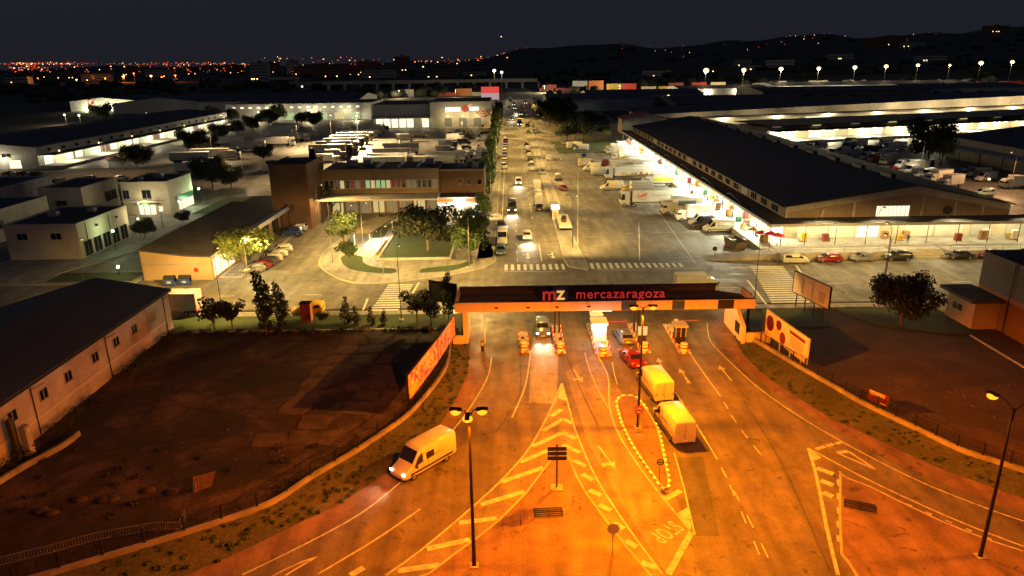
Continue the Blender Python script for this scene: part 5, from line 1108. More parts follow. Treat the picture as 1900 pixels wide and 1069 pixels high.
# --- market forecourt
for k, (x, y, d, c, t) in enumerate([(1058, 270, 80, 'maroon', 'hatch'), (1056, 276, 90, 'white', 'van'), (1066, 275, 165, 'cream', 'van'), (1078, 280, 170, 'white', 'van'), (1046, 268, 90, 'cream', 'hatch')]):
    put(t, (x, y), d, c, '%s %s in the cluster below the bright green grass, %s from the left' % (CNAME.get(c, c), 'van' if t == 'van' else 'car', ORD[[4, 0, 1, 2, 3].index(k) if k in (4, 0, 1, 2, 3) else k]), 'vans by the green grass patch')
put('suv', (1083, 294), 270, 'blue', 'dark blue car standing alone between the two van clusters')
for k, (x, y, d) in enumerate([(1090, 309, 10), (1099, 317, 175), (1115, 326, 0)]):
    put('van', (x, y), d, ['cream', 'white', 'white'][k], 'white van in the tight trio on the forecourt, %s' % ['farthest back', 'in the middle', 'nearest with its tail to the dock'][k], 'white vans in a trio on the forecourt')
dock = [  # world (rear at the dock x=43), y, kind, colour, deco, label
    (151.0, 'van', 'white', None, 'white van wedged between the plain box truck and the landscape truck'), (158.2, 'van', 'silver', None, 'silver van just before the swirl logo trailer'), (167.5, 'van', 'white', None, 'white van right behind the swirl logo trailer'),
    (195.5, 'van', 'white', None, 'white van between the lime green truck and the fruit trailer'), (206, 'van', 'cream', None, 'cream van just beyond the fruit trailer'), (210, 'box', 'white', None, 'white truck between the fruit trailer and the red-cabbed one'),
    (218, 'box', 'white', None, 'white truck just beyond the red-cabbed trailer'), (246, 'van', 'silver', None, 'silver van between the cream truck and a white van'), (261.5, 'box', 'cream', None, 'cream truck beside the last white van of the dock'),
    (136.0, 'van', 'cream', None, 'cream panel van backed on the dock, nearest to the camera'), (139.0, 'van', 'dark', None, 'van with dark bonnet tucked behind the nearest cream van'),
    (141.6, 'van', 'white', None, 'white van with open rear, third from the near end of the dock'),
    (146.3, 'box', 'white', None, 'white box truck with plain tall body near the end of the dock'), (155.5, 'semi', 'white', None, ''),
 (162.3, 'semi', 'white', 'swirl', 'long articulated truck with red round swirl logo on its pale trailer'),
    (172, 'box', 'yellow', None, 'yellow-cab flat truck behind the swirl logo trailer'), (177.5, 'box', 'white', None, 'pale box truck with green outlined panel behind the swirl trailer'), (184, 'van', 'cream', None, 'cream van in front of the green outlined truck'),
    (190, 'box', 'white', 'lime', 'white truck with lime green side panel at the dock'), (201, 'semi', 'white', 'fruit', 'articulated truck with fruit picture along its white trailer'),
    (214, 'semi', 'maroon', None, 'articulated truck with dark red cab and white trailer at the dock'), (222, 'box', 'dark', None, 'dark-cabbed truck beyond the red-cabbed one at the dock'), (229, 'box', 'yellow', None, 'truck with yellow striped pale body at the dock'),
    (236, 'van', 'cream', None, 'cream van at the dock beyond the yellow striped truck'), (242, 'box', 'cream', None, 'cream truck, fourth from the far end of the dock'), (250, 'van', 'white', None, 'white van, third from the far end of the dock'), (257, 'box', 'white', None, 'white truck, second from the far end of the dock'), (266, 'van', 'white', None, 'white van at the far end of the dock row')]
LEN = {'van': 5.9, 'box': 7.6, 'semi': 16.2}
for y, k, c, de, l in dock:
    if not l: continue
    dx = LEN[k]/2; extra = {162.3: -1, 201: .5, 214: 1.0, 190: 1.5, 177.5: -6.5, 172: -7.5, 184: -13, 136: 1.5}.get(y, 0)
    put(k, (42.6-dx+extra*1.0, y), 180, c, l, 'vehicles backed on to the market dock', deco=de, px=False, box='box_cream' if c in ('cream',) else None)
put('box', (1262, 398), 180, 'white', 'white truck with landscape picture on its side parked before the swirl trailer', 'vehicles backed on to the market dock', deco='scene', scale=1.15)
# --- truck park in the middle distance
tc = {}
def park(kind, pos, deg, c, where, grp, px=True, box=None):
    w = {'semi': 'articulated truck', 'box': 'box truck', 'trailer': 'trailer', 'van': 'van', 'hatch': 'car', 'suv': 'car'}[kind]; key = (c, w, where); tc[key] = tc.get(key, 0)+1
    put(kind, pos, deg, c, '%s %s %s, %s such from the near end' % (CNAME.get(c, c)+('-cabbed' if kind in ('semi', 'box') else ''), w, where, ORD[tc[key]-1]), grp, small=True, px=px, box=box)
A0, A1 = Vector(G(630, 303)), Vector(G(722, 243))
for k, (kind, c) in enumerate([('box', 'white'), ('box', 'white'), ('semi', 'maroon'), ('semi', 'white'), ('semi', 'dark'), ('semi', 'cream'), ('semi', 'white'), ('semi', 'white'), ('box', 'white'), ('semi', 'silver'), ('box', 'blue')]):
    p = A0.lerp(A1, k/10); l = {'semi': 8, 'box': 3.8}[kind]; park(kind, (p.x-l, p.y), 8, c, 'in the floodlit slanting row', 'trucks in the floodlit row', False)
for kind, x, y, c in sorted([('trailer', 745, 285, 'black'), ('semi', 735, 296, 'white'), ('semi', 728, 306, 'silver'), ('semi', 722, 313, 'dark'), ('semi', 835, 303, 'silver'), ('semi', 815, 312, 'silver'), ('box', 828, 287, 'silver'), ('box', 832, 274, 'dark'), ('box', 845, 263, 'silver'), ('van', 850, 256, 'white'), ('van', 856, 250, 'silver'), ('van', 862, 246, 'cream'), ('suv', 840, 252, 'dark'), ('hatch', 868, 243, 'white'), ('van', 866, 258, 'grey'), ('van', 862, 268, 'dark'), ('hatch', 866, 276, 'dark'), ('van', 856, 292, 'silver'), ('van', 858, 302, 'white')], key=lambda q: -q[2]):
    park(kind, (x, y), 2, c, 'behind the brick office', 'trucks behind the brick office', box='box_black' if kind == 'trailer' and 'box_black' in MATS else ('box_grey' if kind == 'trailer' else None))
park('box', (776, 255), -4, 'white', 'amid the open truck park', 'trucks behind the brick office'); park('box', (752, 263), 4, 'cream', 'amid the open truck park', 'trucks behind the brick office')
for k, (kind, x, y, c) in enumerate(sorted([('van', 900, 240, 'cream'), ('hatch', 901, 247, 'silver'), ('van', 899, 254, 'dark'), ('van', 896, 261, 'grey'), ('van', 895, 280, 'cream'), ('box', 891, 290, 'cream'), ('box', 890, 300, 'cream'), ('van', 886, 309, 'dark')], key=lambda q: -q[2])):
    park(kind, (x, y), 200, c, 'nosed up to the avenue hedge', 'vehicles along the hedge')
for kind, x, y, c in sorted([('trailer', 530, 243, 'cream'), ('trailer', 524, 250, 'cream'), ('trailer', 516, 257, 'white'), ('semi', 540, 263, 'white'), ('semi', 512, 272, 'silver'), ('trailer', 462, 280, 'grey'), ('trailer', 424, 271, 'silver'), ('box', 430, 296, 'white'), ('trailer', 392, 296, 'grey'), ('trailer', 355, 303, 'grey'), ('box', 372, 320, 'silver'), ('van', 398, 315, 'white'), ('van', 404, 307, 'dark'), ('box', 350, 322, 'dark'), ('hatch', 352, 288, 'dark'), ('van', 512, 312, 'dark'), ('van', 506, 320, 'white')], key=lambda q: -q[2]):
    park(kind, (x, y), 4, c, 'in the dim trailer park', 'trailers in the dim park')
for k in range(7): park('hatch', (-147.5, 262+k*4.2), 180, ['red', 'white', 'dark', 'silver', 'dark', 'white', 'maroon'][k], 'in front of the long lit warehouse', 'cars at the lit warehouse', False)
for k in range(12): park('hatch' if k % 4 else 'van', (-208+k*5.2, 226-(k % 3)), 90, ['dark', 'black', 'silver', 'white', 'dark', 'white', 'black', 'dark', 'silver', 'dark', 'maroon', 'dark'][k], 'before the lit warehouse gable', 'cars at the warehouse gable', False)
for k in range(6): park('suv' if k % 2 else 'hatch', (-150+k*8, 205+k*2), 60, ['black', 'dark', 'grey', 'black', 'silver', 'dark'][k], 'behind the lit cream office', 'cars in the dark yard', False)
# --- shed parking and square
for x, y, d, c, t, l in [(541, 437, 185, 'blue', 'suv', 'dark blue car nearest in front of the tan shed canopy'), (552, 429, 185, 'white', 'hatch', 'white car just behind the dark blue one by the tan shed canopy'), (522, 468, 200, 'white', 'hatch', 'white car parked right of the yellow-green tree'), (513, 478, 200, 'silver', 'hatch', 'silver car parked under the yellow-green tree, second from the right'),
                         (503, 486, 200, 'silver', 'hatch', 'silver car parked under the yellow-green tree, third from the right'), (494, 492, 200, 'dark', 'hatch', 'dark car parked under the yellow-green tree'), (482, 499, 200, 'maroon', 'hatch', 'dark red car parked under the yellow-green tree'), (470, 505, 200, 'grey', 'hatch', 'grey car at the left end of the line under the yellow-green tree'),
                         (665, 388, 80, 'white', 'suv', 'white car parked alone before the brick office'), (705, 386, 95, 'dark', 'suv', 'dark grey car before the brick office canopy, left of a black one'), (723, 386, 95, 'black', 'hatch', 'black car between the dark grey and silver ones before the brick office'), (743, 387, 90, 'silver', 'hatch', 'silver car before the brick office canopy'),
                         (830, 393, 150, 'black', 'suv', 'black car under the trees before the restaurant'), (852, 402, 160, 'dark', 'suv', 'dark car half under the crown before the restaurant'), (808, 399, 150, 'silver', 'hatch', 'silver car peeping from behind the big dark tree')]:
    put(t, (x, y), d, c, l, 'cars around the square')
# --- yard right of the market hall
yard = [(1815, 328, 'van', 175, 'cream'), (1828, 336, 'van', 195, 'white'), (1825, 363, 'minivan', 180, 'white'), (1762, 348, 'box', 205, 'white'), (1884, 350, 'box', 180, 'white'), (1797, 318, 'hatch', 180, 'silver'), (1740, 338, 'box', 200, 'white'), (1722, 330, 'van', 215, 'white'), (1700, 318, 'box', 200, 'silver'), (1712, 312, 'van', 190, 'dark'), (1690, 322, 'van', 215, 'white'), (1672, 312, 'van', 215, 'white'), (1655, 318, 'hatch', 215, 'red'), (1648, 305, 'box', 215, 'cream'), (1640, 296, 'box', 215, 'cream'), (1620, 300, 'van', 215, 'orange'), (1606, 296, 'van', 215, 'white'),
        (1650, 277, 'van', 180, 'white'), (1665, 276, 'van', 180, 'white'), (1676, 278, 'hatch', 180, 'white'), (1625, 279, 'suv', 180, 'dark'), (1612, 283, 'van', 180, 'dark'), (1590, 274, 'box', 200, 'yellow'), (1572, 277, 'van', 200, 'steel'), (1562, 287, 'van', 200, 'silver'), (1545, 284, 'hatch', 200, 'maroon'), (1520, 276, 'van', 200, 'white'), (1500, 273, 'hatch', 200, 'steel'), (1575, 268, 'van', 200, 'steel'), (1640, 270, 'van', 180, 'cream')]
yc = {}
for x, y, t, d, c in sorted(yard, key=lambda q: q[0]):
    w = {'box': 'box truck', 'van': 'van', 'minivan': 'minibus'}.get(t, 'car'); yc[(c, w)] = yc.get((c, w), 0)+1
    put(t, (x, y), d, c, '%s %s in the yard behind the market hall, %s such from the left' % (CNAME.get(c, c), w, ORD[yc[(c, w)]-1]), 'vehicles in the yard behind the market hall', small=y < 300)
for r_ in list(VEH.values()): remove_tree(r_)
for r_ in list(LITE.values()): remove_tree(r_)
# ------------------------------------------------------------------ trees
def leaf_cloud(m, blobs, n, size, mi=0):
    vol = [b[3]**2*b[4] for b in blobs]; tot = sum(vol)
    for b, v_ in zip(blobs, vol):
        cx, cy, cz, rr, rz = b
        for _ in range(int(n*v_/tot)):
            while True:
                d = Vector((random.uniform(-1, 1), random.uniform(-1, 1), random.uniform(-1, 1)))
                if .05 < d.length < 1: break
            k = random.uniform(.62, 1.06)/d.length**.55 if d.length > .4 else 1.0
            d = d*min(k, 1.06/d.length)
            p = Vector((cx+d.x*rr, cy+d.y*rr, cz+d.z*rz)); s = size*random.uniform(.6, 1.35)
            nrm = (d+Vector((random.uniform(-.8, .8), random.uniform(-.8, .8), random.uniform(-.3, .9)))).normalized(); a = nrm.orthogonal().normalized(); b2 = nrm.cross(a)
            t = random.uniform(0, 6.28); u = a*math.cos(t)+b2*math.sin(t); w = nrm.cross(u)
            m.add([p+u*s*.5, p+w*s*.34, p-u*s*.5, p-w*s*.34], [(0, 1, 2, 3)], mi)
def mk_tree(name, leaf, blobs, n, size, trunk_h, tr=.16, label='', limbs=4):
    root = thing(name, label, 'tree', (0, 0, -80))
    m = MB(); top = blobs[0]
    m.tube([(0, 0, 0), (.05, .03, trunk_h*.5), (0, .05, trunk_h), (top[0]*.5, top[1]*.5, top[2]+top[4]*.3)], [tr*1.3, tr, tr*.85, tr*.25], 7)
    for k in range(limbs):
        b = blobs[k % len(blobs)]; a = 6.28*k/limbs+.4; m.tube([(0, .03, trunk_h*.85), ((b[0]+b[3]*.3*math.cos(a))*.6, (b[1]+b[3]*.3*math.sin(a))*.6, trunk_h+(b[2]-trunk_h)*.55), (b[0]+b[3]*.5*math.cos(a), b[1]+b[3]*.5*math.sin(a), b[2]+b[4]*.2)], [tr*.6, tr*.38, tr*.12], 5)
    m.build('trunk', 'bark', root); c = MB(); leaf_cloud(c, blobs, n, size); c.build('crown', leaf, root); return root
def blobs_round(h0, h1, r, k=9, seed=1):
    random.seed(seed); o = [(0, 0, (h0+h1)/2, r*.62, (h1-h0)*.40)]
    for i in range(k):
        a = 6.28*i/k+random.uniform(-.3, .3); f = random.uniform(.45, .72); o.append((r*f*math.cos(a), r*f*math.sin(a), h0+(h1-h0)*random.uniform(.28, .80), r*random.uniform(.28, .46), (h1-h0)*random.uniform(.16, .30)))
    return o
def blobs_col(h0, h1, r, k=8, seed=1):
    random.seed(seed); return [(random.uniform(-.25, .25)*r, random.uniform(-.25, .25)*r, h0+(h1-h0)*(i+.5)/k, r*(1.0-.6*abs((i+.5)/k-.38)/.62)*random.uniform(.7, 1.15), (h1-h0)/k*.85) for i in range(k)]
TP = {
 'round': mk_tree('broadleaf_tree', 'leaf_dark', blobs_round(.7, 7.4, 4.3, 17, 3), 6500, .38, 1.6),
 'big': mk_tree('broadleaf_tree', 'leaf_dark', blobs_round(1.6, 8, 6.0, 14, 5), 5200, .5, 2.2, .3),
 'green': mk_tree('broadleaf_tree', 'leaf_green', blobs_round(2.0, 7.6, 3.1, 10, 8), 2400, .40, 2.2),
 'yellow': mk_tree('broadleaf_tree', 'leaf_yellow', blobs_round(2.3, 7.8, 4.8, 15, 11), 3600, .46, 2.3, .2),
 'poplar': mk_tree('slender_tree', 'leaf_dark', blobs_col(1.2, 8.6, 1.5, 9, 13), 1500, .36, 3, .12, limbs=3),
 'small': mk_tree('small_tree', 'leaf_dark', blobs_round(1.4, 4.4, 2.2, 8, 17), 1300, .32, 1.6, .1),
 'shrub': mk_tree('shrub', 'leaf_dark', blobs_col(.2, 3.0, .75, 5, 19), 500, .24, .6, .05, limbs=2),
 'street': mk_tree('street_tree', 'leaf_green', blobs_round(.8, 7.0, 2.3, 10, 23), 1700, .45, 1.6),
 'willow': mk_tree('willow_tree', 'leaf_avenue', blobs_round(.8, 8.2, 3.5, 14, 29), 3600, .38, 2.2, .2),
 'palm': None}
def tree(kind, pos, label, s=1.0, rz=None, px=True, group=None, leaf=None, sz=None):
    if px: pos = G(*pos)
    random.seed(int(abs(pos[0]*13+pos[1]*7)) % 9999)
    o = dup(TP[kind], (pos[0], pos[1], 0), random.uniform(0, 6.28) if rz is None else rz, label, group); o.scale = (s, s, sz or s*random.uniform(.94, 1.06))
    if leaf:
        for c in o.children:
            if c.name.startswith('crown'): c.material_slots[0].link = 'OBJECT'; c.material_slots[0].material = MATS[leaf]
    return o
tree('big', (795, 468), 'biggest dark round tree standing in the lawn of the square', 1.0, .4, sz=1.12)
tree('willow', (872, 484), 'hanging green willow-like tree at the right corner of the square', 1.1)
tree('round', (878, 440), 'dark crown rising behind the willow-like tree before the restaurant', .75)
tree('green', (640, 462), 'leafy tree left of the lit bandstand in the square', 1.02); tree('small', (648, 492), 'small round tree just below the leafy one by the bandstand', .95, leaf='leaf_green')
tree('green', (617, 402), 'bushy green tree before the left end of the brick office', 1.0); tree('small', (708, 415), 'tiny pruned tree on the car park before the brick office', .5, leaf='leaf_green')
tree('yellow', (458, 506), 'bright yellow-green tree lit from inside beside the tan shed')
tree('round', (1670, 603), 'broad dark tree on the grass by the right-hand street', .98, leaf='leaf_dark'); 
tree('poplar', (495, 622), 'tallest slender dark tree on the grass strip left of the gate', 1.06); tree('poplar', (525, 617), 'slender dark tree just right of the tallest one on the strip', .78)
tree('small', (400, 618), 'low spreading dark tree at the left end of the grass strip', 1.05); tree('small', (432, 616), 'low spreading dark tree, second from the left end of the strip', .95)
for k, (x, y, s) in enumerate([(644, 602, 1.25), (662, 604, .95), (690, 604, .85), (712, 604, .75)]): tree('shrub', (x, y), 'narrow upright shrub on the grass strip, %s from the left of four' % ORD[k], s, group='upright shrubs on the grass strip')
tree('small', (775, 600), 'bushy dark tree left of the dark billboard', 1.1); tree('poplar', (833, 594), 'slender conifer beside the left end of the entrance canopy', .75); tree('small', (800, 606), 'low dark bush under the dark billboard', .8)
tree('small', (600, 604), 'low dark bush at the foot of the red-brown kiosk', .45)
for k in range(30):
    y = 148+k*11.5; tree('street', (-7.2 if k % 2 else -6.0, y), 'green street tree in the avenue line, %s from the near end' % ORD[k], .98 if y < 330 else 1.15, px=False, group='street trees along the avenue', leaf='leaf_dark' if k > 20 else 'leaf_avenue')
for k, (x, y, s) in enumerate([(1052, 262, 1.3), (1068, 258, 1.6), (1082, 262, 1.75), (1098, 258, 1.5), (1112, 250, 1.2), (1020, 235, 1.7), (1034, 242, 1.9), (1010, 222, 1.7), (1042, 228, 1.9)]):
    tree('round', (x, y), 'tall black tree right of the upper avenue, %s of the clump' % ['first', 'second', 'third', 'fourth', 'rightmost', 'nearest tall', 'middle tall', 'farthest left', 'back'][k], s, group='dark tree clump right of the avenue')
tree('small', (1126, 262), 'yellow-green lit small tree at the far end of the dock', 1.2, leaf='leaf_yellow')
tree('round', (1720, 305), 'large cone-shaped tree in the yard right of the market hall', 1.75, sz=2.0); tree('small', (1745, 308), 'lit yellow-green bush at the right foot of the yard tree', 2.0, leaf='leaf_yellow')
for k, (x, y, s) in enumerate([(255, 315, 1.25), (360, 285, 1.35), (385, 288, 1.1), (410, 262, 1.1), (440, 252, .95), (470, 246, 1.2), (395, 225, 1.3), (430, 228, 1.2), (515, 228, 1.5), (500, 236, 1.3), (585, 238, 1.2), (190, 228, 1.6), (560, 232, 1.0), (395, 350, 1.3), (430, 350, .9), (270, 442, .55), (340, 415, .4), (490, 300, .9), (560, 340, .6)]):
    tree('round', (x, y), 'dark tree between the lit warehouse and truck park, %s from the foot of the list of crowns left to right' % ORD[k] if False else '%s dark tree %s' % (['wide', 'broad', 'low', 'dense', 'small', 'leaning', 'tall', 'round', 'yellow-flecked', 'short', 'thin', 'lone', 'little', 'palm-like', 'squat', 'tiny', 'dwarf', 'slim', 'stunted'][k], ['left of the lit cream office', 'below the lit shop bays', 'beside the broad one below the shop bays', 'at the right end of the lit shop bays', 'right of the dense one by the shop bays', 'at the entrance of the trailer park', 'on the roofline of the long warehouse', 'next to the tall one on the roofline', 'before the depot with slot windows', 'left of the depot with slot windows', 'before the dock doors of the depot', 'before the floodlit hall', 'among the dock doors of the depot', 'in the dark yard by the green lamp', 'beside the palm-like tree', 'on the paving near the tan shed', 'at the path by the cream office', 'in the trailer park', 'behind the brick annex'][k]), s, leaf='leaf_yellow' if k == 8 else None)
# far woods
random.seed(41)
for k in range(46):
    th = random.uniform(-.62, .62); y = random.uniform(620, 1250)
    if -.05 < th < .05 and y < 950: th += .12
    x = th*y; tree('round', (x, y, 0), 'far dark tree on the plain, %s from the left of the scattered ones' % ORD[k] if k < 40 else 'far dark tree on the plain', random.uniform(1.3, 2.2), px=False, group='scattered far trees on the plain') if False else None
m = MB(); random.seed(43)
for k in range(420):
    th = random.uniform(-.8, .8); y = random.choice([random.uniform(700, 1300), random.uniform(1000, 2600)])
    if abs(th-.01) < .03: continue
    x = th*y; s = random.uniform(5, 11); h = terrain_h(x, y)
    for j in range(3):
        a = random.uniform(0, 6.28); cx, cy = x+s*1.2*math.cos(a), y+s*math.sin(a)
        n0 = len(m.v); m.ball((cx, cy, h+s*.4), s*random.uniform(.5, .9), 0, 8, random.uniform(.5, .8))
        for q in range(n0, len(m.v)): v_ = m.v[q]; f = random.uniform(.82, 1.18); m.v[q] = (cx+(v_[0]-cx)*f, cy+(v_[1]-cy)*f, max(h-1, v_[2]*1.0+random.uniform(-1, 1)))
tag(m.build('far_woodland', 'leaf_dark'), 'dark far-off woodland spread over the plain and hills', 'woodland', kind='stuff')
random.seed(47)
def scrub(name, label, area, n, s, leaf='leaf_dark', hgt=.8):
    m = MB(); 
    for _ in range(n):
        x, y = area(); leaf_cloud(m, [(x, y, hgt*.45, s*random.uniform(.6, 1.3), hgt*.5)], 60, .16)
    tag(m.build(name, leaf), label, 'bushes', kind='stuff')
scrub('weeds', 'dark weeds and brambles growing along the foot of the white warehouse', lambda: (-43.7+random.uniform(0, 1.3)*random.random()*1.4, random.choice([random.uniform(60, 66), random.uniform(70, 78), random.uniform(50, 60), random.uniform(80, 85)])), 70, .7, hgt=1.3)
scrub('weeds', 'low weeds scattered over the left vacant lot', lambda: (random.uniform(-42, -18), random.uniform(46, 56)), 26, .5, hgt=.35)
def vergept():
    k = random.randrange(0, NS-1); t = random.random(); a, b = Lo[k], Lw[k]; return (a[0]+(b[0]-a[0])*t, a[1]+(b[1]-a[1])*t)
scrub('grass_tufts', 'rough grass tufts on the left verge outside the fence', vergept, 260, .28, 'leaf_green', .34)
def vergept2():
    k = random.randrange(0, NS-1); t = random.random(); a, b = Rm[k], Rw[k]; return (a[0]+(b[0]-a[0])*t, a[1]+(b[1]-a[1])*t)
scrub('grass_tufts', 'dry grass tufts on the right verge below the fence', vergept2, 160, .25, 'leaf_green', .3)
scrub('hedge_weeds', 'low weeds along the back edge of the left vacant lot', lambda: (random.uniform(-42, -9), 84.2+random.uniform(-.7, .5)), 90, .5, 'leaf_dark', .6)
for r_ in [t for t in TP.values() if t]: remove_tree(r_)

# ------------------------------------------------------------------ boundary walls with railings
def bfence(name, label, line, wallh=.62, railh=1.75, n_posts=22):
    root = thing(name, label, 'fence', (line[0][0], line[0][1], 0))
    w = MB(); a, b = offset(line, .16), offset(line, -.16)
    w.ribbon(a, b, wallh); w.ribbon(a, offset(line, .1601), 0, 0, wallh); w.ribbon(b, offset(line, -.1601), 0, 0, wallh); w.build('plinth', 'concrete_dirty', root, True)
    p = MB(); L = resample(line, n_posts)
    for q in L: p = MB(); p.box(q[0]-.05, q[0]+.05, q[1]-.05, q[1]+.05, wallh, railh+.05); p.build('post', 'metal_black', root, True)
    r = MB()
    for z in (wallh+.14, railh): r.tube([(q[0], q[1], z) for q in resample(line, 70)], .028, 4)
    tot = sum(math.dist(line[i], line[i+1]) for i in range(len(line)-1))
    for q in resample(line, int(tot/.17)): r.box(q[0]-.011, q[0]+.011, q[1]-.011, q[1]+.011, wallh+.14, railh)
    r.build('railing_bars', 'metal_black', root, True); return root
bfence('boundary_fence', 'curved low wall with black railings round the left vacant lot', Lw)
bfence('boundary_fence', 'curved low wall with black railings round the right vacant lot', Rw)
random.seed(97)
def stones(label, area, n):
    m = MB()
    for _ in range(n):
        x, y = area(); s = random.uniform(.04, .13); n0 = len(m.v); m.ball((x, y, .03), s, random.randrange(2), 6, .6)
        for q in range(n0, len(m.v)): v_ = m.v[q]; m.v[q] = (v_[0]+random.uniform(-.3, .3)*s, v_[1]+random.uniform(-.3, .3)*s, v_[2])
    tag(m.build('rubble', ['soil', 'bark']), label, 'rubble', kind='stuff')
stones('loose stones and litter strewn over the left vacant lot', lambda: (random.gauss(-20, 6), random.gauss(60, 6)), 170)
stones('loose stones and litter strewn over the right vacant lot', lambda: (random.gauss(48, 4), random.gauss(66, 6)), 90)
rl = thing('fallen_railing', 'length of pale metal railing lying in the left lot behind the fence', 'railing', (-31, 46, 0))
part(rl, 'rails', 'metal_pole', lambda m: [m.tube([(x, y, z) for x, y in GL([(0, 1052), (90, 1030), (180, 1005), (290, 985), (335, 985), (345, 962)])], .03, 4) for z in (.15, .75)])
part(rl, 'bars', 'metal_pole', lambda m: [m.box(q[0]-.012, q[0]+.012, q[1]-.012, q[1]+.012, .1, .75) for q in resample(GL([(0, 1052), (90, 1030), (180, 1005), (290, 985), (335, 985), (345, 962)]), 70)])
cr = thing('reed_screen', 'upright bundle of pale slats standing in the left vacant lot', 'screen', (*G(378, 912), 0))
c0 = G(362, 915); c1 = G(398, 903)
part(cr, 'slats', 'wood_pallet', lambda m: [m.obox((c0[0]+(c1[0]-c0[0])*k/13, c0[1]+(c1[1]-c0[1])*k/13, .75), (.05, .04, 1.5), 0, 0, Matrix.Rotation(R(8+k), 3, 'Y')) for k in range(14)])
for k, (x, y) in enumerate([(318, 914), (274, 911), (208, 927), (194, 929), (147, 928), (94, 953), (76, 949)]):
    p = G(x, y); m = MB(); random.seed(k); m.ball((0, 0, 0), .5, 0, 10, .35)
    m.v = [(a*random.uniform(.8, 1.2)*1.3, b*random.uniform(.8, 1.2), max(c, -.02)) for a, b, c in m.v]
    o = m.build('earth_mound', 'soil'); o.location = (p[0], p[1], .05); tag(o, 'dark earth mound in the left lot, %s in the line counted from the right' % ORD[k], 'mound', 'earth mounds in the left lot')

# ------------------------------------------------------------------ billboards and signs
def board(name, label, p0, p1, z0, z1, face, legs=3, frame='metal_dark', thick=.14, cat='billboard'):
    """upright board between two ground points"""
    root = thing(name, label, cat, ((p0[0]+p1[0])/2, (p0[1]+p1[1])/2, 0)); L = math.dist(p0, p1); a = math.atan2(p1[1]-p0[1], p1[0]-p0[0]); c = ((p0[0]+p1[0])/2, (p0[1]+p1[1])/2)
    part(root, 'panel', face, lambda m: m.obox((c[0], c[1], (z0+z1)/2), (L, thick, z1-z0), a))
    part(root, 'frame', frame, lambda m: (m.obox((c[0], c[1], z1+.04), (L+.16, thick+.08, .1), a), m.obox((c[0], c[1], z0-.04), (L+.16, thick+.08, .1), a), [m.obox((q[0], q[1], (z0+z1)/2), (.1, thick+.08, z1-z0+.16), a) for q in (p0, p1)]))
    for k in range(legs):
        t = (k+.5)/legs; part(root, 'leg', frame, lambda m: m.box(p0[0]+(p1[0]-p0[0])*t-.06, p0[0]+(p1[0]-p0[0])*t+.06, p0[1]+(p1[1]-p0[1])*t-.06, p0[1]+(p1[1]-p0[1])*t+.06, 0, z0))
    return root, c, a, L
def dec(root, c, a, L, u, z, w, h, m_, off=-.09, name='artwork', disc=False, name2=None):
    d = Vector((math.cos(a), math.sin(a))); n = Vector((-d.y, d.x)); p = Vector(c)+d*(u*L/2)+n*off
    def f(m):
        if disc: m.tube([tuple(p)+(z,), tuple(p+n*(.03 if off < 0 else -.03))+(z,)], w/2, 18)
        else: m.obox((p.x, p.y, z), (w, .03, h), a)
    return part(root, name, m_, f)
m_ = bpy.data.materials.new('poster_paint'); m_.use_nodes = True; nt = m_.node_tree; b_ = nt.nodes['Principled BSDF']
tcn = nt.nodes.new('ShaderNodeTexCoord'); nz = nt.nodes.new('ShaderNodeTexNoise'); nz.inputs['Scale'].default_value = .85; nz.inputs['Detail'].default_value = 4; nz.inputs['Distortion'].default_value = 2.2; crn = nt.nodes.new('ShaderNodeValToRGB'); crn.color_ramp.interpolation = 'CONSTANT'
e_ = crn.color_ramp.elements; e_[0].position = 0; e_[0].color = (.10, .05, .25, 1); e_[1].position = .40; e_[1].color = (.5, .03, .03, 1)
for ps, cc_ in ((.47, (.6, .5, .42, 1)), (.53, (.5, .04, .04, 1)), (.57, (.62, .5, .4, 1)), (.62, (.6, .33, .03, 1)), (.68, (.2, .1, .4, 1))): q = e_.new(ps); q.color = cc_
nt.links.new(tcn.outputs['Object'], nz.inputs['Vector']); nt.links.new(nz.outputs['Fac'], crn.inputs['Fac']); nt.links.new(crn.outputs['Color'], b_.inputs['Base Color']); b_.inputs['Roughness'].default_value = .6; MATS['poster_paint'] = m_
mat('poster_cream', (.6, .5, .42), .6, var=.1, scale=1)
rt, c, a, L = board('billboard', 'long red white and purple painted hoarding on the left fence below the canopy', (-10.25, 61.6), (-8.3, 71.0), 1.5, 4.2, 'poster_paint', 4)
dec(rt, c, a, L, -.72, 2.2, 2.0, 1.0, 'car_yellow', -.09)
rt, c, a, L = board('billboard', 'red and white painted hoarding continuing up to the canopy pier', (-8.3, 71.1), (-7.0, 79.0), 1.5, 4.1, 'poster_paint', 3)
p0, p1 = (30.9, 79.6), (32.0, 70.0)
rt, c, a, L = board('billboard', 'pinkish billboard with round dish pictures and lines of text on the right wall', p0, p1, 1.1, 3.9, 'poster_cream', 4, 'plaster_white')
for u, z, w, mm in ((-.78, 2.6, 2.3, 'plaster_white'), (-.78, 2.6, 1.9, 'car_maroon'), (-.35, 3.1, 1.2, 'car_maroon'), (-.12, 1.95, 1.7, 'plaster_white'), (-.12, 1.95, 1.4, 'car_red'), (-.38, 2.35, .8, 'car_yellow')): dec(rt, c, a, L, u, z, w, 0, mm, -.10-.02*(mm != 'plaster_white'), 'round_picture', True)
dec(rt, c, a, L, .52, 3.35, 3.4, .38, 'car_red', -.09, 'headline_text')
for k in range(5): dec(rt, c, a, L, .52, 2.85-.26*k, 3.1-.5*(k % 2), .10, 'car_orange', -.09, 'text_line')
rt, c, a, L = board('billboard', 'white billboard with grey shapes standing on legs beside the right crosswalk', (38.9, 92.0), (40.6, 84.5), 2.1, 5.0, 'poster_cream', 4)
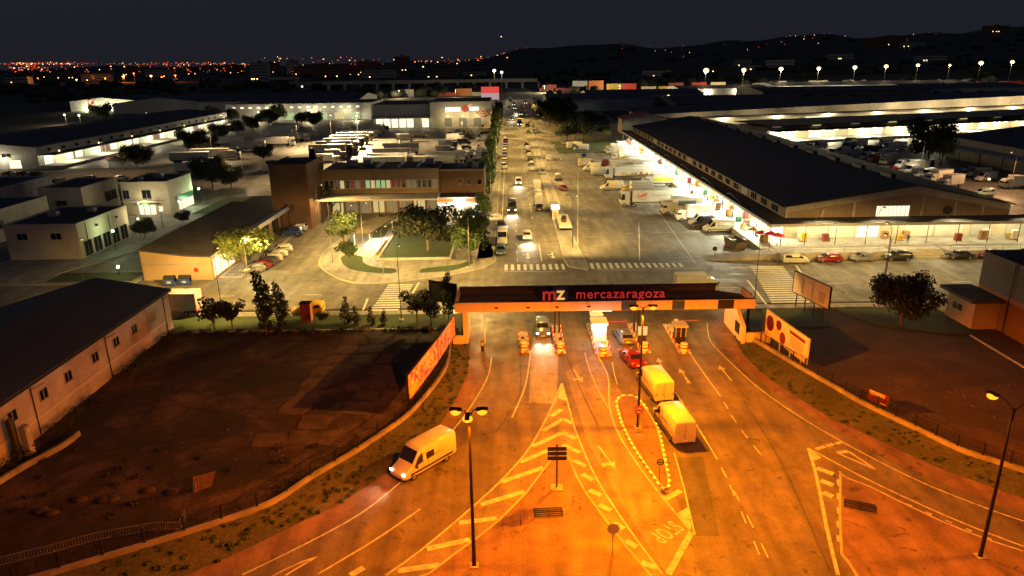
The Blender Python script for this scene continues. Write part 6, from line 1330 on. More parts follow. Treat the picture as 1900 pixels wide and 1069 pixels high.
for u, w, z, h in ((-.45, .5, 3.5, 2.3), (.1, .35, 3.5, 2.6), (.62, 1.2, 3.2, 1.5)): dec(rt, c, a, L, u, z, w, h, 'frame_grey', -.09)
board('billboard', 'dark unlit billboard seen from behind left of the entrance canopy', (-11.0, 89.0), (-7.3, 87.2), 2.6, 5.3, 'metal_dark', 3)
rt, c, a, L = board('banner', 'small red and white notice banner tied to the right-hand railings', (34.9, 62.3), (36.0, 60.3), .75, 1.95, 'car_maroon', 2, 'metal_dark', .04)
for k, z in enumerate((1.8, 1.62, 1.45, .9)): dec(rt, c, a, L, -.1 if k < 3 else .5, z, 1.6 if k < 3 else .6, .07, 'plaster_white', -.04, 'text_line')
# sign gantry on the central island
rt = thing('direction_sign', 'three-plate dark direction sign on one post in the central island', 'sign', (*G(1033, 908), .13))
x, y = rt.location.x, rt.location.y
part(rt, 'post', 'metal_dark', lambda m: m.box(x-.06, x+.06, y-.06, y+.06, .13, 4.1)); part(rt, 'base', 'concrete', lambda m: m.box(x-.5, x+.5, y-.45, y+.45, .13, .22))
for k in range(3): part(rt, 'sign_plate', 'metal_black', lambda m: m.box(x-.75, x+.75, y-.1, y-.06, 2.75+k*.42, 3.08+k*.42)); part(rt, 'plate_frame', 'frame_grey', lambda m: m.box(x-.78, x+.78, y-.06, y-.03, 2.72+k*.42, 3.11+k*.42))
def roadsign(pos, label, h, face='red_paint', inner='paint_white', r=.38, toward=-1, z0=.13, oct_=False, back=False):
    p = G(*pos); rt = thing('road_sign', label, 'road sign', (p[0], p[1], z0)); m = MB(); m.tube([(0, 0, 0), (0, 0, h+r)], .035, 6); m.build('post', 'metal_pole', rt)
    m = MB(); m.tube([(0, -.05, h), (0, -.02, h)], r, 8 if oct_ else 18); m.build('sign_disc', 'frame_grey' if back else face, rt)
    if not back: m = MB(); m.tube([(0, -.07, h), (0, -.05, h)], r*.68, 18); m.build('sign_face', inner, rt); m = MB(); m.box(-r*.5, r*.5, -.085, -.07, h-.05, h+.05); m.build('sign_symbol', 'metal_black', rt)
    return rt
roadsign((1136, 1033), 'back of a stop sign on the central island beside the stop lane', 2.2, r=.45, oct_=True, back=True)
roadsign((1183, 800), 'round red-rimmed sign on the lamp post of the narrow island', 2.2, r=.42).location.y -= .25
roadsign((1223, 893), 'small dark round sign at the lower tip of the narrow island', 1.7, 'blue_paint', 'paint_white', .3)
roadsign((1325, 478), 'small round black sign on the ramp walkway', 1.6, 'metal_black', 'metal_black', .4, z0=0)
for k, (pts, lab) in enumerate([([(932, 985), (934, 958), (962, 952), (966, 975)], 'thin bent pedestrian guard rail on the left side of the central island'), ([(1063, 940), (1060, 912), (1078, 915), (1076, 945)], 'small upright guard rail right of the direction sign')]):
    q = GL([pts[0], pts[3]], .13); rt = thing('guard_rail', lab, 'railing', (*q[0], .13)); part(rt, 'rail', 'metal_dark', lambda m: (m.tube([(q[0][0], q[0][1], .13), (q[0][0], q[0][1], 1.1), (q[1][0], q[1][1], 1.1), (q[1][0], q[1][1], .13)], .03, 5), m.tube([(q[0][0], q[0][1], .6), (q[1][0], q[1][1], .6)], .02, 5)))
def pallet(pos, label, rz):
    p = G(*pos, .13); rt = thing('metal_frame_stack', label, 'barrier', (p[0], p[1], .14), rz)
    m = MB(); [m.box(-1.1, 1.1, -.5+k*.24, -.45+k*.24, .05, .12) for k in range(5)]; [m.box(x-.03, x+.03, -.5, .55, .0, .06) for x in (-1.05, 0, 1.05)]; m.build('slats', 'metal_dark', rt)
    m = MB(); [m.tube([(x, -.5, .0), (x, -.5, .5)], .02, 4) for x in (-1.05, 1.05)]; m.tube([(-1.05, -.5, .5), (1.05, -.5, .5)], .02, 4); m.build('upright', 'metal_dark', rt)
pallet((1017, 952), 'low dark metal barrier lying flat below the direction sign', .05); pallet((1595, 940), 'dark metal barrier lying on the right traffic island', -.4)
# toll islands, booths, barriers
def island(xc, y0, y1, w, label, lane='warm'):
    rt = thing('toll_island', label, 'traffic island', (xc, (y0+y1)/2, .02), 0, 'toll islands under the canopy')
    part(rt, 'kerb_base', 'concrete', lambda m: m.prism([(xc-w/2, y0+.5), (xc-w/4, y0), (xc+w/4, y0), (xc+w/2, y0+.5), (xc+w/2, y1), (xc-w/2, y1)], .02, .2))
    part(rt, 'impact_drum', 'white_paint_gloss', lambda m: m.tube([(xc, y0+.75, .2), (xc, y0+.75, 1.05)], .42, 14)); part(rt, 'red_chevron', 'red_paint', lambda m: (m.tube([(xc, y0+.75, .45), (xc, y0+.75, .62)], .43, 14), m.tube([(xc, y0+.75, .85), (xc, y0+.75, .95)], .43, 14)))
    n = int((y1-y0-1.2)/.75)
    for k in range(n):
        for s in (-1, 1): part(rt, 'bollard', 'white_paint_gloss' if k % 2 else 'red_paint', lambda m: m.tube([(xc+s*(w/2-.1), y0+1.1+k*.75, .2), (xc+s*(w/2-.1), y0+1.1+k*.75, .62)], .07, 7))
    for k in range(4): part(rt, 'kerb_stud', 'white_paint_gloss' if k % 2 else 'red_paint', lambda m: m.ball((xc-w*.4+k*w*.27, y0+.02, .14), .13))
    return rt
island(1.3, 76.5, 83, 1.3, 'toll island with a machine, left of the grey-blue car'); island(5.6, 76.2, 85, 1.3, 'toll island carrying the left canopy columns'); island(10.6, 75.2, 85.5, 2.0, 'widest toll island, with the lit booth'); island(15.6, 75.9, 85.5, 1.3, 'toll island carrying the small orange display, right of the booth'); island(20.2, 75.6, 85, 1.4, 'toll island with the dark kiosk, rightmost')
def booth(x0, x1, y0, y1, label, wall, lit, roof='frame_white'):
    rt = thing('toll_booth', label, 'booth', ((x0+x1)/2, (y0+y1)/2, .2)); part(rt, 'base', wall, lambda m: m.box(x0, x1, y0, y1, .2, 1.1)); part(rt, 'glass_walls', 'booth' if lit else 'glass_dark', lambda m: m.box(x0+.05, x1-.05, y0+.05, y1-.05, 1.1, 2.35))
    part(rt, 'roof', roof, lambda m: m.box(x0-.2, x1+.2, y0-.2, y1+.2, 2.35, 2.55))
    for x in (x0, (x0+x1)/2, x1): part(rt, 'mullion', 'frame_grey', lambda m: m.box(x-.04, x+.04, y0-.02, y0+.05, 1.1, 2.35))
    return rt
booth(9.8, 11.4, 79.4, 81.4, 'brightly lit white toll booth in the middle lane island', 'white_paint_gloss', True); booth(10.0, 11.2, 82.6, 84.4, 'second pale booth standing behind the lit toll booth', 'white_paint_gloss', False)
booth(19.6, 20.8, 78.2, 79.6, 'dark kiosk with grey roof on the rightmost toll island', 'metal_black', False, 'frame_grey')
rt = thing('lane_display', 'small orange lit display box on a post beside the foreground lamp post', 'sign', (15.5, 78, .2)); part(rt, 'display', 'window_yellow', lambda m: m.box(15.0, 16.1, 77.9, 78.1, 1.5, 2.6)); part(rt, 'housing', 'metal_dark', lambda m: (m.box(14.95, 16.15, 78.1, 78.5, 1.4, 2.7), m.box(15.1, 16.0, 77.95, 78.5, .2, 1.4)))
for k, (x, y, up, lab) in enumerate([(-3.6, 77.3, True, 'raised barrier arm on its dark post at the left lane'), (1.2, 78.2, False, 'dark ticket machine on the island left of the grey-blue car'), (5.7, 77.7, False, 'ticket machine at the foot of the left canopy columns'), (10.9, 77.0, False, 'white ticket machine in front of the lit toll booth')]):
    rt = thing('ticket_machine' if not up else 'lane_barrier', lab, 'barrier' if up else 'ticket machine', (x, y, .05)); part(rt, 'housing', 'metal_dark' if k != 3 else 'white_paint_gloss', lambda m: m.box(x-.2, x+.2, y-.25, y+.25, .05 if up else .2, 1.35)); part(rt, 'panel', 'box_yellow', lambda m: m.box(x-.15, x+.15, y-.27, y-.25, .8, 1.2))
    if up: part(rt, 'barrier_arm', 'white_paint_gloss', lambda m: m.box(x+.25, x+.35, y-.04, y+.04, 1.0, 4.3))
for k, x in enumerate((13.2, 18.4)):
    rt = thing('lane_barrier', ['lowered barrier arm across the lane of the car with red tail lights', 'red glowing barrier arm right of the dark kiosk'][k], 'barrier', (x, 84, .05)); xx = 11.7 if k == 0 else 21.0; part(rt, 'housing', 'white_paint_gloss', lambda m: m.box(xx-.2, xx+.2, 83.9, 84.3, .05, 1.1)); part(rt, 'barrier_arm', 'red_paint' if k == 0 else 'tail_dim', lambda m: m.box(xx, xx+2.9, 84.0, 84.08, .9, 1.02))
# kiosk, bins, shelters
k_ = thing('kiosk', 'red-brown upright kiosk on the grass strip before the yellow taxi van', 'kiosk', (*G(571, 598), .1)); x, y = k_.location.x, k_.location.y
mat('rust_red', (.17, .04, .02), .6, var=.2, scale=2); part(k_, 'body', 'rust_red', lambda m: m.box(x-.75, x+.55, y-.3, y+.7, .1, 2.7)); part(k_, 'side_panel', 'box_orange', lambda m: m.box(x+.55, x+.6, y-.3, y+.7, .2, 2.6)); part(k_, 'cap', 'metal_dark', lambda m: m.box(x-.8, x+.65, y-.35, y+.75, 2.7, 2.8))
def bin_(pos, label, c='blue_paint'):
    p = G(*pos); rt = thing('waste_container', label, 'bin', (p[0], p[1], .02), 0, 'waste containers by the tan shed'); m = MB(); m.box(-.85, .85, -.5, .5, .15, 1.15); m.build('body', c, rt, bevel=.05); m = MB(); m.tube([(-.85, 0, 1.15), (.85, 0, 1.15)], .5, 10); m.build('lid', 'metal_dark', rt); m = MB(); [m.tube([(x_, y_-.05, .1), (x_, y_+.05, .1)], .1, 8) for x_ in (-.7, .7) for y_ in (-.4, .4)]; m.build('castors', 'tyre', rt); m = MB(); m.box(-.3, .3, -.52, -.5, .5, .8); m.build('notice', 'paint_white', rt)
bin_((317, 530), 'dark waste container, left of the pair beside the tan shed'); bin_((345, 529), 'dark waste container, right of the pair beside the tan shed'); 
bs = thing('bandstand', 'lit pavilion with flat dark roof and white floor in the square', 'pavilion', (-25.5, 131, .14))
part(bs, 'floor', 'plaster_white', lambda m: m.prism([(-28.3, 121.5), (-24.6, 119.5), (-23.9, 133.5), (-27.5, 133.5)], .14, .32)); part(bs, 'roof', 'roof_felt', lambda m: m.prism([(-30.0, 126.2), (-25.8, 125.5), (-23.2, 139.5), (-27.5, 139.5)], 3.0, 3.25))
for x, y in ((-29.2, 127), (-26.2, 126.3), (-24.0, 138.5), (-27.3, 138.5)): part(bs, 'post', 'frame_white', lambda m: m.tube([(x, y, .3), (x, y, 3.0)], .1, 6))
part(bs, 'bench', 'wood_pallet', lambda m: (m.box(-24.1, -23.8, 120.5, 130, .3, .8))); part(bs, 'ceiling_lamp', 'dock', lambda m: m.box(-26.5, -25.9, 130, 131, 2.85, 2.95)) 
sf = thing('skip', 'brown open skip at the near end of the dock', 'skip', (41.0, 124.3, .02), R(100)); m = MB(); m.add([(-2, -1, 0), (2, -1, 0), (2, 1, 0), (-2, 1, 0), (-2.6, -1.15, 1.4), (2.6, -1.15, 1.4), (2.6, 1.15, 1.4), (-2.6, 1.15, 1.4)], [(0, 1, 2, 3), (0, 1, 5, 4), (1, 2, 6, 5), (2, 3, 7, 6), (3, 0, 4, 7)]); m.build('tub', 'bark', sf); m = MB(); [m.box(-2.6, 2.6, s*1.17-.05, s*1.17+.05, 1.35, 1.47) for s in (-1, 1)]; m.build('rim', 'metal_dark', sf)
gb = thing('bottle_bank', 'long low dark green container lying before the dock ramp', 'container', (*G(1375, 453), .02)); m = MB(); m.box(-2.8, 2.8, -.5, .5, 0, .8); m.build('body', 'green_sign', gb, bevel=.08); m = MB(); m.box(-2.9, 2.9, -.55, .55, .8, .9); m.build('lid', 'metal_dark', gb)
lt = thing('market_trailer', 'cream flatbed trailer loaded with goods on the median pavement', 'trailer', (9.6+.9, 143, .14)); part(lt, 'bed', 'plaster_cream', lambda m: m.box(9.7, 12.2, 137.5, 149, .8, 1.2)); part(lt, 'load', 'metal_dark', lambda m: (m.box(10.4, 11.4, 141, 143, 1.2, 1.9), m.box(10.8, 11.6, 144.5, 146, 1.2, 1.6)))
for y in (139, 147.5): part(lt, 'wheel', 'tyre', lambda m: m.tube([(9.8, y, .5), (12.1, y, .5)], .36, 10))
ks = thing('bus_shelter', 'small kiosk with glowing white roof sign at the start of the median', 'kiosk', (9.9, 150, .14)); part(ks, 'body', 'frame_grey', lambda m: m.box(8.9, 10.2, 148.6, 151, .14, 2.4)); part(ks, 'light_box', 'sign_white', lambda m: m.box(8.8, 10.5, 148.4, 151.2, 2.4, 2.9)); part(ks, 'panel', 'box_orange', lambda m: m.box(9.2, 9.9, 148.5, 148.6, .8, 1.9))
# goods on the dock
random.seed(61); gc = {}; cs = []
for k in range(46):
    x, y = (random.uniform(44.3, 49), random.uniform(122, 285)) if k < 34 else (random.uniform(51, 96), random.uniform(121.5, 124.5))
    cs.append((k >= 34, x if k >= 34 else y, x, y, random.choice([('box_maroon', 'dark red'), ('box_orange', 'orange'), ('green_sign', 'green'), ('box_yellow', 'yellow'), ('wood_pallet', 'brown'), ('box_cream', 'cream'), ('white_paint_gloss', 'white')])))
for k, (fr, _, x, y, (mm, w)) in enumerate(sorted(cs)):
    side = 'before the white ground-floor wall' if fr else 'along the dock edge'; gc[(w, fr)] = gc.get((w, fr), 0)+1; h = random.uniform(.8, 1.7)
    rt = thing('crate_stack', '%s crate stack %s, %s such from the %s' % (w, side, ORD[gc[(w, fr)]-1], 'left' if fr else 'near end'), 'crates', (x, y, 1.12), random.uniform(-.2, .2), 'crate stacks on the market dock')
    m = MB(); n = int(h/.3)
    for j_ in range(n): m.obox((random.uniform(-.04, .04), random.uniform(-.04, .04), .15+j_*.32+.13), (1.0, .8, .28), random.uniform(-.05, .05))
    m.build('crates', mm, rt); m = MB(); [m.box(-.55, .55, -.45+i_*.38, -.33+i_*.38, .1, .14) for i_ in range(3)]; [m.box(xx-.05, xx+.05, -.45, .45, 0, .1) for xx in (-.5, 0, .5)]; m.build('pallet', 'wood_pallet', rt)
# parasols at dock corner
for k, (x, y, mm, w) in enumerate([(44.6, 121.6, 'red_paint', 'red'), (46.8, 119.6, 'red_paint', 'red'), (44.2, 124.5, 'box_yellow', 'yellow'), (44.6, 117.4, 'red_paint', 'red')]):
    rt = thing('parasol', '%s market parasol at the near corner of the dock, %s' % (w, ['leftmost of the red ones', 'under the canopy corner', 'beside the skip', 'on the pole by the kerb'][k]), 'parasol', (x, y, 1.12 if k < 3 else 0)); m = MB(); m.tube([(0, 0, 0), (0, 0, 2.4 if k < 3 else 4.4)], .04, 6); m.build('pole', 'metal_dark', rt)
    z = 2.0 if k < 3 else 4.0; m = MB(); m.add([(1.2*math.cos(t*.785), 1.2*math.sin(t*.785), z) for t in range(8)]+[(0, 0, z+.6)], [(i, (i+1) % 8, 8) for i in range(8)]); m.build('canopy', mm, rt)
# people
def person(pos, label, rz=0, top='car_dark', legs_='car_blue', z=.02, px=True):
    p = G(*pos) if px else pos
    m = MB()
    # one continuous figure grown as a skin
    me = bpy.data.meshes.new('body'); vs = [(0, 0, .95), (0, 0, 1.2), (0, 0, 1.42), (0, 0, 1.52), (0, .01, 1.66), (0, .0, 1.76), (.2, 0, 1.40), (.26, .02, 1.14), (.27, .12, .9), (-.2, 0, 1.40), (-.26, -.02, 1.14), (-.27, .06, .9), (.1, 0, .9), (.11, .06, .5), (.11, -.02, .08), (.11, .14, .04), (-.1, 0, .9), (-.11, -.02, .5), (-.11, -.1, .08), (-.11, .06, .04)]
    ed = [(0, 1), (1, 2), (2, 3), (3, 4), (4, 5), (2, 6), (6, 7), (7, 8), (2, 9), (9, 10), (10, 11), (0, 12), (12, 13), (13, 14), (14, 15), (0, 16), (16, 17), (17, 18), (18, 19)]
    rd = [.15, .15, .15, .06, .10, .08, .07, .05, .035, .07, .05, .035, .10, .07, .05, .045, .10, .07, .05, .045]
    me.from_pydata(vs, ed, []); o = bpy.data.objects.new('person', me); COL.objects.link(o); md = o.modifiers.new('skin', 'SKIN'); 
    for i, sv in enumerate(me.skin_vertices[0].data): sv.radius = (rd[i], rd[i]); sv.use_root = (i == 0)
    md2 = o.modifiers.new('sub', 'SUBSURF'); md2.levels = 1; md2.render_levels = 1; me.materials.append(MT(top)); o.location = (p[0], p[1], z); o.rotation_euler = (0, 0, rz)
    tag(o, label, 'person'); return o
person((905, 408), 'person in dark clothes walking on the avenue pavement by the crown edge', .4); person((47.5, 119.9), 'person in dark clothes standing at the near corner of the dock', 1, z=1.12, px=False); person((70.5, 120.8), 'person standing before the lit doorway under the hall canopy', 2, z=1.12, px=False)
person((45.0, 133), 'person in pale top on the dock behind the nearest cream van', 2, 'car_silver', z=1.12, px=False); person((44.8, 158), 'person on the dock behind the swirl logo trailer', 2, 'car_red', z=1.12, px=False)
# far city
random.seed(71)
def cityblock(px, d, w, h, mm, lab, lit=0, dz=0):
    r_ = ray(px, 112); x = r_[0]/r_[1]*d; z = terrain_h(x, d); rt = thing('distant_building', lab, 'building', (x, d, z)); m = MB(); m.box(-w/2, w/2, 0, 18, -5, h); m.build('wall', mm, rt); m = MB(); m.box(-w/2-.4, w/2+.4, -.4, 18.4, h, h+.8); m.box(-w*.1, w*.1, 5, 10, h+.8, h+4); m.build('roof', 'roof_felt', rt)
    f = max(1, int(h/5))
    for j in range(f): m = MB(); m.box(-w/2+1, w/2-1, -.15, 0, 1.2+j*h/f, 2.8+j*h/f); m.build('window_band', 'glass_dark', rt)
    for i in range(lit): xx = random.uniform(-w/2, w/2); m = MB(); m.box(xx-1.0, xx+1.0, -.3, -.16, h*.2, h*.2+1.6); m.build('lit_window', 'far_warm', rt)
for k, (px, d, w, h, mm, l) in enumerate(sorted([(478, 1300, 30, 34, 'concrete', 3), (604, 1500, 46, 30, 'brick_brown', 2), (520, 1100, 40, 14, 'concrete', 0), (572, 1000, 34, 9, 'concrete', 2), (640, 1700, 60, 26, 'brick_brown', 2), (680, 1900, 50, 34, 'brick_brown', 2), (700, 1500, 70, 18, 'concrete', 1), (745, 2000, 40, 44, 'brick_brown', 2), (560, 1900, 60, 22, 'brick_brown', 1), (540, 2100, 30, 40, 'concrete', 0), (500, 2300, 50, 36, 'brick_brown', 1), (430, 2400, 60, 30, 'brick_brown', 2), (350, 2300, 44, 26, 'brick_brown', 2), (290, 1900, 70, 20, 'concrete', 2), (240, 2000, 50, 24, 'brick_brown', 2), (170, 1600, 60, 16, 'concrete', 1), (110, 1900, 50, 24, 'brick_brown', 3), (50, 2100, 80, 22, 'brick_brown', 3), (20, 1500, 50, 14, 'concrete', 1),
    (1640, 2100, 110, 24, 'brick_brown', 2), (1690, 2000, 60, 14, 'concrete', 2), (1450, 1600, 60, 14, 'plaster_white', 0), (1400, 1500, 30, 10, 'plaster_white', 1), (1220, 1300, 50, 12, 'concrete', 1), (1380, 1700, 40, 16, 'concrete', 1), (1840, 2200, 70, 20, 'brick_brown', 3), (1560, 1700, 60, 14, 'concrete', 2), (1340, 1500, 40, 10, 'brick_brown', 1), (1730, 1500, 60, 12, 'concrete', 2), (880, 1600, 50, 10, 'concrete', 1), (820, 1500, 60, 12, 'brick_brown', 2)])):
    cityblock(px, d, w, h, mm, '%s block on the dim skyline, %s of all skyline blocks from the left' % ('brown' if 'brick' in mm else 'grey', ORD[k]), l)
# ------------------------------------------------------------------ lamps
SOD, YEL, WARM, DOCK = (1, .19, .0), (1, .60, .15), (1, .70, .30), (1, .96, .64)
def spot(parent, loc, power, col, size=150, aim=None, soft=.12, blend=.22, wide=False):
    l = bpy.data.lights.new('lamp_light', 'SPOT'); l.energy = power; l.color = col; l.spot_size = R(size); l.spot_blend = blend; l.shadow_soft_size = soft
    o = bpy.data.objects.new('lamp_light', l); COL.objects.link(o); o.parent = parent; o.location = loc
    if wide:      # street luminaire: throws more light sideways than straight down, so the pool is even
        l.use_nodes = True; n_ = l.node_tree; em = n_.nodes['Emission']; ge = n_.nodes.new('ShaderNodeNewGeometry'); sx = n_.nodes.new('ShaderNodeSeparateXYZ'); n_.links.new(ge.outputs['Normal'], sx.inputs[0])
        ab = n_.nodes.new('ShaderNodeMath'); ab.operation = 'ABSOLUTE'; n_.links.new(sx.outputs['Z'], ab.inputs[0]); mx_ = n_.nodes.new('ShaderNodeMath'); mx_.operation = 'MAXIMUM'; mx_.inputs[1].default_value = .38; n_.links.new(ab.outputs[0], mx_.inputs[0])
        pw_ = n_.nodes.new('ShaderNodeMath'); pw_.operation = 'POWER'; pw_.inputs[1].default_value = -1.7; n_.links.new(mx_.outputs[0], pw_.inputs[0]); n_.links.new(pw_.outputs[0], em.inputs['Strength'])
    if aim: o.rotation_euler = Vector(aim).to_track_quat('-Z', 'Y').to_euler()
    return o
def point(parent, loc, power, col, soft=.15):
    l = bpy.data.lights.new('lamp_light', 'POINT'); l.energy = power; l.color = col; l.shadow_soft_size = soft
    o = bpy.data.objects.new('lamp_light', l); COL.objects.link(o); o.parent = parent; o.location = loc; return o
def street_lamp(pos, h, arms, label, col=SOD, glow='sodium', power=9000, reach=1.3, group=None, px=True, pole='metal_pole', rise=.35, lit=True, size=166, tilt=.45, r0=.11, head=.32, z0=.05):
    p = G(*pos) if px else pos
    rt = thing('street_lamp', label, 'street lamp', (p[0], p[1], z0), 0, group)
    m = MB(); m.tube([(0, 0, 0), (0, 0, .6), (0, 0, h)], [r0, r0*.8, r0*.45], 8); m.build('pole', pole, rt)
    m = MB(); m.box(-.3, .3, -.3, .3, -.04, .12); m.build('base', 'concrete', rt)
    for a in arms:
        a = R(a); d = Vector((math.cos(a), math.sin(a), 0)); tip = d*reach+Vector((0, 0, h+rise))
        m = MB(); m.tube([(0, 0, h-.2), tuple(d*reach*.5+Vector((0, 0, h+rise*.8))), tuple(tip)], .035, 5); m.build('arm', pole, rt)
        m = MB(); m.obox(tuple(tip+d*.3), (.75, .3, .14), a); hd = m.build('lamp_head', 'metal_dark' if pole != 'metal_pole' else 'frame_grey', rt)
        m = MB(); m.ball(tuple(tip+d*.3+Vector((0, 0, -.19))), head*.8, 0, 10, .6); m.build('bulb', glow if lit else 'frame_grey', hd)
        if lit: spot(rt, tuple(tip+d*.3+Vector((0, 0, -.48))), power, col, 152 if pole == 'metal_black' else 138, blend=.3 if pole == 'metal_black' else .4, aim=(d.x*tilt, d.y*tilt, -1), wide=True)
    return rt
street_lamp((880, 1052), 11.6, [8, 172, 268], 'tall dark post with three glowing orange heads in the left foreground', power=6000, pole='metal_black', reach=.55, r0=.17, head=.42, tilt=.4)
street_lamp((1183, 795), 12.0, [0, 180], 'tall dark post with two glowing orange heads in front of the canopy', col=(1, .235, .0), power=16500, pole='metal_black', reach=.55, r0=.15, head=.40, rise=.15, tilt=.2)
street_lamp((1818, 1035), 11.4, [5, 110], 'tall dark post with an orange head at the right foreground edge', power=4600, pole='metal_black', reach=1.2, r0=.17, head=.42, tilt=.2)
# the same row carries on behind the camera position
street_lamp((10, 15.5), 11.6, [30, 180], 'foreground lamp post of the same kind, just below the picture', power=2400, px=False, pole='metal_black', reach=1.1, r0=.17)
G1 = 'yellowish street lamps round the square and crossing'
for pos, h, arms, lab, pw in [((1062, 460), 9.0, [60, 120], 'double-armed pole on the median tip beside the crosswalk', 7500), ((871, 497), 8.6, [-50, -130], 'double-armed pale pole at the right corner of the square', 3800), ((592, 420), 8.5, [-20], 'pale pole left of the bushy tree at the brick office', 3200), ((655, 382), 9.6, [0], 'pole with glowing head before the brick office windows', 5000),
    ((712, 512), 7.5, [70], 'thin pole on the lower pavement of the square', 5000), ((618, 490), 7.0, [90], 'thin curved pole by the yellow painted kerb', 3200), ((675, 465), 8.2, [60, 200], 'thin pole rising beside the bandstand', 3500), ((816, 385), 9.5, [180], 'pole at the join of brick office and restaurant', 3000)]:
    street_lamp(pos, h, arms, lab, YEL, 'warm', pw*1.0, group=G1, head=.17, rise=.5)
for pos, h, lab in [((745, 594), 9.5, 'dark thin pole on the grass strip before the left crosswalk'), ((1640, 520), 8.2, 'curved-top pole before the retaining wall'), ((1399, 566), 9.0, 'dark thin pole right of the canopy beside the right crosswalk')]:
    street_lamp(pos, h, [90], lab, YEL, 'warm', (6500 if pos[0] < 800 else 3300), group=G1, pole='metal_dark', head=.2, rise=.5, r0=.08)
for k in range(3): street_lamp((52+k*26, 93.0), 9, [90], 'street lamp on the right street pavement, %s beyond the billboard' % ORD[k], YEL, 'warm', 3000, px=False, group=G1, pole='metal_dark', head=.2, lit=True, r0=.08)
street_lamp((-40, 91.0), 9, [90], 'pole by the box truck at the left end of the street', YEL, 'warm', 14000, px=False, group=G1, pole='metal_dark', head=.2, r0=.08)
street_lamp((-62, 97), 9, [90], 'pole behind the white warehouse roof', YEL, 'warm', 1500, px=False, group=G1, pole='metal_pole', head=.2, r0=.08)
street_lamp((-42.5, 108.2), 6.2, [100, 20], 'forked lamp standing inside the yellow-green tree', (1, .85, .32), 'warm', 1900, px=False, head=.2, reach=1.6)
for k in range(9):
    street_lamp((10.3, 178+k*30), 9, [0, 180], 'median lamp on the avenue, %s from the near end' % ORD[k], YEL, 'warm', 5500, px=False, group='median lamps of the avenue', head=.18, reach=2.2)
for k in range(6): street_lamp((-4.6, 160+k*38), 9, [0], 'slim avenue lamp left of the roadway, %s from the near end' % ORD[k], YEL, 'warm', 4200, px=False, group='left kerb lamps of the avenue', head=.14)
for k, (pos, h, pw) in enumerate([((615, 303), 9, 5000), ((665, 262), 12, 26000), ((616, 262), 11, 14000), ((710, 322), 8, 3500)]): street_lamp(pos, h, [-60], ['slim lamp in front of the white box trucks', 'tall bright lamp in the floodlit truck row', 'short bright lamp left of the floodlit truck row', 'dim lamp behind the brick office roof'][k], (1, .68, .30), 'white', pw*2.6, group='lamps of the truck park', head=.5, tilt=.6)
for x, y, pw, wh in [(-110, 262, 15000, 'among the trailers of the dim park'), (-88, 296, 15000, 'behind the trailers of the dim park'), (-128, 225, 11000, 'between the dim park and the pale blocks'), (-60, 215, 9000, 'in the empty yard behind the brick tower'), (-20, 300, 14000, 'in the middle of the truck rows'), (-36, 232, 9000, 'close behind the brick office roof'), (-172, 218, 7000, 'before the gable of the long lit warehouse'), (-78, 205, 6000, 'behind the lit cream office')]:
    street_lamp((x, y), 10, [-90], 'added fill lamp '+wh, (1, .66, .30), 'warm', pw*.55, px=False, group='added fill lamps of the truck parks', head=.16, tilt=.1)  # extra lamps added to lift the dark yards
# park lanterns on the left plaza
def lantern(pos, label, col=(1, .88, .5), glow='white', pw=700, h=3.4, px=True):
    p = G(*pos) if px else pos; rt = thing('park_lantern', label, 'lantern', (p[0], p[1], .13), 0, 'park lanterns between the pale blocks'); m = MB(); m.tube([(0, 0, 0), (0, 0, h)], [.08, .05], 6); m.build('post', 'metal_black', rt); m = MB(); m.ball((0, 0, h+.22), .24); m.build('globe', glow, rt); m = MB(); m.obox((0, 0, h+.5), (.5, .5, .06)); m.build('cap', 'metal_black', rt); point(rt, (0, 0, h+.85), pw, col, .25)
lantern((262, 408), 'lantern left of the cream office door'); lantern((303, 422), 'slim lantern at the centre of the lit plaza', pw=200); lantern((337, 405), 'lantern by the right shopfront of the cream office'); lantern((262, 440), 'lantern in front at the plaza edge', pw=350); lantern((216, 465), 'greenish lantern before the dark shopfront strip', (.75, 1, .5), 'green_lamp', 420); lantern((373, 378), 'green-tinted lantern right of the cream office', (.6, 1, .5), 'green_lamp', 600)
lantern((222, 512), 'faint lantern in the hedge behind the white warehouse', (.8, 1, .5), 'green_lamp', 120, 1.2)
# white light under the canopies
def house(parent, x, y, z, pw, col=DOCK, soft=.4):
    return point(parent, (x-parent.location.x, y-parent.location.y, z-parent.location.z), pw, col, soft)
for k in range(14): house(mk, 46.6, 127+k*12.2, 4.35, 5500)
for k in range(8): house(mk, 53+k*6.4, 122.6, 4.3, 700, (1, .84, .40))
for k in range(7):
    rt = thing('dock_floodlight', 'slanting floodlight arm over the dock canopy edge, %s from the near end' % ORD[k], 'floodlight', (46.4, 139+k*20, 4.95), 0, 'floodlights on the dock canopy'); m = MB(); m.tube([(0, 0, 0), (-2.4, 0, 2.1)], .05, 5); m.build('arm', 'metal_pole', rt); m = MB(); m.obox((-2.7, 0, 2.15), (.7, .35, .14)); m.build('lamp_head', 'frame_grey', rt); spot(rt, (-2.9, 0, 1.95), 10000, DOCK, 125, (-.7, -.3, -1))
for k, x in enumerate((54.5, 65, 78, 92)):
    rt = thing('dock_floodlight', 'floodlight arm over the hall front canopy, %s from the left' % ORD[k], 'floodlight', (x, 123, 4.95), 0, 'floodlights on the dock canopy'); m = MB(); m.tube([(0, 0, 0), (.5, -1.6, 2.6)], .05, 5); m.build('arm', 'metal_pole', rt); m = MB(); m.obox((.6, -1.9, 2.65), (.35, .7, .14)); m.build('lamp_head', 'frame_grey', rt); spot(rt, (.6, -2.0, 2.4), 2200, (1, .82, .42), 140, (0, -.5, -1))
for k in range(9): house(dr, *a2(.06+.11*k, 4.5), 4.2, 7500, (1, .88, .52))
for k in range(8): house(wr, *along(.06+.125*k, 3), 3.9, 3500, (1, .82, .45))
